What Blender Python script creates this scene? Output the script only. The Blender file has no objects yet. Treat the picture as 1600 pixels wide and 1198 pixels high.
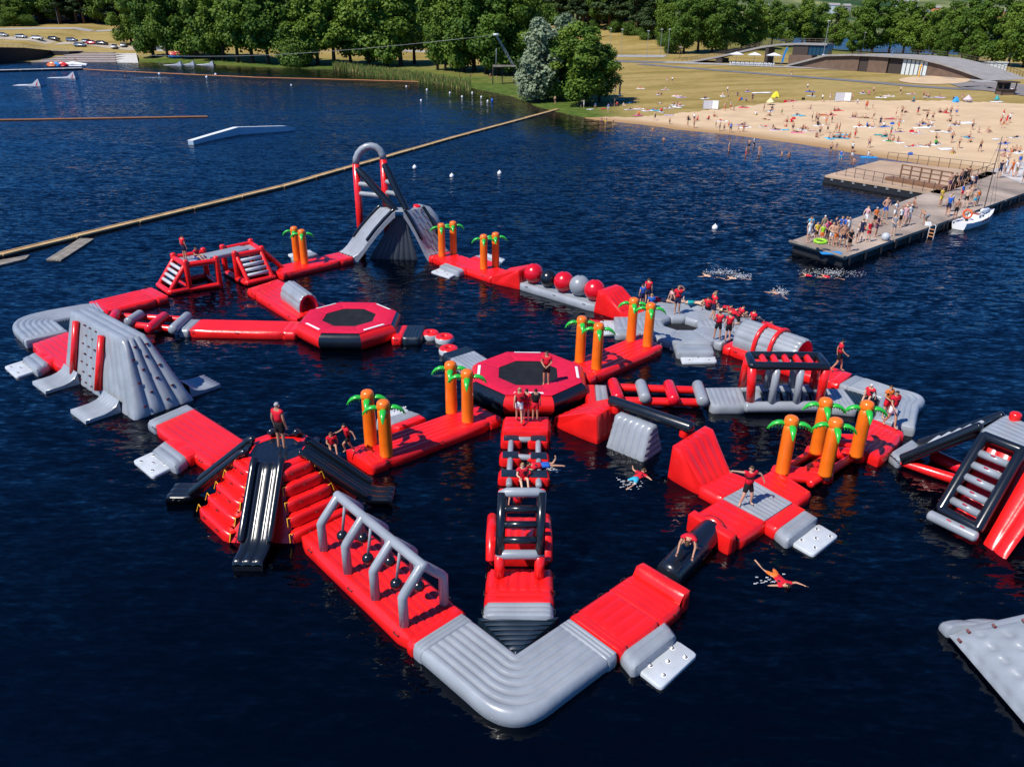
import bpy, math, random
from mathutils import Vector, Matrix
DEBUG = False
R = math.radians
rng = random.Random(7)
scene = bpy.context.scene
col = scene.collection
V = Vector
# ------------------------------------------------------------------ camera
CH, CF, CP, CR = 16.2, 1205.3, 0.43836, 0.0130
FWD = V((0, math.cos(CP), -math.sin(CP)))
_rt = V((1, 0, 0)); _up = _rt.cross(FWD)
RGT = math.cos(CR) * _rt + math.sin(CR) * _up
UPV = -math.sin(CR) * _rt + math.cos(CR) * _up
cam = bpy.data.cameras.new('camera')
cam.sensor_fit = 'HORIZONTAL'; cam.sensor_width = 36.0
cam.lens = 36.0 * CF / 1600.0
cam.clip_start = 0.5; cam.clip_end = 6000
camo = bpy.data.objects.new('camera', cam); col.objects.link(camo)
camo.matrix_world = Matrix(((RGT.x, UPV.x, -FWD.x, 0), (RGT.y, UPV.y, -FWD.y, 0), (RGT.z, UPV.z, -FWD.z, CH), (0, 0, 0, 1)))
scene.camera = camo
# ------------------------------------------------------------------ light
SUN_EL, SUN_AZ = R(52), math.atan2(-.81, -.59)      # azimuth clockwise from +y
SUN = V((math.sin(SUN_AZ) * math.cos(SUN_EL), math.cos(SUN_AZ) * math.cos(SUN_EL), math.sin(SUN_EL)))
world = bpy.data.worlds.new('World'); scene.world = world; world.use_nodes = True
wn = world.node_tree.nodes; wl = world.node_tree.links
sky = wn.new('ShaderNodeTexSky'); sky.sky_type = 'NISHITA'; sky.sun_disc = False
sky.sun_elevation = SUN_EL; sky.sun_rotation = SUN_AZ % (2 * math.pi)
sky.altitude = 100; sky.air_density = 1.0; sky.dust_density = 0.0; sky.ozone_density = 3.0
bg = wn['Background']; bg.inputs['Strength'].default_value = 0.105
tn = wn.new('ShaderNodeMix'); tn.data_type = 'RGBA'; tn.blend_type = 'MULTIPLY'; tn.inputs['Factor'].default_value = 1; tn.inputs['B'].default_value = (.17, .60, 1.15, 1)
wl.new(sky.outputs[0], tn.inputs['A']); wl.new(tn.outputs['Result'], bg.inputs[0])
sl = bpy.data.lights.new('sun', 'SUN'); sl.energy = 5.0; sl.angle = R(0.53); sl.color = (1.0, 0.95, 0.87)
so = bpy.data.objects.new('sun', sl); col.objects.link(so)
so.rotation_euler = SUN.to_track_quat('Z', 'Y').to_euler(); so.location = (0, 0, 60)
scene.view_settings.view_transform = 'Standard'; scene.view_settings.look = 'None'
scene.view_settings.exposure = 0.16; scene.view_settings.gamma = 1.0
scene.view_settings.use_curve_mapping = False
scene.cycles.max_bounces = 6; scene.cycles.diffuse_bounces = 2; scene.cycles.glossy_bounces = 3
scene.cycles.transparent_max_bounces = 6; scene.cycles.transmission_bounces = 2
scene.cycles.use_denoising = True
# ------------------------------------------------------------------ placing by photograph pixel
def ray(px, py):
 return FWD + (px - 800) / CF * RGT + (599 - py) / CF * UPV
def G(px, py, z=0.0):                   # where the pixel meets the level z
 d = ray(px, py); t = (z - CH) / d.z
 return V((d.x * t, d.y * t, z))
def at_depth(px, py, y):                # where the pixel meets the upright plane at distance y
 d = ray(px, py); t = y / d.y
 return V((d.x * t, y, CH + d.z * t))
def scale_at(p):                        # photograph pixels per metre at p
 return CF / ((V(p) - V((0, 0, CH))).dot(FWD))
# ------------------------------------------------------------------ materials
MATS = {}
def mat(name, c, rough=.5, spec=.5, coat=0., noise=.0, nscale=3., bump=0., bscale=8., metal=0., sheen=0.):
 if name in MATS: return MATS[name]
 m = bpy.data.materials.new(name); m.use_nodes = True
 n = m.node_tree.nodes; l = m.node_tree.links; b = n['Principled BSDF']
 b.inputs['Base Color'].default_value = (*c, 1); b.inputs['Roughness'].default_value = rough
 b.inputs['Specular IOR Level'].default_value = spec; b.inputs['Metallic'].default_value = metal
 b.inputs['Coat Weight'].default_value = coat; b.inputs['Coat Roughness'].default_value = .12
 tc = n.new('ShaderNodeTexCoord')
 if noise:
  t = n.new('ShaderNodeTexNoise'); t.inputs['Scale'].default_value = nscale; t.inputs['Detail'].default_value = 6
  l.new(tc.outputs['Object'], t.inputs['Vector'])
  r = n.new('ShaderNodeValToRGB')
  r.color_ramp.elements[0].position = .3; r.color_ramp.elements[1].position = .72
  r.color_ramp.elements[0].color = (*[x * (1 - noise) for x in c], 1)
  r.color_ramp.elements[1].color = (*[min(1, x * (1 + noise * .8)) for x in c], 1)
  l.new(t.outputs['Fac'], r.inputs['Fac']); l.new(r.outputs['Color'], b.inputs['Base Color'])
  ma = n.new('ShaderNodeMapRange'); ma.inputs['To Min'].default_value = rough * .75; ma.inputs['To Max'].default_value = min(1, rough * 1.3)
  l.new(t.outputs['Fac'], ma.inputs['Value']); l.new(ma.outputs['Result'], b.inputs['Roughness'])
 if bump:
  t = n.new('ShaderNodeTexNoise'); t.inputs['Scale'].default_value = bscale; t.inputs['Detail'].default_value = 4
  l.new(tc.outputs['Object'], t.inputs['Vector'])
  bm = n.new('ShaderNodeBump'); bm.inputs['Strength'].default_value = bump; bm.inputs['Distance'].default_value = .03
  l.new(t.outputs['Fac'], bm.inputs['Height']); l.new(bm.outputs['Normal'], b.inputs['Normal'])
 MATS[name] = m
 return m
def vinyl(name, c, rough=.3, **k):
 return mat(name, c, rough=rough, spec=.5, coat=.2, noise=k.get('noise', .15), nscale=1.1, bump=k.get('bump', .38), bscale=3.0)
RED = vinyl('red vinyl', (.80, .011, .010)); GREY = vinyl('grey vinyl', (.275, .30, .325), .36)
BLACK = vinyl('black vinyl', (.008, .011, .016), .24, bump=.1); ORANGE = vinyl('orange vinyl', (.90, .17, .008)); GREEN = vinyl('green vinyl', (.02, .42, .035))
CRIM = mat('crimson fabric', (.62, .008, .045), .6, .3, noise=.12, nscale=4)
MESHM = mat('black jump fabric', (.012, .013, .015), .75, .25, noise=.35, nscale=2, bump=.2, bscale=20)
SLAT = mat('dark mat', (.008, .02, .035), .4, .5, noise=.2, nscale=2)
WHITE = mat('white vinyl', (.78, .78, .78), .45, noise=.06); PAD = mat('pale pad vinyl', (.47, .50, .52), .5, noise=.10, bump=.1, bscale=40)
LRED = vinyl('red bolster vinyl', (.70, .006, .018), .26)
STRAP = mat('yellow strap', (.75, .36, .01), .6); HOLD = mat('hold maroon', (.10, .006, .01), .5); MARK = mat('black strap', (.01, .01, .012), .6)
DKGREY = mat('dark grey vinyl', (.05, .06, .075), .4)
# ------------------------------------------------------------------ objects
def tag(o, label=None, cat=None, group=None, kind=None):
 if label: o['label'] = label
 if cat: o['category'] = cat
 if group: o['group'] = group
 if kind: o['kind'] = kind
 return o
def empty(name, loc, label, cat, group=None, rz=0.):
 o = bpy.data.objects.new(name, None); col.objects.link(o); o.empty_display_size = .3
 o.location = loc; o.rotation_euler.z = rz
 return tag(o, label, cat, group)
def copy_tree(o, parent=None):
 c = o.copy(); col.objects.link(c); c.parent = parent
 for ch in list(o.children): copy_tree(ch, c)
 return c
class MB:
 """collects faces, then links them as one mesh object"""
 def __init__(s): s.v = []; s.f = []; s.m = []; s.sm = []
 def add(s, vs, fs, mi=0, smooth=True):
  o = len(s.v); s.v.extend([tuple(x) for x in vs])
  for f in fs: s.f.append(tuple(i + o for i in f)); s.m.append(mi); s.sm.append(smooth)
 def data(s, name, mats, at=None):
  me = bpy.data.meshes.new(name)
  vs = s.v if at is None else [(x - at[0], y - at[1], z - at[2]) for x, y, z in s.v]
  me.from_pydata(vs, [], s.f)
  for m in (mats if isinstance(mats, (list, tuple)) else [mats]): me.materials.append(m)
  me.polygons.foreach_set('material_index', s.m); me.polygons.foreach_set('use_smooth', s.sm)
  me.update(); return me
 def build(s, name, mats, parent=None, at=None):
  if parent is not None:
   root = parent
   while root.parent is not None: root = root.parent
   at = root.location.copy()
  o = bpy.data.objects.new(name, s.data(name, mats, at)); col.objects.link(o)
  if parent is not None: o.parent = parent
  elif at is not None: o.location = at
  return o
 # --- shapes
 def box(s, lo, hi, mi=0):
  x0, y0, z0 = lo; x1, y1, z1 = hi
  s.hexa([(x0, y0, z0), (x1, y0, z0), (x1, y1, z0), (x0, y1, z0)], [(x0, y0, z1), (x1, y0, z1), (x1, y1, z1), (x0, y1, z1)], mi)
 def hexa(s, b, t, mi=0):
  s.add(list(b) + list(t), [(3, 2, 1, 0), (4, 5, 6, 7), (0, 1, 5, 4), (1, 2, 6, 5), (2, 3, 7, 6), (3, 0, 4, 7)], mi, False)
 def bar(s, a, b, w, h, mi=0, up=(0, 0, 1)):
  a = V(a); b = V(b); d = (b - a).normalized(); u = V(up)
  if abs(d.dot(u)) > .98: u = V((1, 0, 0))
  x = d.cross(u).normalized(); y = x.cross(d)
  q = lambda p: [p - x * w / 2 - y * h / 2, p + x * w / 2 - y * h / 2, p + x * w / 2 + y * h / 2, p - x * w / 2 + y * h / 2]
  A = q(a); B = q(b)
  s.add(A + B, [(0, 1, 2, 3), (7, 6, 5, 4), (0, 4, 5, 1), (1, 5, 6, 2), (2, 6, 7, 3), (3, 7, 4, 0)], mi, False)
 def tube(s, pts, r, seg=12, mi=0, cap='dome', closed=False):
  pts = [V(p) for p in pts]; n = len(pts)
  rs = list(r) if isinstance(r, (list, tuple)) else [r] * n
  tans = []
  for i in range(n):
   if closed: t = pts[(i + 1) % n] - pts[i - 1]
   elif i == 0: t = pts[1] - pts[0]
   elif i == n - 1: t = pts[-1] - pts[-2]
   else: t = (pts[i + 1] - pts[i]).normalized() + (pts[i] - pts[i - 1]).normalized()
   tans.append(t.normalized())
  rings = []; t0 = tans[0]; u = V((0, 0, 1)) if abs(t0.z) < .9 else V((1, 0, 0)); x = t0.cross(u).normalized()
  for i in range(n):
   t = tans[i]; x = (x - t * x.dot(t)).normalized(); y = t.cross(x)
   k = 1.
   if not closed and 0 < i < n - 1:
    c = (pts[i + 1] - pts[i]).normalized().dot(t); k = 1 / max(.6, c)
   ring = []
   for j in range(seg):
    a = 2 * math.pi * j / seg
    ring.append(pts[i] + (x * math.cos(a) + y * math.sin(a)) * rs[i] * (1 if k == 1 else (k if False else 1)))
   rings.append((ring, pts[i], t, x, y, rs[i]))
  out = []
  def dome(rg, sgn):
   ring, p, t, x, y, rr = rg; res = []
   for a in (75, 50, 25):
    a = R(a); q = p + t * sgn * rr * math.cos(a) * .55; rad = rr * math.sin(a)
    res.append([q + (x * math.cos(2 * math.pi * j / seg) + y * math.sin(2 * math.pi * j / seg)) * rad for j in range(seg)])
   res.append(p + t * sgn * rr * .55)
   return res
  seq = [g[0] for g in rings]; tip0 = tip1 = None
  if not closed and cap == 'dome':
   d = dome(rings[0], -1); tip0 = d[3]; seq = [d[2], d[1], d[0]] + seq
   d = dome(rings[-1], 1); tip1 = d[3]; seq = seq + d[:3]
  vs = [p for rg in seq for p in rg]; fs = []
  m = len(seq)
  for i in range(m if closed else m - 1):
   i2 = (i + 1) % m
   for j in range(seg):
    j2 = (j + 1) % seg
    fs.append((i * seg + j, i * seg + j2, i2 * seg + j2, i2 * seg + j))
  if tip0 is not None:
   vs.append(tip0); k = len(vs) - 1; fs += [(k, (j + 1) % seg, j) for j in range(seg)]
   vs.append(tip1); k = len(vs) - 1; fs += [(k, (m - 1) * seg + j, (m - 1) * seg + (j + 1) % seg) for j in range(seg)]
  elif not closed and cap == 'flat':
   fs.append(tuple(reversed(range(seg)))); fs.append(tuple((m - 1) * seg + j for j in range(seg)))
  s.add(vs, fs, mi)
 def ball(s, c, r, seg=16, rings=10, mi=0, sz=1.):
  c = V(c); vs = [c + V((0, 0, r * sz))]; fs = []
  for i in range(1, rings):
   a = math.pi * i / rings
   for j in range(seg):
    b = 2 * math.pi * j / seg
    vs.append(c + V((r * math.sin(a) * math.cos(b), r * math.sin(a) * math.sin(b), r * sz * math.cos(a))))
  vs.append(c - V((0, 0, r * sz)))
  for j in range(seg): fs.append((0, 1 + j, 1 + (j + 1) % seg))
  for i in range(rings - 2):
   for j in range(seg):
    a = 1 + i * seg + j; b = 1 + i * seg + (j + 1) % seg
    fs.append((a, a + seg, b + seg, b))
  k = len(vs) - 1; o = 1 + (rings - 2) * seg
  for j in range(seg): fs.append((k, o + (j + 1) % seg, o + j))
  s.add(vs, fs, mi)
 def puff(s, A, B, C, D, nu=1, nv=0, amp=.05, mi=0, seg=6, res=6, away=None, fade=.10, pw=.5, wob=.012):
  """a quad A B C D blown up into nu ribs that run from AB to DC (or nv ribs across them)"""
  A, B, C, D = V(A), V(B), V(C), V(D)
  n = (C - A).cross(D - B)
  if n.length < 1e-9: return
  n.normalize()
  if away is not None and n.dot((A + B + C + D) / 4 - V(away)) < 0:
   A, B, C, D = B, A, D, C; n = -n
  if away is None and n.z < 0:
   A, B, C, D = B, A, D, C; n = -n
  if nv: U = max(3, res); W = nv * seg
  else: U = nu * seg; W = max(3, res)
  LU = ((B - A).length + (C - D).length) / 2; LV = ((D - A).length + (C - B).length) / 2
  ph = rng.random() * 9
  vs = []; fs = []
  for j in range(W + 1):
   v = j / W
   if not nv:  # crowd the samples to the ends where the ribs close
    v = .5 - .5 * math.cos(math.pi * v)
   for i in range(U + 1):
    u = i / U
    if nv: u = .5 - .5 * math.cos(math.pi * u)
    p = (A * (1 - u) + B * u) * (1 - v) + (D * (1 - u) + C * u) * v
    t = (u * nu) % 1. if not nv else (v * nv) % 1.
    h = max(0., 1 - (2 * t - 1) ** 2) ** pw
    e = (min(v, 1 - v) * LV if not nv else min(u, 1 - u) * LU) / fade
    h *= min(1., e) ** .5 if e < 1 else 1.
    w = wob * math.sin(ph + 5 * u * LU * .7 + 3.1 * v * LV) * min(1, min(u, 1 - u) * 6) * min(1, min(v, 1 - v) * 6)
    vs.append(p + n * (amp * h + w * .5))
  for j in range(W):
   for i in range(U):
    a = j * (U + 1) + i; fs.append((a, a + 1, a + U + 2, a + U + 1))
  s.add(vs, fs, mi)
 def slab(s, A, B, C, D, h0, h1, ribs=6, bands=(), amp=.05, side=.13, mi=0, smi=None, z0=-.12, cross=False):
  """an air-filled deck; AB is its start. bands: (fraction, number of ribs across, material) from the start on; h0, h1 the top at start and end"""
  A, B, C, D = [V((p[0], p[1], 0)) for p in (A, B, C, D)]
  n = (C - A).cross(D - B)
  if n.z < 0: A, B, C, D = B, A, D, C
  smi = mi if smi is None else smi
  ctr = (A + B + C + D) / 4; ctr.z = (h0 + h1) / 4
  L = lambda f: (A + (D - A) * f, B + (C - B) * f, h0 + (h1 - h0) * f)
  cuts = list(bands) if bands else [(1., 0, mi)]
  f0 = 0.
  for f, nv, m in cuts:
   a, b, ha = L(f0); d, c, hd = L(f)
   tp = lambda p, h: V((p.x, p.y, h))
   if nv: s.puff(tp(a, ha), tp(b, ha), tp(c, hd), tp(d, hd), nv=nv, amp=amp, mi=m, res=8)
   else: s.puff(tp(a, ha), tp(b, ha), tp(c, hd), tp(d, hd), nu=ribs, amp=amp, mi=m, res=8)
   zz = V((0, 0, z0))
   s.puff(a + zz, d + zz, tp(d, hd), tp(a, ha), nv=1, amp=side, mi=m if m != mi else smi, away=ctr, seg=8, fade=.05)
   s.puff(b + zz, c + zz, tp(c, hd), tp(b, ha), nv=1, amp=side, mi=m if m != mi else smi, away=ctr, seg=8, fade=.05)
   f0 = f
  zz = V((0, 0, z0)); e = side * .45
  s.puff(A + zz, B + zz, V((B.x, B.y, h0)), V((A.x, A.y, h0)), nv=1, amp=e, mi=cuts[0][2], away=ctr, seg=6)
  s.puff(D + zz, C + zz, V((C.x, C.y, h1)), V((D.x, D.y, h1)), nv=1, amp=e, mi=cuts[-1][2], away=ctr, seg=6)
def para(a, b, d): return V(b) + V(d) - V(a)
DZ = .42
# ================================================================== the inflatable course
INF = 'inflatable modules of the water course'
def g2(p, z=DZ): return G(p[0], p[1], z)
def mid(*ps):
 s = V((0, 0, 0))
 for p in ps: s = s + V(p)
 return s / len(ps)
def ground0(p): return V((p.x, p.y, 0))
def straps(t, A, B, C, D, h):
 # black webbing handles on the sides of a deck
 c = mid(A, B, C, D)
 for a, b in ((A, D), (B, C)):
  for f in (.12, .5, .88):
   p = V(a) + (V(b) - V(a)) * f; o = p - c; e = (V(b) - V(a)).normalized(); o = o - e * o.dot(e); o.z = 0; o.normalize(); p = V((p.x, p.y, h - .06)) + o * .10
   m = MB(); m.tube([p - e * .11, p - e * .09 + o * .05, p + e * .09 + o * .05, p + e * .11], .016, 5); m.build('side_handle', [MARK], t)
def deck(name, label, a, b, d, ribs=6, bands=(), mats=None, h=DZ, group=INF, cat='deck', c=None, **k):
 A, B, D = g2(a, h), g2(b, h), g2(d, h); C = g2(c, h) if c else para(A, B, D)
 t = empty(name, ground0(mid(A, B, C, D)), label, cat, group)
 m = MB(); m.slab(A, B, C, D, h, h, ribs=ribs, bands=bands, **k)
 m.build('air_cushion', mats or [RED, GREY, SLAT], t); straps(t, A, B, C, D, h)
 return t, (A, B, C, D)
def strap_patch(t, p, ax, s=.085):
 m = MB(); z = p.z
 n = 12; vs = [(p.x, p.y, z + .012)] + [(p.x + s * math.cos(6.2832 * i / n), p.y + s * math.sin(6.2832 * i / n), z + .008) for i in range(n)]
 m.add(vs, [(0, 1 + i, 1 + (i + 1) % n) for i in range(n)], 0, False)
 b = V((ax.y, -ax.x, 0)); q = V((p.x, p.y, z + .025)); k = s * .42
 m.tube([q - ax * k + b * k, q - ax * k - b * k * .3, q - ax * k * .4 - b * k, q + ax * k * .4 - b * k, q + ax * k - b * k * .3], .016, seg=5, mi=1)
 return m.build('strap_handle', [WHITE, MARK], t)
def boarding(label, ext, step, pad, n=5, sh=.36, group='boarding platforms on the side of the course'):
 """step and pad: pixel corners (two near the deck, then two farther out)"""
 S = [g2(p, sh) for p in step]
 t = empty('boarding_platform', ground0(mid(*S)), label, 'boarding platform', group)
 if ext:
  m = MB(); E_ = [g2(p, DZ) for p in ext]; m.slab(*E_, DZ, DZ, ribs=2, side=.1); m.build('red_landing', [RED], t)
 m = MB(); m.slab(*S, sh, sh, ribs=0, bands=((1., 2, 0),), side=.12, amp=.06); m.build('step_cushion', [GREY], t)
 P_ = [g2(p, .12) for p in pad]
 m = MB(); c = mid(*P_)
 # rounded corners
 out = []
 for i in range(4):
  p, q, r = P_[i - 1], P_[i], P_[(i + 1) % 4]
  a = q + (p - q).normalized() * .14; b = q + (r - q).normalized() * .14
  out += [a, (a + b + q * 2) / 4, b]
 if (out[3] - out[0]).cross(out[6] - out[3]).z < 0: out.reverse()
 k = len(out); vs = []
 for s_, z in ((1, -.06), (1.0, .06), (.985, .105), (.95, .12)): vs += [c + (p - c) * s_ + V((0, 0, z - .12)) for p in out]
 vs = [V((p.x, p.y, p.z)) for p in vs]
 fs = [tuple(3 * k + i for i in range(k))]
 for r_ in range(3):
  for i in range(k):
   j = (i + 1) % k; fs.append((r_ * k + i, r_ * k + j, (r_ + 1) * k + j, (r_ + 1) * k + i))
 m.add(vs, fs, 0, True); m.build('pad', [PAD], t)
 ax = (P_[1] - P_[0]); ay = (P_[3] - P_[0])
 for u, v in ((.22, .2), (.78, .2), (.5, .5), (.22, .8), (.78, .8)):
  q = P_[0] + ax * u + ay * v; strap_patch(t, V((q.x, q.y, .122)), ax.normalized())
 return t
# ------------------------------------------------------------------ corner pieces
def corner(label, oL, iL, I, iR, oR, k=.45, n=7, slats=None, rev=False):
 I, iL, iR, oL, oR = [g2(p) for p in (I, iL, iR, oL, oR)]
 t = empty('corner_deck', ground0(I), label, 'corner deck', INF)
 wL = (oL - iL).length; wR = (oR - iR).length; w = (wL + wR) / 2
 dL = (iL - I).normalized(); dR = (iR - I).normalized()
 nL = (oL - iL) - dL * (oL - iL).dot(dL); nL.normalize(); nR = (oR - iR) - dR * (oR - iR).dot(dR); nR.normalize()
 a0 = math.atan2(nL.y, nL.x); a1 = math.atan2(nR.y, nR.x)
 da = (a1 - a0 + math.pi) % (2 * math.pi) - math.pi
 NA = 16; seg = 5; ns = n * seg
 def arc(d, i):
  f = i / NA * math.pi / 2; p = 2 + .9 * (d / w)
  x = max(0, math.cos(f)) ** (2 / p); y = max(0, math.sin(f)) ** (2 / p)
  return I + nL * (d * x) + nR * (d * y)
 def path(d):        # left end ... I ... right end
  pts = []
  eb = .42
  sL = iL + nL * d; sR = iR + nR * d
  bL = (I + nL * d); bR = (I + nR * d)
  L = (sL - bL).length; Rr = (sR - bR).length
  for f in (eb / L, .3 if L > 1 else .6, .6): pts.append(sL + (bL - sL) * max(eb / L, f) if L > .1 else bL)
  for i in range(NA + 1):
   pts.append(arc(d, i))
  for f in (.6, .3, eb / Rr): pts.append(sR + (bR - sR) * max(eb / Rr, f))
  return pts
 m = MB(); rows = []
 for j in range(ns + 1):
  d = w * j / ns; tt = (j % seg) / seg; z = DZ + .07 * max(0, 1 - (2 * tt - 1) ** 2) ** .5
  pt = path(max(d, 1e-3)); rows.append([V((p.x, p.y, DZ + (z - DZ) * (.25 if i in (0, len(pt) - 1) else 1))) for i, p in enumerate(pt)])
 for sgn, lst in ((0, (( .04, .36), (.07, .26), (.07, .14), (.0, -.1))),):
  for off, z in lst: rows.append([V((p.x, p.y, z)) for p in path(w + off)])
 front = [[V((p.x, p.y, z)) for p in path(1e-3)] for z in (-.1,)]
 rows = front + rows
 N = len(rows[0]); vs = [p for r_ in rows for p in r_]; fs = []
 for i in range(len(rows) - 1):
  for j in range(N - 1):
   q = (i * N + j, i * N + j + 1, (i + 1) * N + j + 1, (i + 1) * N + j); fs.append(q if da > 0 else q[::-1])
 m.add(vs, [f[::-1] for f in fs], 0, True)
 for s_, o_, nn, i_ in ((iL, iL + nL * w, nL, dL), (iR, iR + nR * w, nR, dR)):
  p0, p1 = s_ - i_ * .42, o_ - i_ * .42
  m.slab(s_, o_, p1, p0, DZ, DZ, ribs=0, bands=((1., 3, 0),), amp=.05, side=.08)
 m.build('air_cushion', [GREY], t)
 if slats:
  # dark mat of cross slats that fills the inner angle
  q = [g2(p, .30) for p in slats]                         # two points on the open side, then the inner corner
  m = MB(); nb = 8
  for i in range(nb):
   f0, f1 = i / nb + .012, (i + 1) / nb - .012
   A = q[0] + (q[2] - q[0]) * f0; B = q[1] + (q[2] - q[1]) * f0; C = q[1] + (q[2] - q[1]) * f1; D = q[0] + (q[2] - q[0]) * f1
   if (A - B).length < .05: continue
   bm = MB(); bm.puff(A, B, C, D, nv=1, amp=.05, seg=4, res=3, fade=.04)
   dn = V((0, 0, -.25))
   bm.hexa([A + dn, B + dn, C + dn, D + dn] if (B - A).cross(D - A).z > 0 else [D + dn, C + dn, B + dn, A + dn], [A, B, C, D] if (B - A).cross(D - A).z > 0 else [D, C, B, A])
   bm.build('slat', [SLAT], t)
 return t
corner('grey V-shaped corner deck at the front tip with black slats in its angle', (649, 1006), (722, 958), (806, 1022), (890, 966), (965, 1020), slats=((746, 963), (874, 963), (806, 1023)))
corner('grey rounded corner deck at the far left beside the climbing wall', (51, 536), (106, 518), (86, 501), (163, 487), (139, 474), slats=((123, 491), (106, 519), (86, 501)))
corner('grey rounded corner deck at the right edge of the course', (1337, 583), (1312, 600), (1376, 622), (1366, 655), (1411, 674), slats=((1319, 608), (1342, 641), (1376, 622)))
# ------------------------------------------------------------------ decks
LB = ((.09, 2, 0), (.91, 0, 0), (1., 2, 0))
deck('deck', 'long red deck under the four grey wrecking-ball arches', (649, 1008), (724, 957), (471, 838), ribs=7, bands=((.05, 1, 0), (1., 0, 0)))
t, (A, B, C_, D) = deck('deck', 'red deck with a raised lip at the front right, facing the black roller', (967, 1017), (893, 964), (1062, 944), ribs=5, bands=((.12, 2, 0), (.62, 0, 0), (1., 4, 0)), amp=.035)
def lip(t, D, C_, dirv, h=.70, ln=.5, name='raised_lip'):
 m = MB(); d = dirv.normalized()
 z = lambda p, h_: V((p.x, p.y, h_))
 D0, C0 = ground0(D), ground0(C_); D1, C1 = D0 + d * ln, C0 + d * ln
 ctr = (D0 + C1) / 2 + V((0, 0, .3)); a = d * .16
 m.puff(z(D0, DZ), z(C0, DZ), z(C0 + a, h), z(D0 + a, h), nv=1, amp=.04, away=ctr); m.puff(z(D0 + a, h), z(C0 + a, h), z(C1, h - .04), z(D1, h - .04), nv=1, amp=.06, away=ctr)
 m.puff(z(D1, -.1), z(C1, -.1), z(C1, h - .04), z(D1, h - .04), nv=1, amp=.05, away=ctr)
 m.puff(z(D0, -.1), z(D1, -.1), z(D1, h - .04), z(D0 + a, h), nu=1, amp=.05, away=ctr); m.puff(z(C0, -.1), z(C1, -.1), z(C1, h - .04), z(C0 + a, h), nu=1, amp=.05, away=ctr)
 return m.build(name, [RED], t)
lip(t, D, C_, D - A)
boarding('grey boarding pad nearest the front tip, beside the red lip deck', None, [(1038, 972), (974, 1018), (993, 1042), (1054, 993)], [(1057, 998), (996, 1046), (1033, 1075), (1091, 1021)])
deck('deck', 'short red deck with a grey end below the black climbing ladder', (760, 962), (860, 962), (767, 889), ribs=6, bands=((.27, 3, 1), (.52, 2, 0), (1., 0, 0)))
t, _ = deck('deck', 'red landing step at the foot of the trampoline in the middle', (787, 674), (856, 674), (790, 651), h=.55, ribs=0, bands=((1., 3, 0),))
deck('deck', 'red deck with a grey end between climbing wall and slide tower', (233, 657), (292, 632), (330, 725), ribs=6, bands=((.12, 2, 1), (1., 0, 0)))
boarding('pale boarding pad at the left, between climbing wall and slide tower', [(276, 683), (312, 705), (292, 714), (259, 689)], [(258, 689), (291, 714), (273, 728), (240, 703)], [(240, 704), (272, 728), (238, 745), (207, 719)])
deck('deck', 'red deck at the far left corner, running behind the climbing wall', (51, 537), (106, 518.5), (103, 578), ribs=6)
boarding('pale boarding pad at the far left edge of the course', [(66, 548), (93, 561), (76, 566), (55, 551)], [(55, 551), (75, 567), (57, 578), (36, 560)], [(38, 562), (58, 578), (25, 589), (6, 572)])
deck('deck', 'red deck leading from the left corner to the ladder frame', (139, 472), (163, 487), (237, 449), ribs=6, bands=((.08, 1, 0), (.8, 0, 0), (1., 2, 0)))
deck('deck', 'red deck under the small grey tunnel', (388, 451), (434, 436), (464, 498), ribs=6, bands=((.15, 1, 0), (1., 0, 0)))
deck('deck', 'long red deck leading to the left trampoline from the bolster ladder', (279, 515), (297, 499), (463, 519), ribs=6, bands=((.09, 2, 1), (.88, 0, 0), (1., 2, 0)))
deck('deck', 'short deck half red, half black slats, right of the left trampoline', (612, 527), (621, 508.5), (657, 527), ribs=0, bands=((.36, 2, 0), (1., 5, 2)))
deck('deck', 'grey deck with black slats beside the floating rings', (693, 552), (729, 541), (739, 582), ribs=6, bands=((.26, 4, 2), (.38, 0, 1), (.9, 0, 1), (1., 1, 1)), smi=0, amp=.03)
deck('deck', 'red deck carrying four palms left of the middle trampoline', (578, 727), (541, 703), (782, 651), ribs=6, bands=((.12, 3, 0), (.9, 0, 0), (1., 1, 0)))
boarding('pale boarding pad behind the palms of the middle left deck', [(612, 664), (656, 648), (664, 653), (625, 668)], [(613, 663), (656, 647), (641, 642), (588, 658)], [(588, 657), (641, 642), (630, 635), (592, 645)])
deck('deck', 'red deck carrying four palms right of the middle trampoline', (918, 592), (885, 569), (1035, 541), ribs=6, bands=((.1, 2, 0), (1., 0, 0)))
def fourth(a, d, w):                    # the deck edge w metres to the left of a -> d
 A, D = g2(a), g2(d); v = (D - A).normalized(); n = V((-v.y, v.x, 0)) * w
 return A, A + n, D + n, D
def deckw(label, a, d, w=1.8, mats=None, **k):
 A, B, C_, D = fourth(a, d, w)
 t = empty('deck', ground0(mid(A, B, C_, D)), label, 'deck', INF)
 m = MB(); m.slab(A, B, C_, D, DZ, DZ, **k); m.build('air_cushion', mats or [RED, GREY, SLAT], t); straps(t, A, B, C_, D, DZ)
 return t, (A, B, C_, D)
deckw('grey deck in the back under the row of five big balls', (811, 442), (929, 477), 1.7, mats=[GREY], ribs=5)
deckw('red deck at the back carrying four palms beside the slide tower', (671, 400), (768, 433), 1.85, ribs=8, bands=((.06, 1, 0), (.94, 0, 0), (1., 1, 0)), amp=.03)
boarding('pale boarding pad in front of the back palm deck', [(697, 411), (726, 421), (735, 419), (706, 408)], [(697, 411), (725, 421), (715, 425), (688, 415)], [(688, 418), (717, 426), (702, 433.5), (673, 424)])
boarding('pale boarding pad behind the back palm deck', [(736, 403), (768, 414), (776, 411), (742, 400)], [(742, 400), (778, 411), (782, 409), (750, 398.5)], [(750, 398), (784, 409), (790, 405), (760, 395)])
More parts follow.
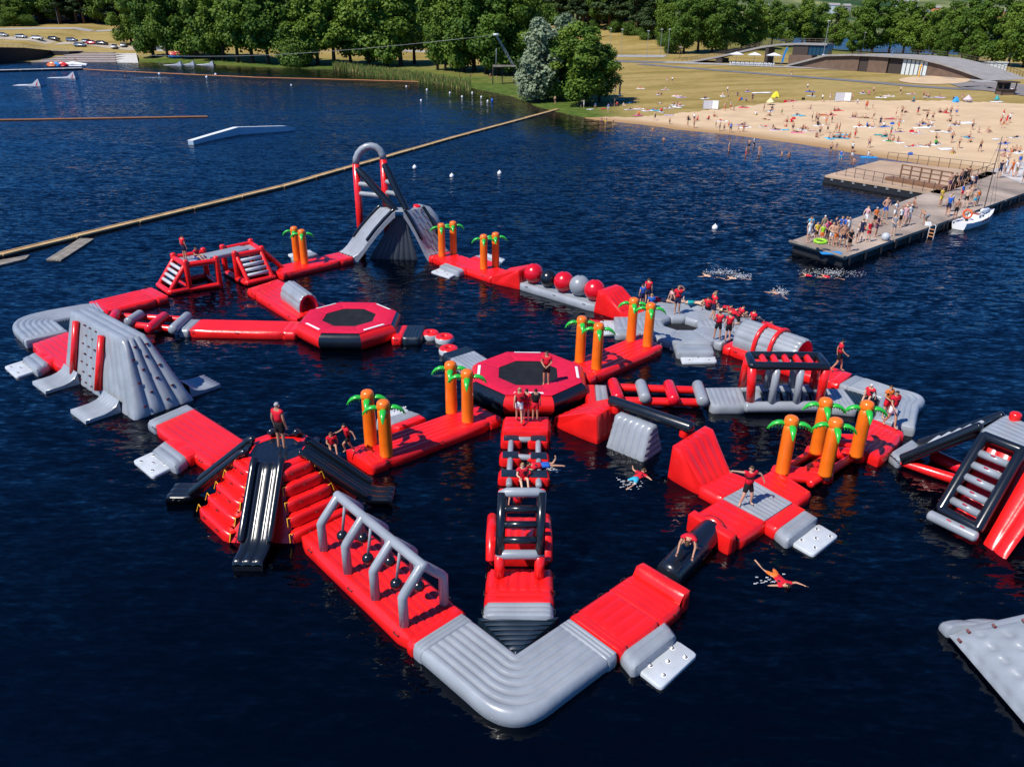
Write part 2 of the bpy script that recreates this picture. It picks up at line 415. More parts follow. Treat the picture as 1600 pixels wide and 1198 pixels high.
deckw('red deck at the back left carrying two palms', (440, 428), (552, 402), 1.85, ribs=7, bands=((.05, 1, 0), (.8, 0, 0), (1., 2, 0)), amp=.03)
boarding('pale boarding pad behind the two palms at the back left', None, [(462, 405), (496, 397), (490, 394), (456, 401)], [(455, 401), (490, 394), (484, 390), (449, 397)])
deck('deck', 'long red deck on the right under the big grey tunnel', (1131, 540), (1154, 527), (1311, 600), ribs=6, bands=((.07, 1, 0), (.93, 0, 0), (1., 1, 0)), amp=.04)
deck('deck', 'red deck in the right corner where the walkers arrive', (1411, 675), (1365, 655), (1374, 716), ribs=6, bands=((.12, 2, 0), (1., 0, 0)), amp=.04)
deck('deck', 'small grey deck joining the right corner to the black ramp', (1394, 706), (1425, 687), (1407, 717), mats=[GREY], ribs=0, bands=((1., 3, 0),), amp=.04)
# crossing with the grey square
sq = [(1130, 778), (1179, 751.5), (1238, 785), (1195, 813)]
t = empty('crossing_deck', ground0(mid(*[g2(p) for p in sq])), 'red crossing deck with a grey square in its middle, right of the centre', 'deck', INF)
m = MB(); Q = [g2(p, DZ) for p in sq]; m.slab(Q[0], Q[1], Q[2], Q[3], DZ, DZ, ribs=8, amp=.035, side=.02); m.build('grey_square', [GREY], t)
for k_, (q, nv) in enumerate(([(1179, 750.5), (1212, 732.5), (1266, 768), (1239, 785)], 4), ([(1196, 814), (1239, 786), (1258, 796), (1215, 826)], 1), ([(1094, 759), (1140, 736.5), (1179, 751), (1129, 778)], 0), ([(1129, 779), (1195, 814), (1152, 842), (1087, 804)], 4)) if False else enumerate((([(1179, 750.5), (1212, 732.5), (1266, 768), (1239, 785)], 4), ([(1196, 814), (1239, 786), (1258, 796), (1215, 826)], 1), ([(1094, 759), (1140, 736.5), (1179, 751), (1129, 778)], 0), ([(1129, 779), (1195, 814), (1153, 842), (1088, 804)], 4))):
 m = MB(); Q = [g2(p) for p in q]
 if nv and k_ == 0: m.slab(Q[0], Q[3], Q[2], Q[1], DZ, DZ, ribs=0, bands=((1., nv, 0),), amp=.035)
 elif nv: m.slab(Q[0], Q[1], Q[2], Q[3], DZ, DZ, ribs=0, bands=((1., nv, 0),), amp=.035)
 else: m.slab(Q[0], Q[1], Q[2], Q[3], DZ, DZ, ribs=5, amp=.04)
 m.build('red_wing', [RED], t)
 if k_ == 3: lip(t, Q[3], Q[2], Q[3] - Q[0])
boarding('grey boarding pad at the right, below the crossing deck', None, [(1214, 827), (1256, 796), (1277, 809), (1233, 843)], [(1236, 847), (1279, 817), (1311, 836), (1271, 867)])
# ------------------------------------------------------------------ wedges
def wedge(label, lo0, lo1, hi0, hi1, w0, w1, h, nu=5, base=DZ, name='wedge_ramp', mats=None, cat='ramp', ext=None):
 """lo0, lo1: start of the slope (pixels at deck level); w0, w1: foot of the tall end (world points) ; hi: crest, given in metres before the foot"""
 L0, L1 = g2(lo0, base), g2(lo1, base); W0, W1 = ground0(w0), ground0(w1)
 t = empty(name, ground0(mid(L0, L1, W0, W1)), label, cat, INF)
 z = lambda p, h_: V((p.x, p.y, h_)); d = (W0 - ground0(L0)).normalized()
 H0, H1 = z(W0 - d * hi0, h), z(W1 - d * hi0, h); K0, K1 = z(W0 - d * hi1, h), z(W1 - d * hi1, h)
 ctr = mid(L0, L1, W0, W1) + V((0, 0, .2)); m = MB()
 m.puff(L0, L1, H1, H0, nu=nu, amp=.05, away=ctr); m.puff(H0, H1, K1, K0, nu=nu, amp=.04, away=ctr)
 m.puff(K0, K1, z(W1, -.1), z(W0, -.1), nu=nu, amp=.05, away=ctr)
 for a, b, c, e in ((L0, H0, K0, W0), (L1, H1, K1, W1)):
  m.puff(z(a, -.1), z(e, -.1), c, b, nu=1, amp=.07, away=ctr)
  m.puff(z(a, -.1), z(a, -.1), b, z(a, a.z), nu=1, amp=.0, away=ctr)
 m.build('ramp_cushion', mats or [RED], t)
 return t, (H0, H1, K0, K1)
WB, _ = wedge('tall red ramp rising from the crossing deck, its steep end facing the log', (1097, 760), (1141, 737), .48, .08, G(1043, 745, 0), G(1093, 712, 0), 1.45)
WA, _ = wedge('red ramp right of the middle trampoline that ends below the black log', (866, 652), (914, 631), .55, .12, G(933, 694, 0), G(975, 668, 0), 1.3)
# the two ramps at the ends of the ball row
A, B, C_, D = fourth((768, 433), (812, 443), 1.75)
wedge('red ramp at the left end of the row of balls', (768, 433), (797, 419), .30, .12, D, C_, 1.25)
A, B, C_, D = fourth((928, 477), (981, 494), 1.75)
m = MB(); t = empty('wedge_ramp', ground0(mid(A, B, C_, D)), 'red ramp at the right end of the row of balls', 'ramp', INF)
z = lambda p, h_: V((p.x, p.y, h_)); d = (D - A).normalized(); ctr = mid(A, D) + V((0, .8, .2))
m.puff(z(A, -.1), z(B, -.1), z(B + d * .25, 1.45), z(A + d * .25, 1.45), nu=1, amp=.06, away=ctr)
m.puff(z(A + d * .25, 1.45), z(B + d * .25, 1.45), z(B + d * .75, 1.42), z(A + d * .75, 1.42), nv=1, amp=.05, away=ctr)
m.puff(z(A + d * .75, 1.42), z(B + d * .75, 1.42), z(C_ - d * .5, DZ + .1), z(D - d * .5, DZ + .1), nu=5, amp=.05, away=ctr)
m.puff(z(D - d * .5, DZ + .1), z(C_ - d * .5, DZ + .1), z(C_, .3), z(D, .3), nu=5, amp=.03, away=ctr)
for p, q in ((A, D), (B, C_)):
 m.puff(z(p, -.1), z(p + d * .8, -.1), z(p + d * .75, 1.42), z(p + d * .25, 1.45), nu=1, amp=.06, away=ctr); m.puff(z(p + d * .8, -.1), z(q, -.1), z(q - d * .5, DZ + .1), z(p + d * .75, 1.42), nu=1, amp=.05, away=ctr)
 m.puff(z(q - d * .5, -.1), z(q, -.1), z(q, .3), z(q - d * .5, DZ + .1), nu=1, amp=.0, away=ctr)
m.build('ramp_cushion', [RED], t)
# ------------------------------------------------------------------ balls
for (px, py), mt, nm in (((834, 428), LRED, 'red ball at the left end of the ball row, against the ramp'), ((857, 434), BLACK, 'black ball in the ball row'), ((881, 441), LRED, 'red ball in the ball row between black and grey balls'), ((905.5, 447), GREY, 'grey ball in the ball row'), ((929, 454), LRED, 'red ball at the right end of the ball row, against the tall ramp')):
 c = G(px, py, 1.08); m = MB(); r = .66 if mt is not BLACK else .58
 t = empty('giant_ball', V((c.x, c.y, .42)), nm, 'ball', 'big balls in a row at the back')
 m.ball((c.x, c.y, .46 + r), r, 24, 16); m.build('ball_skin', [mt], t)
 m = MB(); m.tube([(c.x - .0, c.y, .46 + 2 * r - .012), (c.x, c.y, .46 + 2 * r + .012)], .07, 10, cap='flat'); m.build('valve', [MARK], t)
# ------------------------------------------------------------------ grey floating wedge and log
q = [G(960.5, 640, 1.25), G(1019.5, 661.5, 1.25), G(1004.4, 721.7, 0), G(946.8, 697.9, 0)]
t = empty('floating_wedge', ground0(mid(q[2], q[3])), 'grey three-sided block floating under the black log', 'float', INF)
ax = (q[2] - q[3]).normalized(); nb = V((-ax.y, ax.x, 0)); bk = ground0(q[3]) + nb * 1.5; bk2 = ground0(q[2]) + nb * 1.5
top0 = ground0(q[3]) + nb * .70 + ax * .05; top1 = ground0(q[2]) + nb * .70 - ax * .05
top0.z = top1.z = 1.35; e = nb * .2; ctr = (q[2] + q[3]) / 2 + nb * .7 + V((0, 0, .4)); lo = V((0, 0, -.1)); m = MB()
m.puff(q[3] + lo, q[2] + lo, top1 - e, top0 - e, nu=6, amp=.07, away=ctr); m.puff(bk + lo, bk2 + lo, top1 + e, top0 + e, nu=6, amp=.07, away=ctr); m.puff(top0 - e, top1 - e, top1 + e, top0 + e, nv=1, amp=.06, away=ctr)
m.puff(q[2] + lo, bk2 + lo, top1 + e, top1 - e, nv=5, amp=.06, away=ctr); m.puff(q[3] + lo, bk + lo, top0 + e, top0 - e, nv=5, amp=.06, away=ctr)
m.build('air_cushion', [GREY], t)
a, b = G(956, 626, 1.55), G(1079, 668, 1.62)
t = empty('balance_log', ground0(mid(a, b)) + V((0, 0, 1.3)), 'long black log spanning between the two red ramps', 'log', INF)
m = MB(); m.tube([a, a + (b - a) * .5, b], [.235, .24, .25], 20); m.build('log_tube', [BLACK], t)
for p, s_ in ((a, 1), (b, -1)):
 c = p + (b - a).normalized() * s_ * .25 - V((0, 0, .22)); m = MB(); m.tube([c + V((0, 0, -.22)), c + V((0, 0, .06))], .2, 12); m.build('end_cushion', [RED], t)
# black roller
a, b = G(1113, 826, .34), G(1046, 897, .26)
t = empty('roller', ground0(mid(a, b)), 'fat black roller lying in the water between two red lips', 'roller', INF)
m = MB(); m.tube([a, a + (b - a) * .5, b], [.46, .47, .46], 28); m.build('roller_tube', [BLACK], t)
m = MB(); d = (b - a).normalized(); m.tube([a - d * .10, a + d * .16], .49, 28, cap='flat'); m.build('red_collar', [RED], t)
for s_ in (-.3, .3):
 m = MB(); n_ = V((-d.y, d.x, 0)) * s_; m.tube([b + n_ + d * .1 + V((0, 0, .34)), b + n_ - d * .15 + V((0, 0, .37))], .025, 6); m.build('tie_strap', [MARK], t)
# ------------------------------------------------------------------ floating rings
for p, nm in (((672, 519), 'first red floating ring, beside the black slats'), ((694.5, 525), 'middle red floating ring, its grey side turned to the camera'), ((701, 543), 'third red floating ring, touching the grey deck')):
 c = G(p[0], p[1], .32); t = empty('floating_ring', ground0(c), nm, 'ring', 'floating stepping rings')
 m = MB(); n = 28; ring = lambda r, z: [V((c.x + r * math.cos(6.28318 * i / n), c.y + r * math.sin(6.28318 * i / n), z)) for i in range(n)]
 L = [ring(.15, -.05), ring(.15, .28), ring(.2, .35), ring(.33, .37), ring(.44, .35), ring(.5, .28)]
 L2 = [ring(.5, .28), ring(.54, .14), ring(.5, -.06)]
 for LL, mi in ((L, 0), (L2, 1)):
  m2 = MB(); k = len(LL); m2.add([v for r_ in LL for v in r_], [(j * n + i, j * n + (i + 1) % n, (j + 1) * n + (i + 1) % n, (j + 1) * n + i) for j in range(k - 1) for i in range(n)])
  m2.build('ring_top' if mi == 0 else 'ring_side', [RED if mi == 0 else PAD], t)
# ================================================================== trampolines
def trampoline(label, c, black0, rv=3.02, h=.98):
 """c: centre on the water; black0: True when the sides facing the axes are black"""
 t = empty('water_trampoline', c, label, 'trampoline', 'octagonal water trampolines')
 P_ = lambda r, k, z: V((c.x + r * math.cos(R(22.5 + 45 * k)), c.y + r * math.sin(R(22.5 + 45 * k)), z))
 for k in range(8):                                             # side k lies between corners k-1 and k; side 0 faces +x
  m = MB(); rr = .47; seg = 18; a_, b_ = P_(1, k - 1, 0) - c, P_(1, k, 0) - c
  rows = []
  for d, f in ((a_, 0), (a_ * .75 + b_ * .25, .25), (a_ * .5 + b_ * .5, .5), (a_ * .25 + b_ * .75, .75), (b_, 1)):
   row = []
   for j in range(seg):
    an = 6.28318 * j / seg; e = 1 + .03 * math.sin(math.pi * f)
    row.append(V((c.x, c.y, 0)) + V((d.x, d.y, 0)) * (rv - .47 + rr * e * math.cos(an)) + V((0, 0, .47 + rr * e * 1.06 * math.sin(an))))
   rows.append(row)
  m.add([p for r_ in rows for p in r_], [(i * seg + j, i * seg + (j + 1) % seg, (i + 1) * seg + (j + 1) % seg, (i + 1) * seg + j) for i in range(4) for j in range(seg)])
  m.build('tube_segment', [BLACK if (k % 2 == 0) == black0 else RED], t)
 for k in range(8):
  m = MB(); z1, z0 = h + .045, h - .02
  r0, r1, r2 = 1.52, 2.36, 2.72
  m.puff(P_(r0, k - 1, z0), P_(r1, k - 1, z1), P_(r1, k, z1), P_(r0, k, z0), nu=1, amp=.025, pw=1)
  m.puff(P_(r1, k - 1, z1), P_(r2, k - 1, z1 - .05), P_(r2, k, z1 - .05), P_(r1, k, z1), nu=1, amp=.01, pw=1)
  m.build('skirt_panel', [CRIM], t)
  if (k % 2 == 0) != black0:
   m = MB(); f = .16; q = lambda r, z, u: P_(r, k - 1, z) * (1 - u) + P_(r, k, z) * u
   m.puff(q(2.48, z1 + .015, f), q(2.62, z1 + .0, f), q(2.62, z1 + .0, 1 - f), q(2.48, z1 + .015, 1 - f), nu=1, amp=.01)
   m.build('white_stripe', [WHITE], t)
 m = MB(); vs = [V((c.x, c.y, h - .16))]; n = 0; fs = []
 for i, (r, z) in enumerate(((.5, h - .15), (1.0, h - .10), (1.56, h - .03))):
  for k in range(8):
   for s_ in range(3):
    p = P_(r, k, z) * (1 - s_ / 3) + P_(r, k + 1, z) * (s_ / 3); vs.append(p)
 fs += [(0, 1 + i, 1 + (i + 1) % 24) for i in range(24)]
 for r_ in range(2):
  for i in range(24):
   j = (i + 1) % 24; fs.append((1 + r_ * 24 + i, 1 + r_ * 24 + 24 + i, 1 + r_ * 24 + 24 + j, 1 + r_ * 24 + j))
 m.add(vs, fs); m.build('jump_mat', [MESHM], t)
 return t
trampoline('octagonal trampoline at the left whose nearest side is black', V((-9.25, 41.05, 0)), True)
trampoline('octagonal trampoline in the middle whose nearest side is red', V((.76, 33.75, 0)), False)
# ================================================================== palms
def make_palm():
 t = empty('inflatable_palm', V((0, 0, 0)), 'x', 'palm', 'inflatable orange palms on the red decks')
 m = MB(); r = .262
 m.tube([(0, 0, -.03), (0, 0, .05), (0, 0, .6), (0, 0, 1.2), (0, 0, 1.9), (0, 0, 2.13)], [r * 1.05, r, r, r * .98, r * .97, r * .94], 22, cap='flat'); m.build('trunk', [ORANGE], t)
 m = MB(); m.tube([(0, 0, 2.10), (0, 0, 2.15), (0, 0, 2.24), (0, 0, 2.33)], [r * .95, r * 1.04, r * 1.05, r * .98], 22); m.build('crown_cap', [ORANGE], t)
 me = None
 for k in range(4):
  if me is None:
   m = MB(); pts = [(.2, 0, 2.10), (.34, 0, 2.165), (.5, 0, 2.15), (.65, 0, 2.07), (.77, 0, 1.95), (.84, 0, 1.84)]; rs = [.085, .125, .125, .10, .06, .02]
   seg = 12; rows = []
   for i, (p, q) in enumerate(zip(pts, rs)):
    rows.append([V((p[0] + (q * .35 * math.sin(a) if i > 2 else 0), q * 1.05 * math.cos(a), p[2] + q * .62 * math.sin(a))) for a in [6.28318 * j / seg for j in range(seg)]])
   m.add([v for r_ in rows for v in r_] + [pts[0], (.86, 0, 1.80)], [(i * seg + j, i * seg + (j + 1) % seg, (i + 1) * seg + (j + 1) % seg, (i + 1) * seg + j) for i in range(5) for j in range(seg)] + [(61 + 12, 60 + (j + 1) % seg, 60 + j) for j in range(seg)] if False else [(i * seg + j, i * seg + (j + 1) % seg, (i + 1) * seg + (j + 1) % seg, (i + 1) * seg + j) for i in range(5) for j in range(seg)] + [(73, 60 + j, 60 + (j + 1) % seg) for j in range(seg)])
   for i in range(5):                                     # hanging teeth
    for s_ in (-1, 1):
     f = .32 + i * .11; z = 2.13 - max(0, f - .42) ** 1.5 * .9; w = .085 * (1 - i * .13) * s_
     m.add([(f - .035, w, z), (f + .035, w, z), (f, w * .5, z), (f + .015, w * 1.1, z - .13)], [(0, 1, 3), (1, 2, 3), (2, 0, 3)], 0, False)
   o = m.build('leaf', [GREEN], t); me = o.data
  else:
   o = bpy.data.objects.new('leaf', me); col.objects.link(o); o.parent = t
  o.rotation_euler.z = R(90 * k)
 return t
PALM = make_palm(); first_palm = True
def palm(px, py, label, rz, h=DZ + .03):
 global first_palm
 o = PALM if first_palm else copy_tree(PALM); first_palm = False
 p = G(px, py, h); d = V((p.x, p.y, 0)).normalized() * .22      # the pixel is the front of the foot
 rz = -10 if px > 1200 else (6 if px < 610 and py > 600 else rz)
 o.location = (p.x + d.x, p.y + d.y, h - .02); o.rotation_euler.z = R(rz); o['label'] = label
 for c in o.children: pass
 return o
PL = [(464.7, 407.5, 'left one of the two orange palms at the back left deck', 10), (476.4, 412.5, 'right one of the two orange palms at the back left deck', 12),
 (690.7, 401, 'orange palm beside the grey slide tower, the front one of its pair', 6), (708.8, 397.2, 'orange palm beside the grey slide tower, the rear one of its pair', 4),
 (755.9, 421, 'orange palm left of the ball row, front one of its pair', 3), (774.2, 417.3, 'orange palm left of the ball row, rear one of its pair', 2),
 (905.8, 566.5, 'left palm of the front pair right of the middle trampoline', 0), (931.6, 578, 'right palm of the front pair right of the middle trampoline', -2),
 (985.4, 533.3, 'left palm of the rear pair, in front of the grey ring platform', -4), (1011.2, 542, 'right palm of the rear pair, in front of the grey ring platform', -5),
 (705.7, 646.5, 'left palm of the pair closest to the middle trampoline', 2), (730.8, 661, 'right palm of the pair closest to the middle trampoline', 2),
 (580, 697, 'left palm of the pair by the slide tower, near the running child', -6), (604.2, 714.5, 'right palm of the pair by the slide tower, near the running child', -6),
 (1221.3, 740.5, 'lowest palm of the four on the open red frame, next to the crossing', 12), (1273.9, 709, 'rear palm of the four on the open red frame', 14),
 (1288.2, 744, 'front right palm of the four on the open red frame', 16), (1336.5, 714, 'rightmost palm of the four, beside the walkers', 18)]
for a in PL: palm(*a)
# ================================================================== octagonal slide tower
TC = V((-8.47, 24.16, 0)); TH = 2.05
t = empty('slide_tower', TC, 'red stepped octagonal tower with four black slides and a black top', 'slide tower', INF)
O8 = lambda r, k, z: V((TC.x + r * math.cos(R(22.5 + 45 * k)), TC.y + r * math.sin(R(22.5 + 45 * k)), z))
rT, rB = 1.22, 2.95; NS = 5
for k in range(8):
 m = MB()
 if k % 2 == 0:      # slope under a slide
  m.puff(O8(rB, k - 1, -.1), O8(rB, k, -.1), O8(rT + .1, k, TH - .15), O8(rT + .1, k - 1, TH - .15), nu=3, amp=.04, away=TC)
  m.build('slope_side', [RED], t)
 else:
  for i in range(NS):
   f0, f1 = i / NS, (i + 1) / NS
   ra, rb = rB + (rT - rB) * f0, rB + (rT - rB) * f1
   z0, z1 = TH * f0, TH * f1 - (.0 if i < NS - 1 else .02)
   m = MB(); nn = 9; A0, B0 = O8(ra, k - 1, z0 - (.12 if i == 0 else 0)), O8(ra, k, z0 - (.12 if i == 0 else 0))
   A1, B1 = O8(ra - .02, k - 1, z1), O8(ra - .02, k, z1); A2, B2 = O8(rb - .06, k - 1, z1 + .01), O8(rb - .06, k, z1 + .01)
   # rounded bolster profile between riser and tread
   prof = [(0, 0), (.02, .3), (.0, .62), (-.05, .86), (-.16, .98), (-.34, 1.02), (-.62, 1.0), (-1.05, .96)]
   cd = ((A0 + B0) / 2 - TC); cd.z = 0; cd.normalize(); dep = (ra - rb) * math.cos(R(22.5))
   rows = []
   for (o_, zf) in prof:
    row = []
    for j in range(nn + 1):
     u = j / nn; p = A0 * (1 - u) + B0 * u; edge = min(u, 1 - u) * (B0 - A0).length
     sh = 1 - max(0, 1 - edge / .22) ** 2
     inn = o_ * dep + .09 * sh - .05
     q = p + cd * inn; q.z = z0 - (.12 if i == 0 else 0) + (z1 - z0 + (.12 if i == 0 else 0)) * (zf * (.80 + .20 * sh))
     row.append(q)
    rows.append(row)
   m.add([p for r_ in rows for p in r_], [(a * (nn + 1) + b, a * (nn + 1) + b + 1, (a + 1) * (nn + 1) + b + 1, (a + 1) * (nn + 1) + b) for a in range(len(prof) - 1) for b in range(nn)])
   m.build('climbing_step', [RED], t)
   if k in (5, 7, 1, 3):
    for u in ((.28, .72) if i % 2 == 0 else (.5,)):
     p = (A0 * (1 - u) + B0 * u) + cd * .045; p.z = z0 + (z1 - z0) * .62
     s_ = (B0 - A0).normalized(); m = MB(); m.tube([p - s_ * .055, p - s_ * .05 + cd * .05 + V((0, 0, .02)), p + s_ * .05 + cd * .05 + V((0, 0, .02)), p + s_ * .055], .018, 5); m.build('hand_loop', [HOLD], t)
m = MB(); n = 8
for k in range(8):
 m.puff(O8(.95, k - 1, TH + .03), O8(rT + .06, k - 1, TH - .02), O8(rT + .06, k, TH - .02), O8(.95, k, TH + .03), nu=1, amp=.03)
m.build('top_rim', [RED], t)
m = MB(); rings = [(0, .045), (.1, .02), (.2, .055), (.32, .02), (.44, .055), (.56, .02), (.68, .055), (.80, .02), (.95, .05)]
vs = [V((TC.x, TC.y, TH + .05))]; fs = []
for r, z in rings[1:]:
 for k in range(16):
  p = (O8(r, k // 2, TH + z) + O8(r, (k + 1) // 2, TH + z)) / 2; vs.append(p)
fs += [(0, 1 + i, 1 + (i + 1) % 16) for i in range(16)]
for r_ in range(len(rings) - 2):
 for i in range(16):
  j = (i + 1) % 16; a = 1 + r_ * 16; fs.append((a + i, a + 16 + i, a + 16 + j, a + j))
m.add(vs, fs); m.build('top_pad', [BLACK], t)
def slide(t, top, bot, w, mt, z1, z0, run=1.0, wall=.15, lanes=3, name='slide', lift=0.):
 """top, bot: ground points; the chute goes down from top, levels out and ends at bot"""
 d = (bot - top); d.z = 0; L = d.length; d.normalize(); n = V((-d.y, d.x, 0))
 prof = [(-.18, z1 + .06), (0, z1 + .02), (.12, z1 - .10)]
 k = L - run
 for f in (.25, .5, .75, .92): prof.append((k * f, z1 - (z1 - z0) * f))
 prof += [(k, z0 + .02), (k + run * .3, z0 - .02), (k + run * .8, z0 - .02), (L, z0 - .04), (L + .03, z0 - .16)]
 m = MB(); seg = 6; nu = lanes * seg; rows = []
 for s_, z in prof:
  row = []
  for i in range(nu + 1):
   u = i / nu; tt = (u * lanes) % 1; row.append(V((top.x, top.y, 0)) + d * s_ + n * (u - .5) * w + V((0, 0, z + .06 * max(0, 1 - (2 * tt - 1) ** 2) ** .5)))
  rows.append(row)
 under = [[V((top.x, top.y, 0)) + d * s_ + n * sg * .5 * w + V((0, 0, z - .22)) for sg in (1, -1)] for s_, z in prof]
 m.add([p for r_ in rows for p in r_], [(a * (nu + 1) + b, a * (nu + 1) + b + 1, (a + 1) * (nu + 1) + b + 1, (a + 1) * (nu + 1) + b) for a in range(len(prof) - 1) for b in range(nu)])
 q = []
 for r_, u_ in zip(rows, under): q += [r_[-1], u_[0], u_[1], r_[0]]
 m.add(q, [(a * 4 + j, a * 4 + j + 1, a * 4 + 5 + j, a * 4 + 4 + j) for a in range(len(prof) - 1) for j in range(3)])
 e = len(prof) - 1; m.add([rows[e][i] for i in (0, nu)] + under[e], [(0, 1, 2, 3)])
 ch = m.build(name, [mt], t)
 for sg in (-1, 1):
  m = MB(); pts = [V((top.x, top.y, 0)) + d * s_ + n * sg * (w / 2 - .02) + V((0, 0, z + .13 + lift)) for s_, z in prof[:8]]
  pts[0] = pts[0] + V((0, 0, .02)); m.tube(pts[:-1] + [pts[-1] - d * .05], [wall] * (len(pts) - 1) + [wall * .8], 14); m.build('side_tube', [mt], ch)
 return ch
for k, a in enumerate((-90, 180, 0, 90)):
 dv = V((math.cos(R(a)), math.sin(R(a)), 0))
 slide(t, TC + dv * 1.16, TC + dv * 4.12, .98, BLACK, TH + .02, .34, run=.85, wall=.13)
for k in (1, 3, 5, 7):                      # yellow lashings beside the slides
 for i in range(NS):
  for u in (-.06, 1.06):
   f = (i + .6) / NS; r = rB + (rT - rB) * f + .10
   p = O8(r, k - 1, TH * f + .12) * (1 - u) + O8(r, k, TH * f + .12) * u
   cd = (p - TC); cd.z = 0; cd.normalize(); sd = (O8(1, k, 0) - O8(1, k - 1, 0)).normalized() * (1 if u < .5 else -1)
   m = MB(); m.tube([p + sd * .14 - V((0, 0, .02)), p + V((0, 0, .03)), p - V((0, 0, .25)) + cd * .1], .02, 5); m.build('yellow_strap', [STRAP], t)
# ================================================================== climbing wall
def loc(o, u, v): return lambda a, b, z: V((o.x, o.y, 0)) + u * a + v * b + V((0, 0, z))
HOLD_ME = None
def hold(t, p, n, mt=HOLD, s=.06):
 global HOLD_ME
 if HOLD_ME is None:
  m = MB(); m.hexa([(-1, -.6, -.1), (1, -.6, -.1), (1, .6, -.1), (-1, .6, -.1)], [(-.6, -.5, .9), (.9, -.4, .5), (.7, .5, .6), (-.6, .4, 1.)]); HOLD_ME = m.data('hold', [HOLD])
 root = t; o = bpy.data.objects.new('climbing_hold', HOLD_ME); col.objects.link(o); o.parent = t
 o.location = V(p) - t.location; o.scale = (s, s, s); o.rotation_mode = 'QUATERNION'; o.rotation_quaternion = V(n).to_track_quat('Z', 'Y')
 return o
o0 = G(100, 580, .1); u_ = V((.757, -.654, 0)); v_ = V((.654, .757, 0))
W_ = loc(o0, u_, v_); LW, DW, HW = 7.57, 2.84, 3.05
t = empty('climbing_wall', ground0(W_(LW / 2, DW / 2, 0)), 'big grey climbing block with two red bars and dark holds at the left', 'climbing wall', INF)
b = [W_(0, 0, -.1), W_(LW, 0, -.1), W_(LW, DW, -.1), W_(0, DW, -.1)]; tp = [W_(.15, .9, HW), W_(LW - 1.85, .9, HW), W_(LW - 1.85, DW - .9, HW), W_(.15, DW - .9, HW)]
ctr = W_(LW / 2, DW / 2, 1); m = MB()
m.puff(b[0], b[1], tp[1], tp[0], nu=12, amp=.045, away=ctr, res=14); m.puff(b[2], b[3], tp[3], tp[2], nu=12, amp=.045, away=ctr, res=14)
m.puff(b[1], b[2], tp[2], tp[1], nu=4, amp=.16, away=ctr, res=16, fade=.5); m.puff(b[3], b[0], tp[0], tp[3], nu=4, amp=.05, away=ctr)
m.puff(tp[0], tp[1], tp[2], tp[3], nv=3, amp=.05, away=ctr, res=10); m.build('wall_cushion', [GREY], t)
fn = (b[1] - b[0]).cross(tp[0] - b[0]).normalized()
if fn.dot(b[0] - ctr) < 0: fn = -fn
FP = lambda s_, z: W_(s_, .9 * (z + .1) / (HW + .1), z)                       # a point on the front face
for s_ in (1.32, 4.1):
 m = MB(); m.tube([FP(s_, .35) + fn * .16, FP(s_ - .02, 1.5) + fn * .17, FP(s_ - .05, 2.85) + fn * .16], .165, 14, cap='flat'); m.build('red_bar', [RED], t)
 m = MB()
for i in range(7):
 for j, s_ in enumerate((1.95, 2.55, 3.2) if i % 2 == 0 else (2.2, 2.9, 3.6)): hold(t, FP(s_, .25 + i * .43) + fn * .05, fn)
for i in range(6):
 z = .35 + i * .46; e0 = b[1] + (tp[1] - b[1]) * ((z + .1) / (HW + .1)); e1 = b[2] + (tp[2] - b[2]) * ((z + .1) / (HW + .1))
 en = (b[2] - b[1]).cross(tp[1] - b[1]).normalized(); en = en if en.dot(b[1] - ctr) > 0 else -en
 for u in ((.2, .6) if i % 2 == 0 else (.38, .8)): hold(t, e0 + (e1 - e0) * u + en * .15, en, s=.075)
for a0_, sg, nm in ((.25, -1, 0), (4.7, -1, 0), (5.6, 1, 0)):
 y0 = -.02 if sg < 0 else DW + .02; pr = [(.16, .58), (.32, .36), (.55, .23), (.85, .16), (1.2, .15), (1.62, .15), (1.66, -.1)]
 m = MB(); nu = 30; rows = []
 for dd, z in pr: rows.append([W_(a0_ + 1.62 * i / nu, y0 + sg * dd * 1.05 - sg * .18, z + .045 * max(0, 1 - (2 * ((i / 5) % 1) - 1) ** 2) ** .5) for i in range(nu + 1)])
 m.add([p for r_ in rows for p in r_], [(a * (nu + 1) + c, a * (nu + 1) + c + 1, (a + 1) * (nu + 1) + c + 1, (a + 1) * (nu + 1) + c) for a in range(len(pr) - 1) for c in range(nu)])
 for i in (0, nu): m.add([r_[i] for r_ in rows] + [V((rows[0][i].x, rows[0][i].y, -.1))], [tuple(range(len(pr) + 1))])
 m.build('exit_ramp', [GREY], t)
# ================================================================== wrecking-ball arches
deck_A, deck_B, deck_D = g2((649, 1008)), g2((724, 957)), g2((471, 838))
ud = (deck_D - deck_A).normalized(); wv = (deck_B - deck_A); wv = wv - ud * wv.dot(ud); WD = wv.length; wv.normalize()
bases = [g2(p) for p in ((635, 976), (590, 934), (546, 894), (507.5, 859))]
t = empty('ball_arches', ground0(bases[1] + wv * .6), 'four grey pointed arches joined by a ridge tube with small black balls hanging', 'obstacle', INF)
ridge = []
for i, bpt in enumerate(bases):
 s_ = (bpt - deck_A).dot(ud); p0 = deck_A + ud * s_ + wv * .2; p1 = deck_A + ud * s_ + wv * (WD - .2); z = lambda p, h: V((p.x, p.y, h))
 c = (p0 + p1) / 2; ridge.append(z(c, 2.22))
 m = MB(); m.tube([z(p0, DZ - .02), z(p0, 1.46), z(p0 + (c - p0) * .10, 1.56), z(c - (c - p0) * .08, 2.18), z(c, 2.22), z(c + (p1 - c) * .08, 2.18), z(p1 - (p1 - c) * .10, 1.56), z(p1, 1.46), z(p1, DZ - .02)], .148, 14, cap='flat'); m.build('arch_tube', [GREY], t)
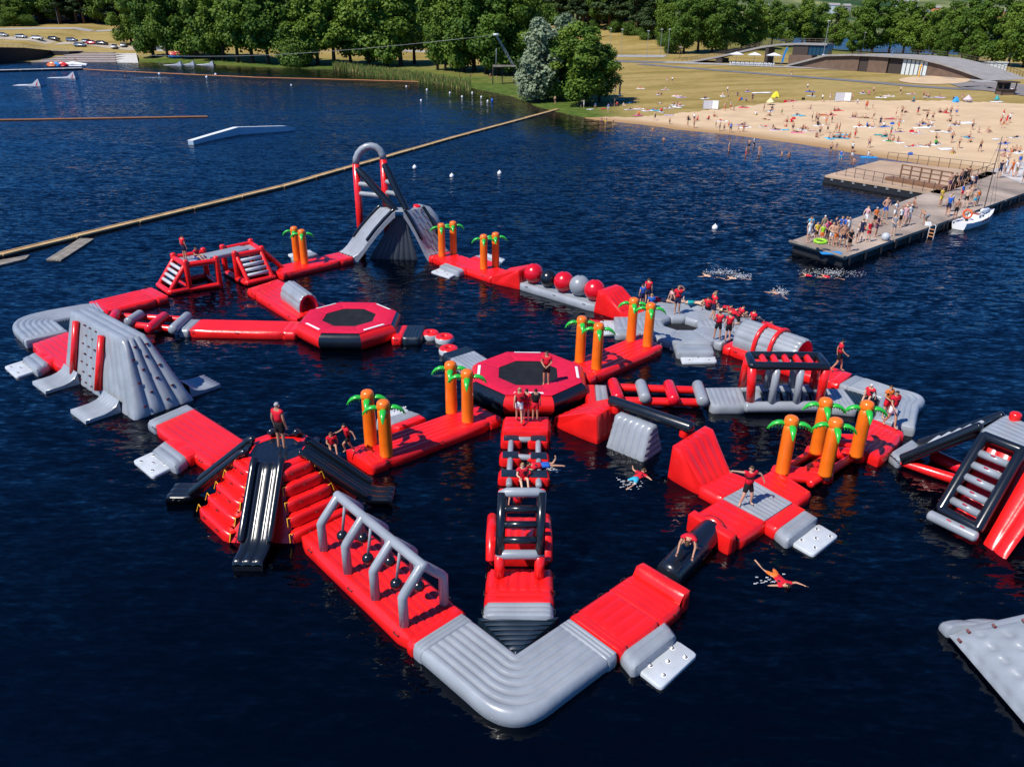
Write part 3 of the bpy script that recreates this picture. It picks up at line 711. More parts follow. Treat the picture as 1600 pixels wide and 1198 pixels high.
m = MB(); m.tube([ridge[0] - ud * .1] + ridge[1:3] + [ridge[3] + ud * .1], .15, 14); m.build('ridge_tube', [GREY], t)
for i in range(3):
 for f, sw in ((.33, .16), (.68, -.18)):
  p = ridge[i] + (ridge[i + 1] - ridge[i]) * f + wv * sw * .3; q = p + V((0, 0, -1.2)) + wv * sw + ud * .05
  m = MB(); m.tube([p, p + (q - p) * .85], .05, 8, cap='flat'); rod = m.build('hanging_rod', [GREY], t)
  m = MB(); m.ball(q, .185, 16, 10); m.build('hanging_ball', [BLACK], rod)
# ================================================================== stepping cubes and the black ladder
t = empty('stepping_cubes', ground0(G(820, 712, .6)), 'six red cubes with black tops joined by grey tubes', 'obstacle', INF)
cubes = [[(798.7, 684), (841, 684.5)], [(797.5, 711), (841.5, 712.5)], [(796, 740), (841.5, 741)]]
cc = []
for row in cubes:
 rr = []
 for p in row:
  c = G(p[0], p[1], .34); rr.append(c); m = MB(); hx, hy = .36, .30
  Q = [V((c.x + a * hx, c.y + b_ * hy, 0)) for a, b_ in ((-1, -1), (1, -1), (1, 1), (-1, 1))]
  m.slab(*Q, .32, .32, ribs=1, amp=.04, side=.09); cb = m.build('red_cube', [RED], t)
  m = MB(); q = [V((x.x * .88 + c.x * .12, x.y * .88 + c.y * .12, .375)) for x in Q]; m.puff(*q, nu=1, amp=.03, pw=.8); m.build('black_top', [DKGREY if False else SLAT], cb)
 cc.append(rr)
for i in range(3):
 if i < 2:
  for j in range(2):
   m = MB(); m.tube([cc[i][j] + V((0, -.28, -.05)), cc[i + 1][j] + V((0, .28, -.05))], .12, 12); m.build('grey_connector', [GREY], t)
 m = MB(); m.tube([cc[i][0] + V((.34, 0, -.08)), cc[i][1] - V((.34, 0, .08))], .13, 12)
 if i < 2: m.build('grey_connector', [GREY], t)
for j in range(2):
 m = MB(); m.tube([cc[0][j] + V((0, .26, -.1)), cc[0][j] + V((0, .75, -.1))], .13, 12); m.build('grey_connector', [GREY], t)
 m = MB(); m.tube([cc[2][j] + V((0, -.26, -.12)), cc[2][j] + V((0, -.62, -.12))], .13, 12); m.build('grey_connector', [GREY], t)
# ladder frame that leans away from the camera
def frame_ladder(t, bl, br, tr, tl, r, rungs, mside, mend, mr, rr, foot=None):
 for a, b_ in ((bl, tl), (br, tr)):
  m = MB(); m.tube([a, (a + b_) / 2, b_], r, 14, cap='flat'); m.build('side_tube', [mside], t)
 for a, b_, o in ((bl, br, 'cross_tube'), (tl, tr, 'cross_tube')):
  d = (b_ - a).normalized(); m = MB(); m.tube([a - d * r * .8, a + d * r * .9, b_ - d * r * .9, b_ + d * r * .8], [r * .35, r * 1.02, r * 1.02, r * .35], 14, cap='flat'); m.build(o, [mend], t)
 for f in rungs:
  a = bl + (tl - bl) * f; b_ = br + (tr - br) * f; m = MB(); m.tube([a, b_], rr, 12, cap='flat'); m.build('rung', [mr], t)
bl, br = at_depth(780.5, 866, 19.35), at_depth(843.5, 866, 19.35); lean = 1.05
tl, tr = at_depth(785, 769, 19.35 + lean), at_depth(846.5, 769, 19.35 + lean)
t = empty('climbing_ladder', V(((bl.x + br.x) / 2, 19.6, 0)), 'black ladder frame with grey end bars rising over a red cushion', 'ladder', INF)
frame_ladder(t, bl, br, tr, tl, .15, (.23, .48, .73), BLACK, GREY, BLACK, .115)
for p in (bl, br):
 m = MB(); m.tube([V((p.x, p.y - .0, .3)), p + V((0, 0, -.05))], .16, 12, cap='flat'); m.build('red_leg', [RED], t)
for p in (tl, tr):
 m = MB(); m.tube([p, V((p.x, p.y + 1.2, .5))], .14, 12); m.build('back_stay', [RED], t)
m = MB(); x0, x1 = bl.x - .28, br.x + .28; y0, y1 = 20.45, 22.3
m.slab((x0, y0), (x1, y0), (x1, y1), (x0, y1), 1.0, .62, ribs=5, side=.12, amp=.05); m.build('red_cushion', [RED], t)
for x in (x0 - .02, x1 + .02):
 m = MB(); m.tube([(x, y0 - .15, .35), (x, y0 + .25, .95), (x, y1 - .3, .8), (x, y1, .4)], .17, 12); m.build('red_bolster', [RED], t)
# ================================================================== ladder frames and bridge at the left
zz = lambda p, h: V((p.x, p.y, h))
FH = 2.1
def cube_frame(label, top_px, ladder, rails, h=FH):
 """top_px: the four post tops in pixels, in order round the frame; ladder: (i, j, reach)"""
 T = [G(p[0], p[1], h) for p in top_px]
 t = empty('ladder_frame', ground0(mid(*T)), label, 'climbing frame', 'red ladder frames'); c = ground0(mid(*T)); r = .19
 for p in T:
  m = MB(); m.tube([zz(p, .05), zz(p, 1.1), zz(p, h - .05)], r, 14); m.build('post', [RED], t)
 for i in range(4):
  a, b = T[i], T[(i + 1) % 4]; d = (b - a).normalized()
  m = MB(); m.tube([zz(a, .2), zz(b, .2)], .2, 14); m.build('base_tube', [RED], t)
  if i in rails:
   m = MB(); m.tube([zz(a, h - .28), zz(b, h - .28)], .17, 14); m.build('top_tube', [RED], t)
 m = MB(); q = [c + (ground0(p) - c) * .92 for p in T]; m.slab(q[0], q[1], q[2], q[3], h - .32, h - .32, ribs=4, amp=.03, side=.04, z0=h - .52); m.build('grey_platform', [GREY], t)
 for (i, j, reach, deckz) in ladder:
  a, b = T[i], T[j]; o = (a + b) / 2 - c; o.z = 0; e = (b - a).normalized(); o = o - e * o.dot(e); o.normalize()
  A0, B0 = zz(a + e * .1, h - .3), zz(b - e * .1, h - .3); A1, B1 = zz(a + e * .1 + o * reach, deckz), zz(b - e * .1 + o * reach, deckz)
  for p, q_ in ((A0, A1), (B0, B1)):
   m = MB(); m.tube([p, (p + q_) / 2, q_], .15, 12); m.build('ladder_rail', [RED], t)
  for f in (.22, .42, .62, .82):
   m = MB(); p = A0 + (A1 - A0) * f; q_ = B0 + (B1 - B0) * f; m.tube([p, q_], .115, 12, cap='flat'); m.build('rung', [PAD], t)
  for p in (zz(a, .2), zz(b, .2)):
   m = MB(); m.tube([p, p + o * (reach + .1)], .19, 12); m.build('base_tube', [RED], t)
  m = MB(); m.tube([zz(a, .2) + o * (reach + .1), zz(b, .2) + o * (reach + .1)], .19, 12); m.build('base_tube', [RED], t)
 return t, T
ta, TA = cube_frame('red ladder frame at the left on which two people rest', [(289, 407), (337, 401), (317, 388), (270, 396)], [(0, 3, 1.15, .35)], (0, 2, 3))
tb, TB = cube_frame('red ladder frame with grey rungs right of the bridge', [(366, 393), (408, 385), (391, 374), (347, 383)], [(0, 1, 1.2, .35)], (0, 1, 2))
a = mid(TB[1], TB[2]) ; e = (TB[1] - TB[2]).normalized(); o = V((e.y, -e.x, 0)); o = o if o.x > 0 else -o
for p in (TB[1], TB[2]):
 m = MB(); m.tube([zz(p, FH - .2), zz(p + o * 1.3, .35)], .16, 12); m.build('stay', [RED], tb)
m = MB(); m.tube([zz(TB[1], .2), zz(TB[1] + o * 1.6, .2)], .19, 12); m.build('base_tube', [RED], tb)
A_, B_ = mid(TA[1], TA[2]), mid(TB[0], TB[3]); d = (B_ - A_).normalized(); n = V((-d.y, d.x, 0)) * .55
A_ -= d * .3; B_ += d * 1.2
t = empty('bridge', ground0(mid(A_, B_)), 'grey inflatable bridge slab between the two red ladder frames', 'bridge', INF)
m = MB(); m.slab(A_ - n, A_ + n, B_ + n, B_ - n, FH - .16, FH - .16, ribs=4, amp=.03, side=.05, z0=FH - .42); m.build('bridge_slab', [GREY], t)
# ================================================================== arched tunnels
def tunnel(label, a, b, w, h, ribs, bands=(), name='tunnel', legs=.0, lining=CRIM):
 """half-round tunnel from ground point a to b"""
 a, b = ground0(a), ground0(b); d = (b - a); L = d.length; d.normalize(); n = V((-d.y, d.x, 0))
 t = empty(name, (a + b) / 2, label, 'tunnel', INF); zb = DZ + .02
 NA = ribs * 6
 def P_(s_, f, r, e=0):
  an = math.pi * f; x, y = math.cos(an), math.sin(an)
  return a + d * s_ + n * (x * (w / 2 + r)) + V((0, 0, zb + (h + r) * max(0, y) ** .8))
 m = MB(); S = [0, .03, .1, .3, L / 2, L - .3, L - .1, L - .03, L]; rows = []
 for s_ in S:
  e = min(1, (min(s_, L - s_) + .01) / .12) ** .5; rows.append([P_(s_, f / NA, (.0 + .055 * max(0, 1 - (2 * ((f / 6) % 1) - 1) ** 2) ** .5) * e - .06 * (1 - e)) for f in range(NA + 1)])
 inner = [[P_(s_, f / NA, -.17) for f in range(NA + 1)] for s_ in (L, L * .5, 0)]
 k = NA + 1
 m.add([p for r_ in rows for p in r_], [(i * k + j, i * k + j + 1, (i + 1) * k + j + 1, (i + 1) * k + j) for i in range(len(S) - 1) for j in range(NA)]); m.build('outer_skin', [GREY], t)
 m = MB(); al = [rows[-1]] + inner + [rows[0]]
 m.add([p for r_ in al for p in r_], [(i * k + j, i * k + j + 1, (i + 1) * k + j + 1, (i + 1) * k + j) for i in range(len(al) - 1) for j in range(NA)]); m.build('lining', [lining], t)
 for s_ in bands:
  m = MB(); m.tube([P_(s_, f / 20, .12) for f in range(21)], .115, 12); m.build('red_band', [RED], t)
 if len(bands) == 2:
  m = MB(); m.tube([P_(bands[0], .5, .12), P_(bands[1], .5, .12)], .11, 12); m.build('red_bar', [RED], t)
 return t
a, b = mid(g2((1146, 542)), g2((1171, 529))), mid(g2((1240, 577)), g2((1266, 562)))
tunnel('big grey arched tunnel with two red bands at the right', a, b, 1.75, 1.30, 9, bands=((b - a).length * .37, (b - a).length * .62))
a, b = mid(g2((434, 473)), g2((474, 457))), mid(g2((463, 496)), g2((503, 478)))
tunnel('small grey tunnel with a round mouth next to the left trampoline', a, b, 1.25, 1.05, 7)
# ================================================================== bolster ladders
def bolsters(label, rails, cross, name='bolster_ladder', extra=None):
 P0 = g2(cross[0][0], .35)
 t = empty(name, ground0(P0), label, 'balance obstacle', INF)
 for a, b in rails:
  m = MB(); m.tube([G(*a, .26), (G(*a, .26) + G(*b, .26)) / 2, G(*b, .26)], .20, 14); m.build('rail_tube', [RED], t)
 for a, b, mt in cross:
  m = MB(); A, B = G(*a, .52), G(*b, .52); m.tube([A, (A + B) / 2, B], .275, 16); m.build('cross_bolster', [mt], t)
 return t
t = bolsters('row of red and grey bolsters on two red tubes right of the middle trampoline', [((955, 605), (1090, 610)), ((962, 626), (1096, 629))],
 [((958, 598), (966, 622), LRED), ((1001, 600), (1008, 622), GREY), ((1045, 601), (1053, 625), LRED), ((1090, 602), (1098, 627), GREY)])
for q, mt in (([(915, 601), (929, 601), (932, 632), (918, 633)], RED), ([(930, 601), (947, 602), (951, 627), (933, 632)], GREY)):
 m = MB(); Q = [g2(p, .4) for p in q]; m.slab(Q[0], Q[3], Q[2], Q[1], .4, .4, ribs=0, bands=((1., 2, 0),), amp=.04); m.build('end_deck', [mt], t)
bolsters('red and grey bolsters on two red tubes behind the climbing wall', [((188, 494), (282, 499)), ((203, 507), (268, 514))],
 [((293, 494), (270, 515), GREY), ((257, 494), (233, 514), LRED), ((219, 491), (201, 503), GREY), ((182, 489), (176, 500), LRED)])
# ================================================================== pillar gallery with a black top frame
t = empty('pillar_gallery', ground0(G(1225, 620, .3)), 'gallery of grey pillars and red posts under a black frame at the right', 'obstacle', INF)
m = MB(); Q = [g2(p) for p in ((1112, 632), (1101, 606), (1157, 605), (1166, 632))]; m.slab(Q[0], Q[1], Q[2], Q[3], DZ, DZ, ribs=0, bands=((1., 7, 0),), amp=.04); m.build('entry_deck', [GREY], t)
m = MB(); Q = [g2(p) for p in ((1284, 631), (1278, 606), (1318, 608), (1340, 637))]; m.slab(Q[0], Q[1], Q[2], Q[3], DZ, DZ, ribs=0, bands=((.3, 2, 1), (1., 5, 0)), amp=.04, smi=0); m.build('exit_deck', [GREY, SLAT], t)
f0, f1, k0, k1 = G(1166, 636, .3), G(1284, 635, .3), G(1158, 608, .3), G(1278, 609, .3)
for a, b in ((f0, f1), (k0, k1)):
 m = MB(); m.tube([a, (a + b) / 2, b], .26, 16); m.build('base_tube', [GREY], t)
for i in range(8):
 u0, u1 = i / 8 + .015, (i + 1) / 8 - .015; q = [f0 + (f1 - f0) * u0, f0 + (f1 - f0) * u1, k0 + (k1 - k0) * u1, k0 + (k1 - k0) * u0]; q = [zz(p, .34) for p in q]
 n = (q[3] - q[0]).normalized() * .24; q = [q[0] + n, q[1] + n, q[2] - n, q[3] - n]
 m = MB(); m.slab(*q, .30, .30, ribs=1, amp=.04, side=.01, z0=.1); m.build('slat', [SLAT if i % 2 == 0 else (GREY if i in (1, 5) else SLAT)], t)
GH = 2.35
tf0, tf1, tk1, tk0 = G(1176, 571, GH), G(1291, 573, GH), G(1279, 556, GH), G(1170, 555, GH)
r4 = [tf0, tf1, tk1, tk0]
for i in range(4):
 a, b = r4[i], r4[(i + 1) % 4]; d = (b - a).normalized(); m = MB(); m.tube([a - d * .1, a + d * .1, b - d * .1, b + d * .1], [.14, .19, .19, .14], 14); m.build('top_tube', [BLACK], t)
for i in range(5):
 u = .18 + i * .16; a = tf0 + (tf1 - tf0) * u; b = tk0 + (tk1 - tk0) * u; m = MB(); m.tube([a + V((0, 0, -.02)), b + V((0, 0, -.02))], .155, 12); m.build('red_cross_tube', [RED], t)
def post(tp_, bs, r, mt, nm):
 m = MB(); m.tube([zz(bs, .3), (zz(bs, .3) + tp_) / 2, tp_ + V((0, 0, -.1))], r, 14, cap='flat'); m.build(nm, [mt], t)
post(tf0, G(1172, 631, .4), .20, RED, 'red_post'); post(tk0, G(1159, 604, .4), .20, RED, 'red_post'); post(tf1, G(1280, 630, .4), .20, RED, 'red_post'); post(tk1, G(1270, 606, .4), .20, RED, 'red_post')
for u in (.34, .67):
 post(tf0 + (tf1 - tf0) * u, f0 + (f1 - f0) * (u - .02), .165, GREY, 'grey_pillar'); post(tk0 + (tk1 - tk0) * u, k0 + (k1 - k0) * (u - .02), .165, GREY, 'grey_pillar')
# ================================================================== open red frame that carries four palms
t = empty('palm_frame', ground0(G(1275, 725, .3)), 'open red tube frame standing in the water with four palms on it', 'deck', INF)
p15, p16, p17, p18 = [G(*p, .3) for p in ((1219, 735), (1272, 704), (1288, 740), (1338, 708))]
e1, e2 = G(1232, 760, .3) , G(1268, 772, .3)
d1 = (p16 - p15); d2 = (p18 - p17)
for a, b, r in ((p15 - d1 * .25, p16 + d1 * .45, .17), (p17 - d2 * .4, p18 + d2 * .55, .17), (p15, p17, .27), (p16, p18, .27), (mid(p15, p17), mid(p16, p18), .2), (p15 - d1 * .2, p17 - d2 * .2, .2), (p16 + d1 * .4, p18 + d2 * .5, .24), (p16 + d1 * .7, p18 + d2 * .75, .24)):
 m = MB(); m.tube([zz(a, .24), zz(mid(a, b), .24), zz(b, .24)], r, 14); m.build('frame_tube', [RED], t)
for p in (p15, p16, p17, p18):
 m = MB(); m.tube([zz(p, .02), zz(p, .2), zz(p, .40)], [.36, .36, .31], 16, cap='flat'); m.build('palm_socket', [RED], t)
# ================================================================== grey platform with an octagonal hole
pc = G(1064.5, 506, .4); c = ground0(pc)
t = empty('ring_platform', c, 'grey swim platform with an octagonal hole crowded with people', 'platform', INF)
RQ = 3.0; O8 = lambda r, k, z: V((c.x + r * math.cos(R(22.5 + 45 * k)), c.y + r * math.sin(R(22.5 + 45 * k)), z))
for k in range(8):
 m = MB(); m.puff(O8(1.18, k - 1, DZ), O8(RQ, k - 1, DZ), O8(RQ, k, DZ), O8(1.18, k, DZ), nv=0, nu=6, amp=.04)
 m.puff(O8(1.18, k - 1, -.1), O8(1.18, k, -.1), O8(1.18, k, DZ), O8(1.18, k - 1, DZ), nv=1, amp=.12, away=O8(1.9, k - 1, .2)); m.puff(O8(RQ, k - 1, -.1), O8(RQ, k, -.1), O8(RQ, k, DZ), O8(RQ, k - 1, DZ), nv=1, amp=.1, away=c)
 m.build('platform_segment', [GREY], t)
m = MB(); m.add([O8(1.2, k, .02) for k in range(8)], [tuple(range(8))], 0, False); m.build('hole_net', [MESHM], t)
for a, L, w, nm in ((90, 1.4, 2.2, 'arm'), (0, 1.9, 2.3, 'arm'), (-90, .3, 2.1, 'arm'), (180, 1.0, 2.0, 'arm'), (45, 1.0, 2.3, 'arm'), (-45, .5, 1.9, 'arm')):
 d = V((math.cos(R(a)), math.sin(R(a)), 0)); n = V((-d.y, d.x, 0)) * w / 2; r0 = RQ * .93
 m = MB(); m.slab(c + d * r0 - n, c + d * r0 + n, c + d * (r0 + L) + n, c + d * (r0 + L) - n, DZ, DZ, ribs=0, bands=((1., max(2, int(L / .3)), 0),), amp=.04, side=.1); m.build('arm_deck', [GREY], t)
boarding('pale boarding pad in front of the grey ring platform', None, [(1056, 536), (1109, 536), (1115, 551), (1061, 551)], [(1062, 553), (1116, 553), (1121, 565), (1066, 566)])
boarding('pale boarding pad left of the grey ring platform, under the palms', None, [(1000, 493), (1000, 521), (962, 521), (962, 497)], [(960, 500), (962, 520), (940, 522), (937, 501)])
# ================================================================== big slide tower at the back
dl = (g2((552, 402)) - g2((440, 428))).normalized(); dr = (g2((768, 433)) - g2((671, 400))).normalized(); nl, nr_ = V((-dl.y, dl.x, 0)) * 1.9, V((-dr.y, dr.x, 0)) * 1.9
A0 = g2((552, 402)); A1 = A0 + nl; B0 = g2((671, 400)); B1 = B0 + nr_
yF = (A0.y + B0.y) / 2; yK = (A1.y + B1.y) / 2
T0, T1 = at_depth(617, 331, yF + .15), at_depth(630, 330, yF + .15); hT = T0.z
K0, K1 = at_depth(599, 323, yK), at_depth(655, 324, yK)
t = empty('peak_slide_tower', V(((A0.x + B0.x) / 2, (yF + yK) / 2, 0)), 'grey double-sided slide tower with an arch of red and grey tubes at the back', 'slide tower', INF)
K0.z = K1.z = hT; w_ = yK - yF
def flank(a0, a1, t0, t1, nu, name):
 # concave flank from the deck level up to the crest
 pr = [(0, 0), (.10, .05), (.22, .16), (.36, .34), (.55, .57), (.78, .81), (.95, .97), (1, 1)]
 m = MB(); n = nu * 6; rows = []
 for f, g in pr:
  row = []
  for i in range(n + 1):
   u = i / n; p = (a0 * (1 - u) + a1 * u) * (1 - f) + (t0 * (1 - u) + t1 * u) * f
   row.append(V((p.x, p.y, a0.z * (1 - g) + t0.z * g + .06 * max(0, 1 - (2 * ((i / 6) % 1) - 1) ** 2) ** .5)))
  rows.append(row)
 m.add([p for r_ in rows for p in r_], [(a * (n + 1) + b, a * (n + 1) + b + 1, (a + 1) * (n + 1) + b + 1, (a + 1) * (n + 1) + b) for a in range(len(pr) - 1) for b in range(n)])
 for e in (0, n):
  up_ = [r_[e] for r_ in rows]; lo = [p - V((0, 0, .42 if k > 1 else .5)) for k, p in enumerate(up_)]; m.add(up_ + lo, [(i, i + 1, 8 + i + 1, 8 + i) for i in range(7)])
 m.build(name, [GREY], t); return rows
TL1 = T0 + nl; TR1 = T1 + nr_; TL1.z = TR1.z = T0.z = T1.z = hT
R1 = flank(A0, A1, T0, TL1, 5, 'left_flank'); R2 = flank(B0, B1, T1, TR1, 5, 'right_flank')
m = MB(); m.puff(T0, T1, TR1, TL1, nv=3, amp=.06); m.build('top_deck', [GREY], t)
# recessed inner walls below the peak, their grey darkened to paint the shade
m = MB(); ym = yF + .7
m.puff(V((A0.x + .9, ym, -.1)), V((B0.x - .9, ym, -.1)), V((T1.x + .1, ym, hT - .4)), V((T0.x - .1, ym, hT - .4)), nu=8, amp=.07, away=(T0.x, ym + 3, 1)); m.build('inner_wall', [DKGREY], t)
for rows, lo, hi in ((R1, .34, .97), (R2, .30, .97)):
 for e in (2, -3):
  pts = [rows[k][e] + V((0, 0, .06)) for k in (3, 4, 5, 6, 7)]
  m = MB(); m.tube(pts, .125, 12); m.build('side_tube', [BLACK], t)
for i in range(9):
 for u in ((.35, .7) if i % 2 else (.5, .8)):
  f = .2 + i * .085; k = min(6, int(f * 7)); r_, s_ = R2[k], R2[k + 1]; q = f * 7 - k
  n = len(r_) - 1; j = int(u * n); hold(t, r_[j] * (1 - q) + s_[j] * q + V((0, 0, .03)), V((.7, 0, .7)), s=.075)
yP = yK + .5
PA0, PA1 = at_depth(556, 256, yP), at_depth(599, 249, yP)
for p in (PA0, PA1):
 m = MB(); m.tube([V((p.x, p.y, 0)), V((p.x, p.y, p.z / 2)), p], .26, 16, cap='flat'); m.build('red_pillar', [RED], t)
m = MB(); cx = mid(PA0, PA1); rr = (PA1 - PA0).length / 2; ex = (PA1 - PA0).normalized()
m.tube([cx - ex * rr * math.cos(math.pi * i / 9) + V((0, 0, rr * 1.05 * math.sin(math.pi * i / 9))) for i in range(10)], .25, 16, cap='flat'); m.build('grey_arch', [GREY], t)
for p, q in ((PA0, T0 + V((-.1, .5, .1))), (PA1, T1 + V((.15, .5, .1)))):
 m = MB(); a = p + V((0, 0, -.3)); m.tube([a, a + (q - a) * .25 + V((0, 0, .06)), a + (q - a) * .6, q], [.25, .28, .26, .24], 14); m.build('black_strut', [BLACK], t)
 for f in (.42, .68):
  s_ = a + (q - a) * f; m = MB(); m.tube([V((p.x, p.y, s_.z)), s_], .18, 12); m.build('grey_brace', [GREY], t)
# the curved slide tube seen behind the right shoulder
m = MB(); e = V((T1.x + .2, yK + .5, hT - .3)); m.tube([e, e + V((.7, .2, .12)), e + V((1.3, .35, -.05)), e + V((1.75, .45, -.6)), e + V((1.95, .5, -1.3)), e + V((2.0, .5, -3))], .38, 16); m.build('rear_tube', [GREY], t)
m = MB(); m.ball(e + V((.55, .1, .3)), .38, 16, 10, sz=.5); m.build('red_cap', [RED], t)
# ================================================================== tower at the right edge
t = empty('edge_tower', ground0(G(1560, 790, 0)), 'red tower at the right edge with black ladder, grey rungs and black ramp', 'climbing tower', INF)
ET = 2.62
bl, br, tl, tr = G(1470, 795, .45), G(1527, 826, .45), G(1538, 681, ET), G(1597, 704, ET)
dx = (br - bl).normalized()
for a, b in ((bl, tl), (br, tr)):
 m = MB(); m.tube([a, (a + b) / 2, b], .19, 16); m.build('side_tube', [BLACK], t)
for a, b in ((bl, br), (tl, tr)):
 m = MB(); m.tube([a, b], .185, 14); m.build('cross_tube', [BLACK], t)
for i, f in enumerate((.15, .31, .47, .63, .79)):
 a = bl + (tl - bl) * f + dx * .17; b = br + (tr - br) * f - dx * .17
 m = MB(); m.tube([a, b], .145, 14, cap='flat'); ru = m.build('rung', [GREY], t)
 c_ = mid(a, b); up_ = (tl - bl).cross(dx); up_ = up_ if up_.y < 0 else -up_; up_.normalize()
 m = MB(); k = c_ + up_ * .145 + V((0, 0, .03)); m.tube([k - dx * .07, k - dx * .06 + up_ * .03, k + dx * .06 + up_ * .03, k + dx * .07], .022, 6); m.build('red_grip', [CRIM], ru)
a, b = G(1454, 805, .3), G(1523, 838, .3); m = MB(); m.tube([a, mid(a, b), b], .2, 14); m.build('foot_bolster', [GREY], t)
for f in (.35, .65):
 k = a + (b - a) * f + V((0, -.12, .17)); m = MB(); m.tube([k - dx * .07, k - dx * .06 + V((0, -.02, .03)), k + dx * .06 + V((0, -.02, .03)), k + dx * .07], .022, 6); m.build('red_grip', [CRIM], t)
bk = V((-dx.y, dx.x, 0)); bk = bk if bk.y > 0 else -bk
# red body behind the ladder
Lb, Rb = zz(bl, -.1), zz(br, -.1); ctr = mid(bl, br) + bk * 2 + V((0, 0, 1))
tl2, tr2 = zz(tl, ET - .15) + bk * .05, zz(tr, ET - .15) + bk * .05
m = MB(); F0, F1 = Lb + bk * .5, Rb + bk * .5; K0_, K1_ = tl2 + bk * 1.9, tr2 + bk * 1.9
for p in ((F0, tl2, K0_, zz(K0_, -.1)), (F1, tr2, K1_, zz(K1_, -.1))): m.puff(p[0], p[3], p[2], p[1], nu=3, amp=.09, away=ctr)
m.puff(F0 + bk * .35, F1 + bk * .35, tr2 + bk * .3, tl2 + bk * .3, nu=3, amp=.04, away=ctr + bk); m.puff(zz(K0_, -.1), zz(K1_, -.1), K1_, K0_, nu=3, amp=.06, away=ctr); m.build('red_body', [RED], t)
rs = [br + dx * .3, tr + dx * .35]; m = MB(); q = zz(rs[0], -.1); m.puff(q, q + bk * 2.6 + dx * .3, zz(rs[1] + bk * 1.9 + dx * .6, ET - .3), zz(rs[1], ET - .25), nu=2, amp=.1, away=ctr); m.puff(q + dx * .9 - bk * .2, q, zz(rs[1], ET - .25), zz(rs[1], ET - .25) + dx * 1.2, nu=2, amp=.1, away=ctr + bk); m.build('red_side', [RED], t)
m = MB(); q = [G(1538, 672, ET), G(1574, 649, ET)]; e = (q[1] - q[0]); m.slab(q[0] - dx * .05, q[0] + dx * 3.0, q[1] + dx * 3.0, q[1] - dx * .05, ET, ET, ribs=0, bands=((1., 6, 0),), amp=.05, side=.1, z0=ET - .4); m.build('top_deck', [GREY], t)
m = MB(); c_ = G(1586, 652, ET + .1); m.tube([c_ - V((0, 0, .5)), c_, c_ + V((0, 0, .12))], .21, 16); m.build('red_post', [RED], t)
ra, rb_, rc, rd = G(1410, 716, .45), G(1438, 693, .45), G(1566, 650, ET - .05), G(1531, 667, ET - .05)
ctr = mid(ra, rb_, rc, rd) - V((0, 0, 1)); m = MB(); m.puff(ra, rb_, rc, rd, nu=4, amp=.05); m.puff(ra, rd, rd - V((0, 0, .45)), ra - V((0, 0, .35)), nv=1, amp=.12, away=ctr + V((0, 3, 1))); m.puff(rb_, rc, rc - V((0, 0, .45)), rb_ - V((0, 0, .35)), nv=1, amp=.1, away=ctr + V((0, -3, 1))); m.puff(ra - V((0, 0, .35)), rb_ - V((0, 0, .35)), rc - V((0, 0, .45)), rd - V((0, 0, .45)), nu=1, amp=.03, away=ctr + V((0, 0, 3))); rp = m.build('black_ramp', [BLACK], t)
for a, b in ((ra, rd), (rb_, rc)):
 m = MB(); m.tube([a + V((0, 0, .02)), (a + b) / 2 + V((0, 0, .02)), b + V((0, 0, .04))], .17, 14); m.build('ramp_edge_tube', [BLACK], rp)
for i in range(5):
 f = .3 + i * .13; a = ra + (rd - ra) * f; b = rb_ + (rc - rb_) * f; m = MB(); e = (b - a); m.tube([a + e * .25 + V((0, 0, .06)), b - e * .25 + V((0, 0, .06))], .11, 10); m.build('grey_step', [PAD], rp)
a, b = G(1408, 722, .2), G(1490, 748, .2); m = MB(); m.tube([a, mid(a, b), b + (b - a) * .1], [.14, .2, .22], 14); m.build('base_tube', [RED], t)
a, b = G(1460, 712, .25), G(1510, 735, .25); m = MB(); m.tube([a, b], .26, 14); m.build('base_tube', [LRED], t)
m = MB(); a = G(1520, 650, .2); m.tube([b, b + V((1.2, 1.2, 0))], .22, 12); m.build('base_tube', [RED], t)
# ================================================================== big grey block at the lower right corner
q0, q1 = G(1482, 992, .1), G(1606, 1136, .1); dv = (q1 - q0).normalized(); nr = V((-dv.y, dv.x, 0)); nr = nr if nr.x > 0 else -nr
t = empty('corner_block', ground0(mid(q0, q1) + nr * 1.5), 'big quilted grey block cut off by the lower right corner', 'climbing wall', INF)
L = 5.; B_0, B_1 = q0 - dv * .0, q0 + dv * L; T_0, T_1 = B_0 + nr * 1.7 + dv * 1.0, B_1 + nr * 1.7; T_0.z = 1.55; T_1.z = 2.1
m = MB(); N = 40; vs = []; fs = []; fn = (B_1 - B_0).cross(T_0 - B_0).normalized(); fn = fn if fn.z > 0 else -fn
for j in range(N + 1):
 for i in range(N + 1):
  u, v = i / N, j / N; p = (B_0 * (1 - u) + B_1 * u) * (1 - v) + (T_0 * (1 - u) + T_1 * u) * v
  s_, w2 = u * 9, v * 4; dd = 9
  for a in range(10):
   for b_ in range(5):
    ox = a + (.5 if b_ % 2 else 0); q = math.hypot((s_ - ox) * .62, (w2 - b_ - .2) * .62); dd = min(dd, q)
  e = min(1, min(u * L, (1 - u) * L, v * 2.4, (1 - v) * 2.4) / .35) ** .5
  vs.append(p + fn * (.14 * e - .14 * e * math.exp(-(dd / .13) ** 2)))
for j in range(N):
 for i in range(N): a = j * (N + 1) + i; fs.append((a, a + 1, a + N + 2, a + N + 1))
m.add(vs, fs); ctr = mid(B_0, B_1) + nr * 2
K_0 = B_0 + nr * 3.4; K_1 = B_1 + nr * 3.4; U0, U1 = T_0 + nr * 1.2, T_1 + nr * 1.2
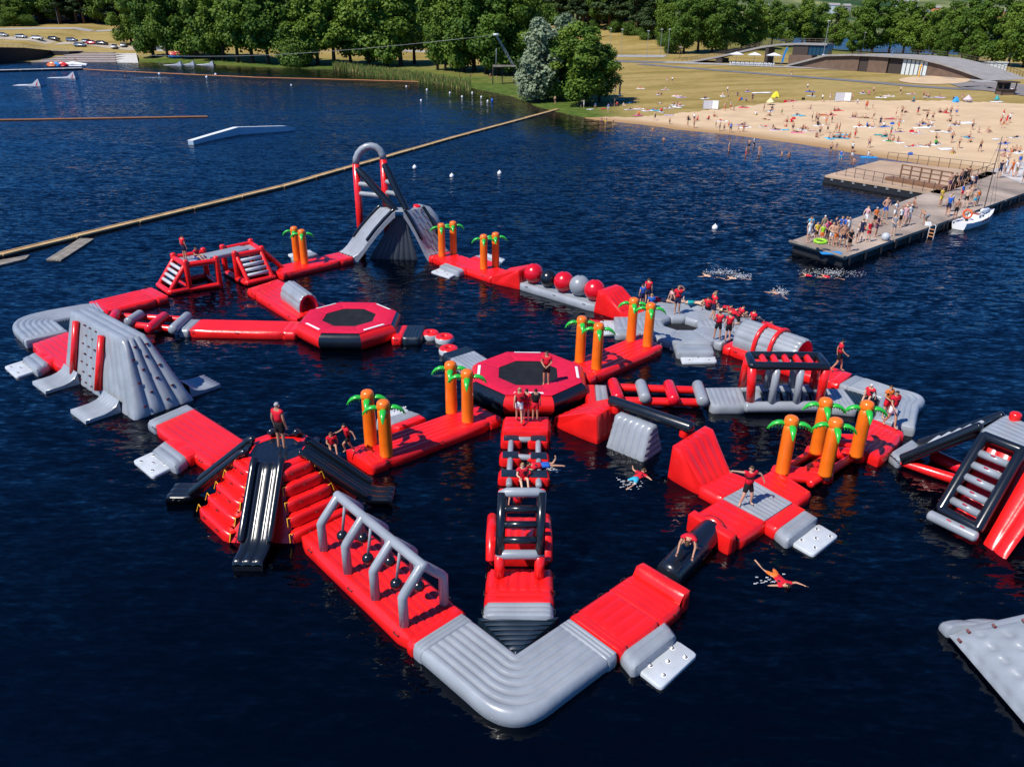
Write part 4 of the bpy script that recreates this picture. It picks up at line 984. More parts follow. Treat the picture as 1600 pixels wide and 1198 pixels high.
m.puff(T_0, T_1, U1, U0, nu=1, amp=.1, away=ctr); m.puff(B_0, K_0, U0, T_0, nu=2, amp=.2, away=ctr, res=12); m.puff(B_1, K_1, U1, T_1, nu=2, amp=.1, away=ctr); m.puff(K_0, K_1, U1, U0, nu=5, amp=.1, away=ctr)
m.build('wall_cushion', [GREY], t)
for u, v in ((.07, .06), (.02, .22), (.02, .5), (.03, .8), (.3, .55), (.28, .9), (.55, .4)):
 p = (B_0 * (1 - u) + B_1 * u) * (1 - v) + (T_0 * (1 - u) + T_1 * u) * v; hold(t, p + fn * .12, fn, s=.07)
e0 = B_0 - dv * .0; m = MB(); m.slab(e0 + nr * .05, e0 + nr * 1.9, e0 + nr * 1.3 - dv * .42, e0 + nr * .05 - dv * .42, .45, .22, ribs=2, amp=.05); m.build('end_lip', [GREY], t)
# ================================================================== land: shoreline, heights, raycast
import numpy as np
SH = [(-260, 92), (-90, 93), (0, 96), (60, 97), (180, 96.5), (215, 97), (262, 98.5), (330, 101.5), (400, 104.5), (470, 107), (540, 109), (600, 119), (640, 124.5), (690, 129.5), (730, 137),
 (790, 149), (815, 157), (835, 166), (862, 174), (900, 182), (930, 187), (960, 190), (1000, 194), (1040, 199), (1060, 202.5), (1100, 206), (1150, 211), (1200, 218), (1250, 224.5), (1300, 232),
 (1340, 240), (1400, 249.5), (1450, 257), (1500, 266), (1560, 280), (1640, 297), (1760, 322)]
SHW = [G(x, y, 0) for x, y in SH]
SP = np.array([[p.x, p.y] for p in SHW])
FAR = np.array([[900., 60.], [900., 400.], [300., 400.], [205., 352.], [150., 372.], [110., 430.], [60., 700.], [-900., 700.], [-900., SP[0, 1]]])
LANDP = np.vstack([SP, FAR])
def seg_dist(X, Y, P_, closed=False):
 best = np.full(X.shape, 1e9); n = len(P_)
 for i in range(n if closed else n - 1):
  a, b = P_[i], P_[(i + 1) % n]; d = b - a; L = d @ d
  t = np.clip(((X - a[0]) * d[0] + (Y - a[1]) * d[1]) / L, 0, 1)
  best = np.minimum(best, np.hypot(X - a[0] - t * d[0], Y - a[1] - t * d[1]))
 return best
def inside(X, Y, P_):
 r = np.zeros(X.shape, bool); n = len(P_)
 for i in range(n):
  a, b = P_[i], P_[(i + 1) % n]
  c = ((a[1] > Y) != (b[1] > Y)); t = (b[0] - a[0]) * (Y - a[1]) / (b[1] - a[1] + 1e-12) + a[0]
  r ^= c & (X < t)
 return r
def shore_dist(X, Y):
 X = np.atleast_1d(np.asarray(X, float)); Y = np.atleast_1d(np.asarray(Y, float))
 d = seg_dist(X, Y, LANDP, True); return np.where(inside(X, Y, LANDP), d, -d)
PROF = ([-60, -12, 0, 10, 30, 60, 100, 160, 300, 700], [-2.5, -1.0, 0, .5, 1.5, 3.0, 4.6, 5.6, 6.5, 8])
def height(X, Y):
 X = np.atleast_1d(np.asarray(X, float)); Y = np.atleast_1d(np.asarray(Y, float))
 ins = inside(X, Y, LANDP); dn = seg_dist(X, Y, SP); df = seg_dist(X, Y, FAR[1:6]); s = np.where(ins, dn, -np.minimum(dn, df))
 z = np.interp(s, *PROF) * np.where(ins, np.clip(df / 14, 0, 1), 1)
 tr = np.clip((X + 222) / 8, 0, 1) * np.clip((-146 - X) / 5, 0, 1); se = np.where(s > 0, np.maximum(s - 24, 0) + np.minimum(s, 24) * .01, s); z = z * (1 - tr) + tr * np.interp(se, *PROF)
 L = np.clip((-X - 110) / 60, 0, 1); z = z * (1 + .75 * L * (z > 0))
 hill = 15 * np.exp(-(((X - 62) / 60) ** 2 + ((Y - 440) / 85) ** 2)) + 12 * np.exp(-(((X + 190) / 160) ** 2 + ((Y - 560) / 110) ** 2))
 z = z + hill * np.clip(s / 60, 0, 1)
 return z
def hz(x, y): return float(height(x, y)[0])
def T(px, py):
 """the point of the land or the water seen at a pixel"""
 d = ray(px, py); q = _TT / d.y; X_ = d.x * q; Z_ = CH + d.z * q; h = height(X_, _TT); h = np.maximum(h, 0)
 hit = (Z_ < h).any(); k = int(np.argmax(Z_ < h)) if hit else 0
 if not hit: y = 480.
 elif k: f0 = Z_[k - 1] - h[k - 1]; f1 = Z_[k] - h[k]; f = f0 / (f0 - f1 + 1e-9); y = _TT[k - 1] + (_TT[k] - _TT[k - 1]) * f
 else: y = _TT[0]
 if DEBUG and (not hit or y < 60): print('T miss', px, py, y)
 q = y / d.y; return V((d.x * q, y, max(0., hz(d.x * q, y))))
_TT = np.r_[np.arange(20, 100, 2.), np.arange(100, 700, 3.)]
def shallow(x, y): return 0.
def ground_mat():
 m = bpy.data.materials.new('dry grass ground'); m.use_nodes = True
 n = m.node_tree.nodes; l = m.node_tree.links; b = n['Principled BSDF']; b.inputs['Roughness'].default_value = .95; b.inputs['Specular IOR Level'].default_value = .1
 geo = n.new('ShaderNodeNewGeometry'); at = n.new('ShaderNodeAttribute'); at.attribute_name = 'green'
 def noise(sx, sy, det):
  mp = n.new('ShaderNodeMapping'); mp.inputs['Scale'].default_value = (sx, sy, sx); l.new(geo.outputs['Position'], mp.inputs['Vector'])
  t = n.new('ShaderNodeTexNoise'); t.inputs['Scale'].default_value = 1; t.inputs['Detail'].default_value = det; l.new(mp.outputs['Vector'], t.inputs['Vector']); return t
 t1 = noise(.035, .10, 5); t2 = noise(.5, .9, 4)
 r = n.new('ShaderNodeValToRGB'); r.color_ramp.elements[0].position = .35; r.color_ramp.elements[1].position = .68
 r.color_ramp.elements[0].color = (.25, .185, .05, 1); r.color_ramp.elements[1].color = (.45, .32, .125, 1); l.new(t1.outputs['Fac'], r.inputs['Fac'])
 g = n.new('ShaderNodeValToRGB'); g.color_ramp.elements[0].position = .3; g.color_ramp.elements[1].position = .75
 g.color_ramp.elements[0].color = (.04, .085, .012, 1); g.color_ramp.elements[1].color = (.13, .17, .03, 1); l.new(t2.outputs['Fac'], g.inputs['Fac'])
 ad = n.new('ShaderNodeMath'); ad.operation = 'ADD'; ad.use_clamp = True
 sb = n.new('ShaderNodeMath'); sb.operation = 'MULTIPLY_ADD'; sb.inputs[1].default_value = 1.3; sb.inputs[2].default_value = -.66; l.new(t1.outputs['Fac'], sb.inputs[0])
 l.new(at.outputs['Fac'], ad.inputs[0]); l.new(sb.outputs[0], ad.inputs[1])
 mx = n.new('ShaderNodeMix'); mx.data_type = 'RGBA'; l.new(ad.outputs[0], mx.inputs['Factor']); l.new(r.outputs['Color'], mx.inputs['A']); l.new(g.outputs['Color'], mx.inputs['B'])
 ml = n.new('ShaderNodeMix'); ml.data_type = 'RGBA'; ml.blend_type = 'MULTIPLY'; ml.inputs['Factor'].default_value = .5; l.new(mx.outputs['Result'], ml.inputs['A'])
 r2 = n.new('ShaderNodeValToRGB'); r2.color_ramp.elements[0].position = .3; r2.color_ramp.elements[0].color = (.55, .55, .5, 1); r2.color_ramp.elements[1].position = .6; l.new(t2.outputs['Fac'], r2.inputs['Fac']); l.new(r2.outputs['Color'], ml.inputs['B'])
 a2 = n.new('ShaderNodeAttribute'); a2.attribute_name = 'litter_shade'; m2 = n.new('ShaderNodeMix'); m2.data_type = 'RGBA'; m2.inputs['B'].default_value = (.035, .032, .014, 1); l.new(ml.outputs['Result'], m2.inputs['A']); l.new(a2.outputs['Fac'], m2.inputs['Factor'])  # brown of fallen needles with the wood's shade mixed in
 l.new(m2.outputs['Result'], b.inputs['Base Color']); return m
def grid_mesh(name, X, Y, Z, mt, attrs=None, label=None, kind='structure', keep=None):
 ny, nx = X.shape; vs = np.stack([X, Y, Z], -1).reshape(-1, 3)
 idx = np.arange(nx * ny).reshape(ny, nx)
 f = np.stack([idx[:-1, :-1], idx[:-1, 1:], idx[1:, 1:], idx[1:, :-1]], -1).reshape(-1, 4)
 if keep is not None: f = f[keep.reshape(-1)[f].any(1)]
 me = bpy.data.meshes.new(name); me.from_pydata(vs.tolist(), [], f.tolist()); me.materials.append(mt)
 me.polygons.foreach_set('use_smooth', [True] * len(me.polygons))
 for k, a in (attrs or {}).items():
  at = me.attributes.new(k, 'FLOAT', 'POINT'); at.data.foreach_set('value', a.reshape(-1).astype(np.float32))
 o = bpy.data.objects.new(name, me); col.objects.link(o); tag(o, label, None, None, kind); return o
xs = np.arange(-640, 561, 3.5); ys = np.arange(66, 700, 3.5); X, Y = np.meshgrid(xs, ys)
S_ = shore_dist(X, Y); Z = height(X, Y)
green = np.clip(1.25 - S_ / 38, 0, 1) * np.clip((24 - X) / 10, 0, 1) * np.clip((X + 175) / 20, 0, 1)
green = np.maximum(green, np.clip((Y - 300) / 30, 0, 1) * np.clip((X - 60) / 30, 0, 1) * .7)
# needle litter under the wood on the rise, darkened for the shade inside it
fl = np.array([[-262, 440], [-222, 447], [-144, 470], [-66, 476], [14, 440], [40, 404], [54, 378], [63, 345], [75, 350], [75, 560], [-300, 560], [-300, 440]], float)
litter_shade = np.clip(np.where(inside(X, Y, fl), seg_dist(X, Y, fl, True), -seg_dist(X, Y, fl, True)) / 6 + .3, 0, 1)
grid_mesh('ground', X, Y, Z, ground_mat(), {'green': green, 'litter_shade': litter_shade}, 'dry yellow grass land rising behind the lake shore', keep=Z > -2.2)
# sand
def sandmat():
 m = mat('beach sand', (.58, .42, .255), .95, .1, noise=.12, nscale=.25, bump=.5, bscale=1.2)
 n = m.node_tree.nodes; l = m.node_tree.links; b = n['Principled BSDF']; at = n.new('ShaderNodeAttribute'); at.attribute_name = 'wet'
 src = b.inputs['Base Color'].links[0].from_socket; mx = n.new('ShaderNodeMix'); mx.data_type = 'RGBA'; mx.inputs['B'].default_value = (.36, .22, .10, 1)
 l.new(src, mx.inputs['A']); l.new(at.outputs['Fac'], mx.inputs['Factor']); l.new(mx.outputs['Result'], b.inputs['Base Color']); return m
SAND = sandmat()
lowp = [(915, 184.5)] + [p for p in SH if p[0] >= 930] ; upp = [(940, 184), (1000, 183.5), (1050, 180), (1060, 177.5), (1120, 171.5), (1190, 163), (1260, 158), (1330, 157), (1480, 158), (1560, 161), (1640, 165), (1800, 178)]
def resample(P_, n):
 P_ = np.array([[p.x, p.y] for p in P_]); d = np.r_[0, np.cumsum(np.hypot(*np.diff(P_, axis=0).T))]; t = np.linspace(0, d[-1], n)
 return np.stack([np.interp(t, d, P_[:, 0]), np.interp(t, d, P_[:, 1])], -1)
lo = resample([G(x, y, 0) for x, y in lowp], 170); hi = resample([T(x, y) for x, y in upp], 170)
ts = np.r_[-.12, -.05, np.linspace(0, 1, 34)]
Xs = lo[:, 0][None] * (1 - ts[:, None]) + hi[:, 0][None] * ts[:, None]; Ys = lo[:, 1][None] * (1 - ts[:, None]) + hi[:, 1][None] * ts[:, None]
wob = np.sin(np.arange(170) * .55) * .5 + np.sin(np.arange(170) * 1.7) * .35
Ys = Ys + wob[None] * np.clip(ts[:, None], 0, 1) ** 6
Zs = height(Xs, Ys) + .04; Zs[0] -= .2; rr = np.random.RandomState(3)
Zs[3:] += rr.rand(*Zs[3:].shape) * .05
sd = shore_dist(Xs, Ys); wet = np.clip(1.15 - sd / 4.2, 0, 1)
grid_mesh('beach', Xs, Ys, Zs, SAND, {'wet': wet}, 'pale sand beach along the water')
_sx = lo[:, 0]; _sy = lo[:, 1]
def shallow_np(x, y):
 d = -shore_dist(x, y); near = np.clip(1 - np.maximum(d, 0) / 13, 0, 1) ** 1.3
 return near * np.clip((np.asarray(x) - 14) / 6, 0, 1) + .55 * np.clip(1 - np.maximum(d, 0) / 6, 0, 1) * (np.asarray(x) <= 20)
# strips laid on the land
def strip(name, px, w, mt, label, lift=.08, pts=None, n=80, kind='structure'):
 P_ = resample(pts or [T(*p) for p in px], n); d = np.gradient(P_, axis=0); d /= np.hypot(*d.T)[:, None]; nr = np.stack([-d[:, 1], d[:, 0]], -1)
 us = np.linspace(-.5, .5, 7); Xr = P_[:, 0][None] + nr[:, 0][None] * us[:, None] * w; Yr = P_[:, 1][None] + nr[:, 1][None] * us[:, None] * w
 return grid_mesh(name, Xr, Yr, height(Xr, Yr) + lift, mt, None, label, kind)
ASPH = mat('worn asphalt', (.17, .165, .17), .9, .2, noise=.15, nscale=.3); PAVE = mat('pale concrete paving', (.34, .325, .31), .9, .2, noise=.15, nscale=.4); CONC = mat('pier concrete', (.52, .49, .46), .85, .25, noise=.25, nscale=.5, bump=.2, bscale=3)
strip('path', [(1000, 100.5), (1060, 105.5), (1130, 111), (1200, 116.5), (1280, 122.5), (1360, 129), (1420, 134.5), (1480, 138.5), (1540, 141)], 3.6, ASPH, 'grey asphalt path across the dry lawn')
strip('road', [(860, 93), (950, 95.5), (1010, 97.5), (1070, 98.5)], 6, ASPH, 'grey road leading to the beach building')
strip('road', [(560, 76), (700, 82), (860, 87), (950, 88), (1040, 88.5)], 7, PAVE, 'pale road behind the lakeside trees')
strip('pavement', [(1040, 97.5), (1140, 101.5), (1230, 105), (1320, 109.5), (1400, 114), (1470, 120), (1540, 128), (1620, 139)], 5, PAVE, 'paved terrace in front of the beach building', lift=.10)
strip('pavement', [(1490, 134), (1540, 134), (1600, 142), (1680, 152)], 15, mat('brown paving', (.22, .195, .18), .9, .2, noise=.15, nscale=.4), 'brown paved square at the right end of the building', lift=.12)
strip('road', [(-80, 47), (0, 46), (60, 44.5), (120, 45), (200, 46.5), (300, 50)], 5, PAVE, 'pale road above the left embankment')
strip('road', [(-60, 58), (0, 59), (60, 63), (120, 67), (175, 73), (215, 77)], 9, mat('gravel parking', (.42, .36, .27), .95, .1, noise=.2, nscale=.5), 'gravel parking strip on the left bank')
p = T(1460, 126); n = 40; vs = [(p.x, p.y, hz(p.x, p.y) + .12)]; ax = T(1515, 128) - T(1405, 124)
for i in range(n):
 a = 6.28318 * i / n; q = T(1460 + 56 * math.cos(a), 126 + 6.5 * math.sin(a)); vs.append((q.x, q.y, hz(q.x, q.y) + .13))
me = bpy.data.meshes.new('sand_court'); me.from_pydata(vs, [], [(0, 1 + i, 1 + (i + 1) % n) for i in range(n)]); me.materials.append(SAND)
o = bpy.data.objects.new('sand_court', me); col.objects.link(o); tag(o, 'oval of sand for play on the dry lawn', None, kind='structure')
# far hills beyond the second lake
def farmat(name, a, b_, sc):
 m = bpy.data.materials.new(name); m.use_nodes = True; n = m.node_tree.nodes; l = m.node_tree.links; bs = n['Principled BSDF']; bs.inputs['Roughness'].default_value = 1; bs.inputs['Specular IOR Level'].default_value = 0
 geo = n.new('ShaderNodeNewGeometry'); mp = n.new('ShaderNodeMapping'); mp.inputs['Scale'].default_value = (sc, sc * .6, sc * 2.5); l.new(geo.outputs['Position'], mp.inputs['Vector'])
 t = n.new('ShaderNodeTexNoise'); t.inputs['Scale'].default_value = 1; t.inputs['Detail'].default_value = 8; t.inputs['Roughness'].default_value = .65; l.new(mp.outputs['Vector'], t.inputs['Vector'])
 r = n.new('ShaderNodeValToRGB'); e = r.color_ramp.elements; e[0].position = .40; e[0].color = (*a, 1); e[1].position = .58; e[1].color = (*b_, 1); k = e.new(.52); k.color = (*[.5 * (x + y) for x, y in zip(a, b_)], 1)
 l.new(t.outputs['Fac'], r.inputs['Fac']); l.new(r.outputs['Color'], bs.inputs['Base Color']); return m
xs = np.linspace(-1800, 2600, 220); ys = np.r_[np.linspace(1150, 1500, 30), np.linspace(1530, 2900, 26)]; X, Y = np.meshgrid(xs, ys)
Zf = np.interp(Y, [1150, 1200, 1400, 2000, 2900], [-1, 2, 22, 75, 190]) + 10 * np.sin(X / 310 + 1) + 7 * np.sin(X / 120 + Y / 300); Zf = np.where(Y < 1200, np.minimum(Zf, 2), Zf)
grid_mesh('hills', X, Y, Zf, farmat('far hills', (.03, .065, .03), (.22, .24, .10), .006), None, 'far wooded hills with fields beyond the second lake')
# ================================================================== water
def water_mat():
 m = bpy.data.materials.new('lake water'); m.use_nodes = True
 n = m.node_tree.nodes; l = m.node_tree.links; b = n['Principled BSDF']
 b.inputs['Roughness'].default_value = .06; b.inputs['IOR'].default_value = 1.33; b.inputs['Specular IOR Level'].default_value = .5
 geo = n.new('ShaderNodeNewGeometry')
 at = n.new('ShaderNodeAttribute'); at.attribute_name = 'shallow'
 mx = n.new('ShaderNodeMix'); mx.data_type = 'RGBA'
 mx.inputs['A'].default_value = (.00012, .0007, .0024, 1); mx.inputs['B'].default_value = (.085, .05, .032, 1)
 l.new(at.outputs['Fac'], mx.inputs['Factor']); l.new(mx.outputs['Result'], b.inputs['Base Color'])
 def octave(sx, sy, rot, det, ax, ay, off):
  mp = n.new('ShaderNodeMapping'); mp.inputs['Scale'].default_value = (sx, sy, 1); mp.inputs['Rotation'].default_value = (0, 0, rot); mp.inputs['Location'].default_value = (off, off, off)
  l.new(geo.outputs['Position'], mp.inputs['Vector'])
  t = n.new('ShaderNodeTexNoise'); t.inputs['Scale'].default_value = 1; t.inputs['Detail'].default_value = det; t.inputs['Roughness'].default_value = .6; t.inputs['Distortion'].default_value = .3
  l.new(mp.outputs['Vector'], t.inputs['Vector'])
  v = n.new('ShaderNodeVectorMath'); v.operation = 'SUBTRACT'; v.inputs[1].default_value = (.5, .5, .5); l.new(t.outputs['Color'], v.inputs[0])
  k = n.new('ShaderNodeVectorMath'); k.operation = 'MULTIPLY'; k.inputs[1].default_value = (ax, ay, 0); l.new(v.outputs[0], k.inputs[0]); return k
 def add(a, b_):
  v = n.new('ShaderNodeVectorMath'); v.operation = 'ADD'; l.new(a.outputs[0], v.inputs[0]); l.new(b_.outputs[0], v.inputs[1]); return v
 # wind patches make the small ripples stronger or weaker
 pm = n.new('ShaderNodeMapping'); pm.inputs['Scale'].default_value = (.02, .05, 1); pm.inputs['Rotation'].default_value = (0, 0, R(-14)); l.new(geo.outputs['Position'], pm.inputs['Vector'])
 pt = n.new('ShaderNodeTexNoise'); pt.inputs['Scale'].default_value = 1; pt.inputs['Detail'].default_value = 3; l.new(pm.outputs['Vector'], pt.inputs['Vector'])
 pr = n.new('ShaderNodeMapRange'); pr.inputs['From Min'].default_value = .35; pr.inputs['From Max'].default_value = .65; pr.inputs['To Min'].default_value = .7; pr.inputs['To Max'].default_value = 1.25; l.new(pt.outputs['Fac'], pr.inputs['Value'])
 small = add(octave(1.0, 3.2, R(-14), 3, .50, .95, 5.), octave(2.4, 7.0, R(-6), 3, .50, .80, 11.))
 sc = n.new('ShaderNodeVectorMath'); sc.operation = 'SCALE'; l.new(small.outputs[0], sc.inputs[0]); sh = n.new('ShaderNodeAttribute'); sh.attribute_name = 'wind'; s1 = n.new('ShaderNodeMath'); s1.operation = 'MULTIPLY_ADD'; s1.inputs[1].default_value = .5; s1.inputs[2].default_value = .58; l.new(sh.outputs['Fac'], s1.inputs[0]); s2 = n.new('ShaderNodeMath'); s2.operation = 'MULTIPLY'; l.new(s1.outputs[0], s2.inputs[0]); l.new(pr.outputs['Result'], s2.inputs[1]); l.new(s2.outputs[0], sc.inputs['Scale'])
 tot = add(sc, octave(.22, .6, R(-14), 2, .14, .22, 2.))
 # out on the open lake the wind waves lean towards the near shore
 wd = n.new('ShaderNodeAttribute'); wd.attribute_name = 'wind'
 le = n.new('ShaderNodeCombineXYZ'); le.inputs['Z'].default_value = 1; mu = n.new('ShaderNodeMath'); mu.operation = 'MULTIPLY'; mu.inputs[1].default_value = -.12; l.new(wd.outputs['Fac'], mu.inputs[0]); l.new(mu.outputs[0], le.inputs['Y'])
 up = n.new('ShaderNodeVectorMath'); up.operation = 'ADD'; l.new(le.outputs[0], up.inputs[1]); l.new(tot.outputs[0], up.inputs[0])
 nm = n.new('ShaderNodeVectorMath'); nm.operation = 'NORMALIZE'; l.new(up.outputs[0], nm.inputs[0]); l.new(nm.outputs[0], b.inputs['Normal'])
 return m
WATER = water_mat()
def add_water():
 xs = [-2500, -900, -500, -300, -200, -150, -110] + [-100 + 4 * i for i in range(56)] + [128, 132, 140, 160, 200, 300, 500, 900, 2500]
 ys = [-200, -60, -20, 10, 40, 60] + [70 + 4 * i for i in range(75)] + [400, 450, 550, 700, 1000, 1600, 3000]
 vs = [(x, y, 0) for y in ys for x in xs]; nx = len(xs)
 fs = [(j * nx + i, j * nx + i + 1, (j + 1) * nx + i + 1, (j + 1) * nx + i) for j in range(len(ys) - 1) for i in range(nx - 1)]
 me = bpy.data.meshes.new('lake'); me.from_pydata(vs, [], fs); me.materials.append(WATER)
 a = me.attributes.new('shallow', 'FLOAT', 'POINT')
 a.data.foreach_set('value', shallow_np(np.array([v[0] for v in vs]), np.array([v[1] for v in vs])).astype(np.float32))
 X_, Y_ = np.array([v[0] for v in vs], float), np.array([v[1] for v in vs], float); sd_ = -shore_dist(X_, Y_)
 a = me.attributes.new('wind', 'FLOAT', 'POINT'); a.data.foreach_set('value', (np.clip((sd_ - 4) / 28, 0, 1) * np.clip((Y_ - 26) / 45, 0, 1)).astype(np.float32))
 o = bpy.data.objects.new('lake_water', me); col.objects.link(o); tag(o, 'dark blue rippled lake water', None, kind='structure')
add_water()
# ================================================================== trees
def leafmat(name, c, c2, trans=.25):
 m = bpy.data.materials.new(name); m.use_nodes = True; n = m.node_tree.nodes; l = m.node_tree.links; b = n['Principled BSDF']; b.inputs['Roughness'].default_value = .65; b.inputs['Specular IOR Level'].default_value = .25
 oi = n.new('ShaderNodeObjectInfo'); tc = n.new('ShaderNodeTexCoord'); t = n.new('ShaderNodeTexNoise'); t.inputs['Scale'].default_value = .55; t.inputs['Detail'].default_value = 3; l.new(tc.outputs['Object'], t.inputs['Vector'])
 ad = n.new('ShaderNodeMath'); ad.operation = 'MULTIPLY_ADD'; ad.inputs[1].default_value = .5; l.new(oi.outputs['Random'], ad.inputs[0]); l.new(t.outputs['Fac'], ad.inputs[2])
 r = n.new('ShaderNodeValToRGB'); r.color_ramp.elements[0].position = .35; r.color_ramp.elements[1].position = 1.; r.color_ramp.elements[0].color = (*c, 1); r.color_ramp.elements[1].color = (*c2, 1)
 l.new(ad.outputs[0], r.inputs['Fac']); l.new(r.outputs['Color'], b.inputs['Base Color'])
 tr = n.new('ShaderNodeBsdfTranslucent'); l.new(r.outputs['Color'], tr.inputs['Color']); mx = n.new('ShaderNodeMixShader'); mx.inputs[0].default_value = trans
 l.new(b.outputs[0], mx.inputs[1]); l.new(tr.outputs[0], mx.inputs[2]); l.new(mx.outputs[0], n['Material Output'].inputs['Surface']); return m
LEAF = leafmat('broad leaves', (.04, .10, .009), (.14, .22, .022)); PINE = leafmat('pine needles', (.016, .040, .012), (.050, .082, .020), .1)
WILLOW = leafmat('silver willow leaves', (.13, .19, .10), (.27, .33, .20)); BUSHM = leafmat('bush leaves', (.05, .11, .012), (.11, .19, .025)); BARK = mat('bark', (.06, .045, .032), .9, .1, noise=.3, nscale=1); PBARK = mat('pine bark', (.13, .07, .04), .9, .1, noise=.3, nscale=1)
def leaf_cloud(blobs, n, size, rnd, droop=0.):
 vs = []; fs = []; tot = sum(b[3] ** 2 for b in blobs)
 for (x, y, z, r, sz) in blobs:
  k = int(n * r * r / tot)
  for _ in range(k):
   while True:
    d = V((rnd.gauss(0, 1), rnd.gauss(0, 1), rnd.gauss(0, 1)))
    if d.length > .01: break
   d.normalize(); q = r * (rnd.random() ** .28) * (1 + .12 * rnd.gauss(0, 1)); c = V((x + d.x * q, y + d.y * q, z + d.z * q * sz))
   nn = (d * 1.1 + V((rnd.uniform(-1, 1), rnd.uniform(-1, 1), rnd.uniform(-.2, 1.2)))).normalized()
   a = nn.orthogonal().normalized(); bb = nn.cross(a); an = rnd.random() * 6.28; a, bb = a * math.cos(an) + bb * math.sin(an), bb * math.cos(an) - a * math.sin(an)
   s_ = size * rnd.uniform(.55, 1.3); o = len(vs)
   dz = V((0, 0, -droop * s_))
   vs += [c - a * s_ * .5 - bb * s_ * .35, c + a * s_ * .5 - bb * s_ * .3 + dz, c + a * s_ * .25 + bb * s_ * .5 + dz, c - a * s_ * .35 + bb * s_ * .45]
   fs.append((o, o + 1, o + 2, o + 3))
 return vs, fs
def limb_mb(rnd, H, h0, spread, r, nl, bare=.9):
 m = MB(); lean = V((rnd.uniform(-.04, .04), rnd.uniform(-.04, .04), 1)); top = lean * H * bare
 m.tube([V((0, 0, -.6)), lean * h0 * .6, lean * H * .5, top], [r * 1.25, r * .9, r * .6, r * .12], 7, cap='flat')
 for i in range(nl):
  z = h0 + (H * .8 - h0) * i / nl; a = rnd.random() * 6.28; b = lean * z; e = b + V((math.cos(a) * spread * rnd.uniform(.5, .9), math.sin(a) * spread * rnd.uniform(.5, .9), H * .13))
  m.tube([b, (b + e) / 2 + V((0, 0, .4)), e], [r * .42, r * .28, r * .08], 5, cap='flat')
 return m
def tree_variant(seed, kind):
 rnd = random.Random(seed); H = 10.
 if kind == 'broad':
  blobs = []; n = 22; lo = rnd.uniform(.12, .24); sk_ = rnd.uniform(.5, .95)
  for i in range(n):
   f = i / (n - 1); z = H * (lo + (.9 - lo) * f); w = 2.9 * (math.sin(math.pi * (.14 + .80 * f)) ** sk_) * rnd.uniform(.75, 1.15); a = i * 2.4 + rnd.random(); q = w * rnd.uniform(.35, .85)
   blobs.append((math.cos(a) * q, math.sin(a) * q, z + rnd.uniform(-.4, .4), rnd.uniform(.75, 1.6) * (1.1 - .35 * f), .8))
  return leaf_cloud(blobs, 8500, .26, rnd), limb_mb(rnd, H, 2.2, 2.6, .2, 9), LEAF, BARK
 if kind == 'willow':
  blobs = []; n = 15
  for i in range(n):
   f = i / (n - 1); z = H * (.12 + .80 * f); w = 2.1 * (math.sin(math.pi * (.2 + .76 * f)) ** .8); a = i * 2.4 + rnd.random(); q = w * rnd.uniform(.3, .8); blobs.append((math.cos(a) * q + .6 * (f - .3), math.sin(a) * q, z, rnd.uniform(.9, 1.4) * (1.1 - .4 * f), .95))
  return leaf_cloud(blobs, 6000, .27, rnd, .3), limb_mb(rnd, H, 1.2, 1.8, .3, 7), WILLOW, BARK
 if kind == 'pine':
  blobs = []; n = 16
  for i in range(n):
   f = i / (n - 1); z = H * (.24 + .70 * f); w = 1.75 * (1 - f) ** .7 + .2; a = i * 2.4 + rnd.random(); q = w * rnd.uniform(.3, .8); blobs.append((math.cos(a) * q, math.sin(a) * q, z, rnd.uniform(.7, 1.0) * (1.15 - .6 * f), .55))
  return leaf_cloud(blobs, 4200, .25, rnd), limb_mb(rnd, H, 3.4, 1.3, .19, 8), PINE, PBARK
 if kind == 'bush':
  blobs = [];
  for i in range(9): a = i * 2.4; q = rnd.uniform(.5, 3.0); blobs.append((math.cos(a) * q, math.sin(a) * q, rnd.uniform(1.5, 5.5), rnd.uniform(1.8, 2.8), .9))
  return leaf_cloud(blobs, 4500, .34, rnd), limb_mb(rnd, 6, .6, 2, .2, 5), BUSHM, BARK
TREES = {}
def tree_data(kind, var):
 k = (kind, var)
 if k not in TREES:
  (vs, fs), lm, lmt, bmt = tree_variant(var * 17 + len(kind), kind)
  me = bpy.data.meshes.new('crown'); me.from_pydata([tuple(v) for v in vs], [], fs); me.materials.append(lmt); TREES[k] = (me, lm.data('trunk', [bmt]))
 return TREES[k]
NV = {'broad': 6, 'willow': 2, 'pine': 5, 'bush': 2}
def tree(px, py, top, kind, label, group, wide=1., at=None, name=None):
 """py: foot of the trunk, top: pixel row of the crown's top"""
 p = at if at is not None else T(px, py); s_ = scale_at(p); H = (py - top) / s_ * 1.06 if at is None else top
 me, tr = tree_data(kind, rng.randrange(NV[kind])); t = empty(name or {'broad': 'leafy_tree', 'willow': 'willow_tree', 'pine': 'pine_tree', 'bush': 'bush'}[kind], p, label, 'bush' if kind == 'bush' else 'tree', group, rng.random() * 6.28)
 k = H / (8.1 if kind == 'bush' else 10.); t.scale = (k * wide, k * wide, k)
 for nm, d in (('crown', me), ('trunk', tr)):
  o = bpy.data.objects.new(nm, d); col.objects.link(o); o.parent = t
 return t
GF = 'leafy trees along the left shore'
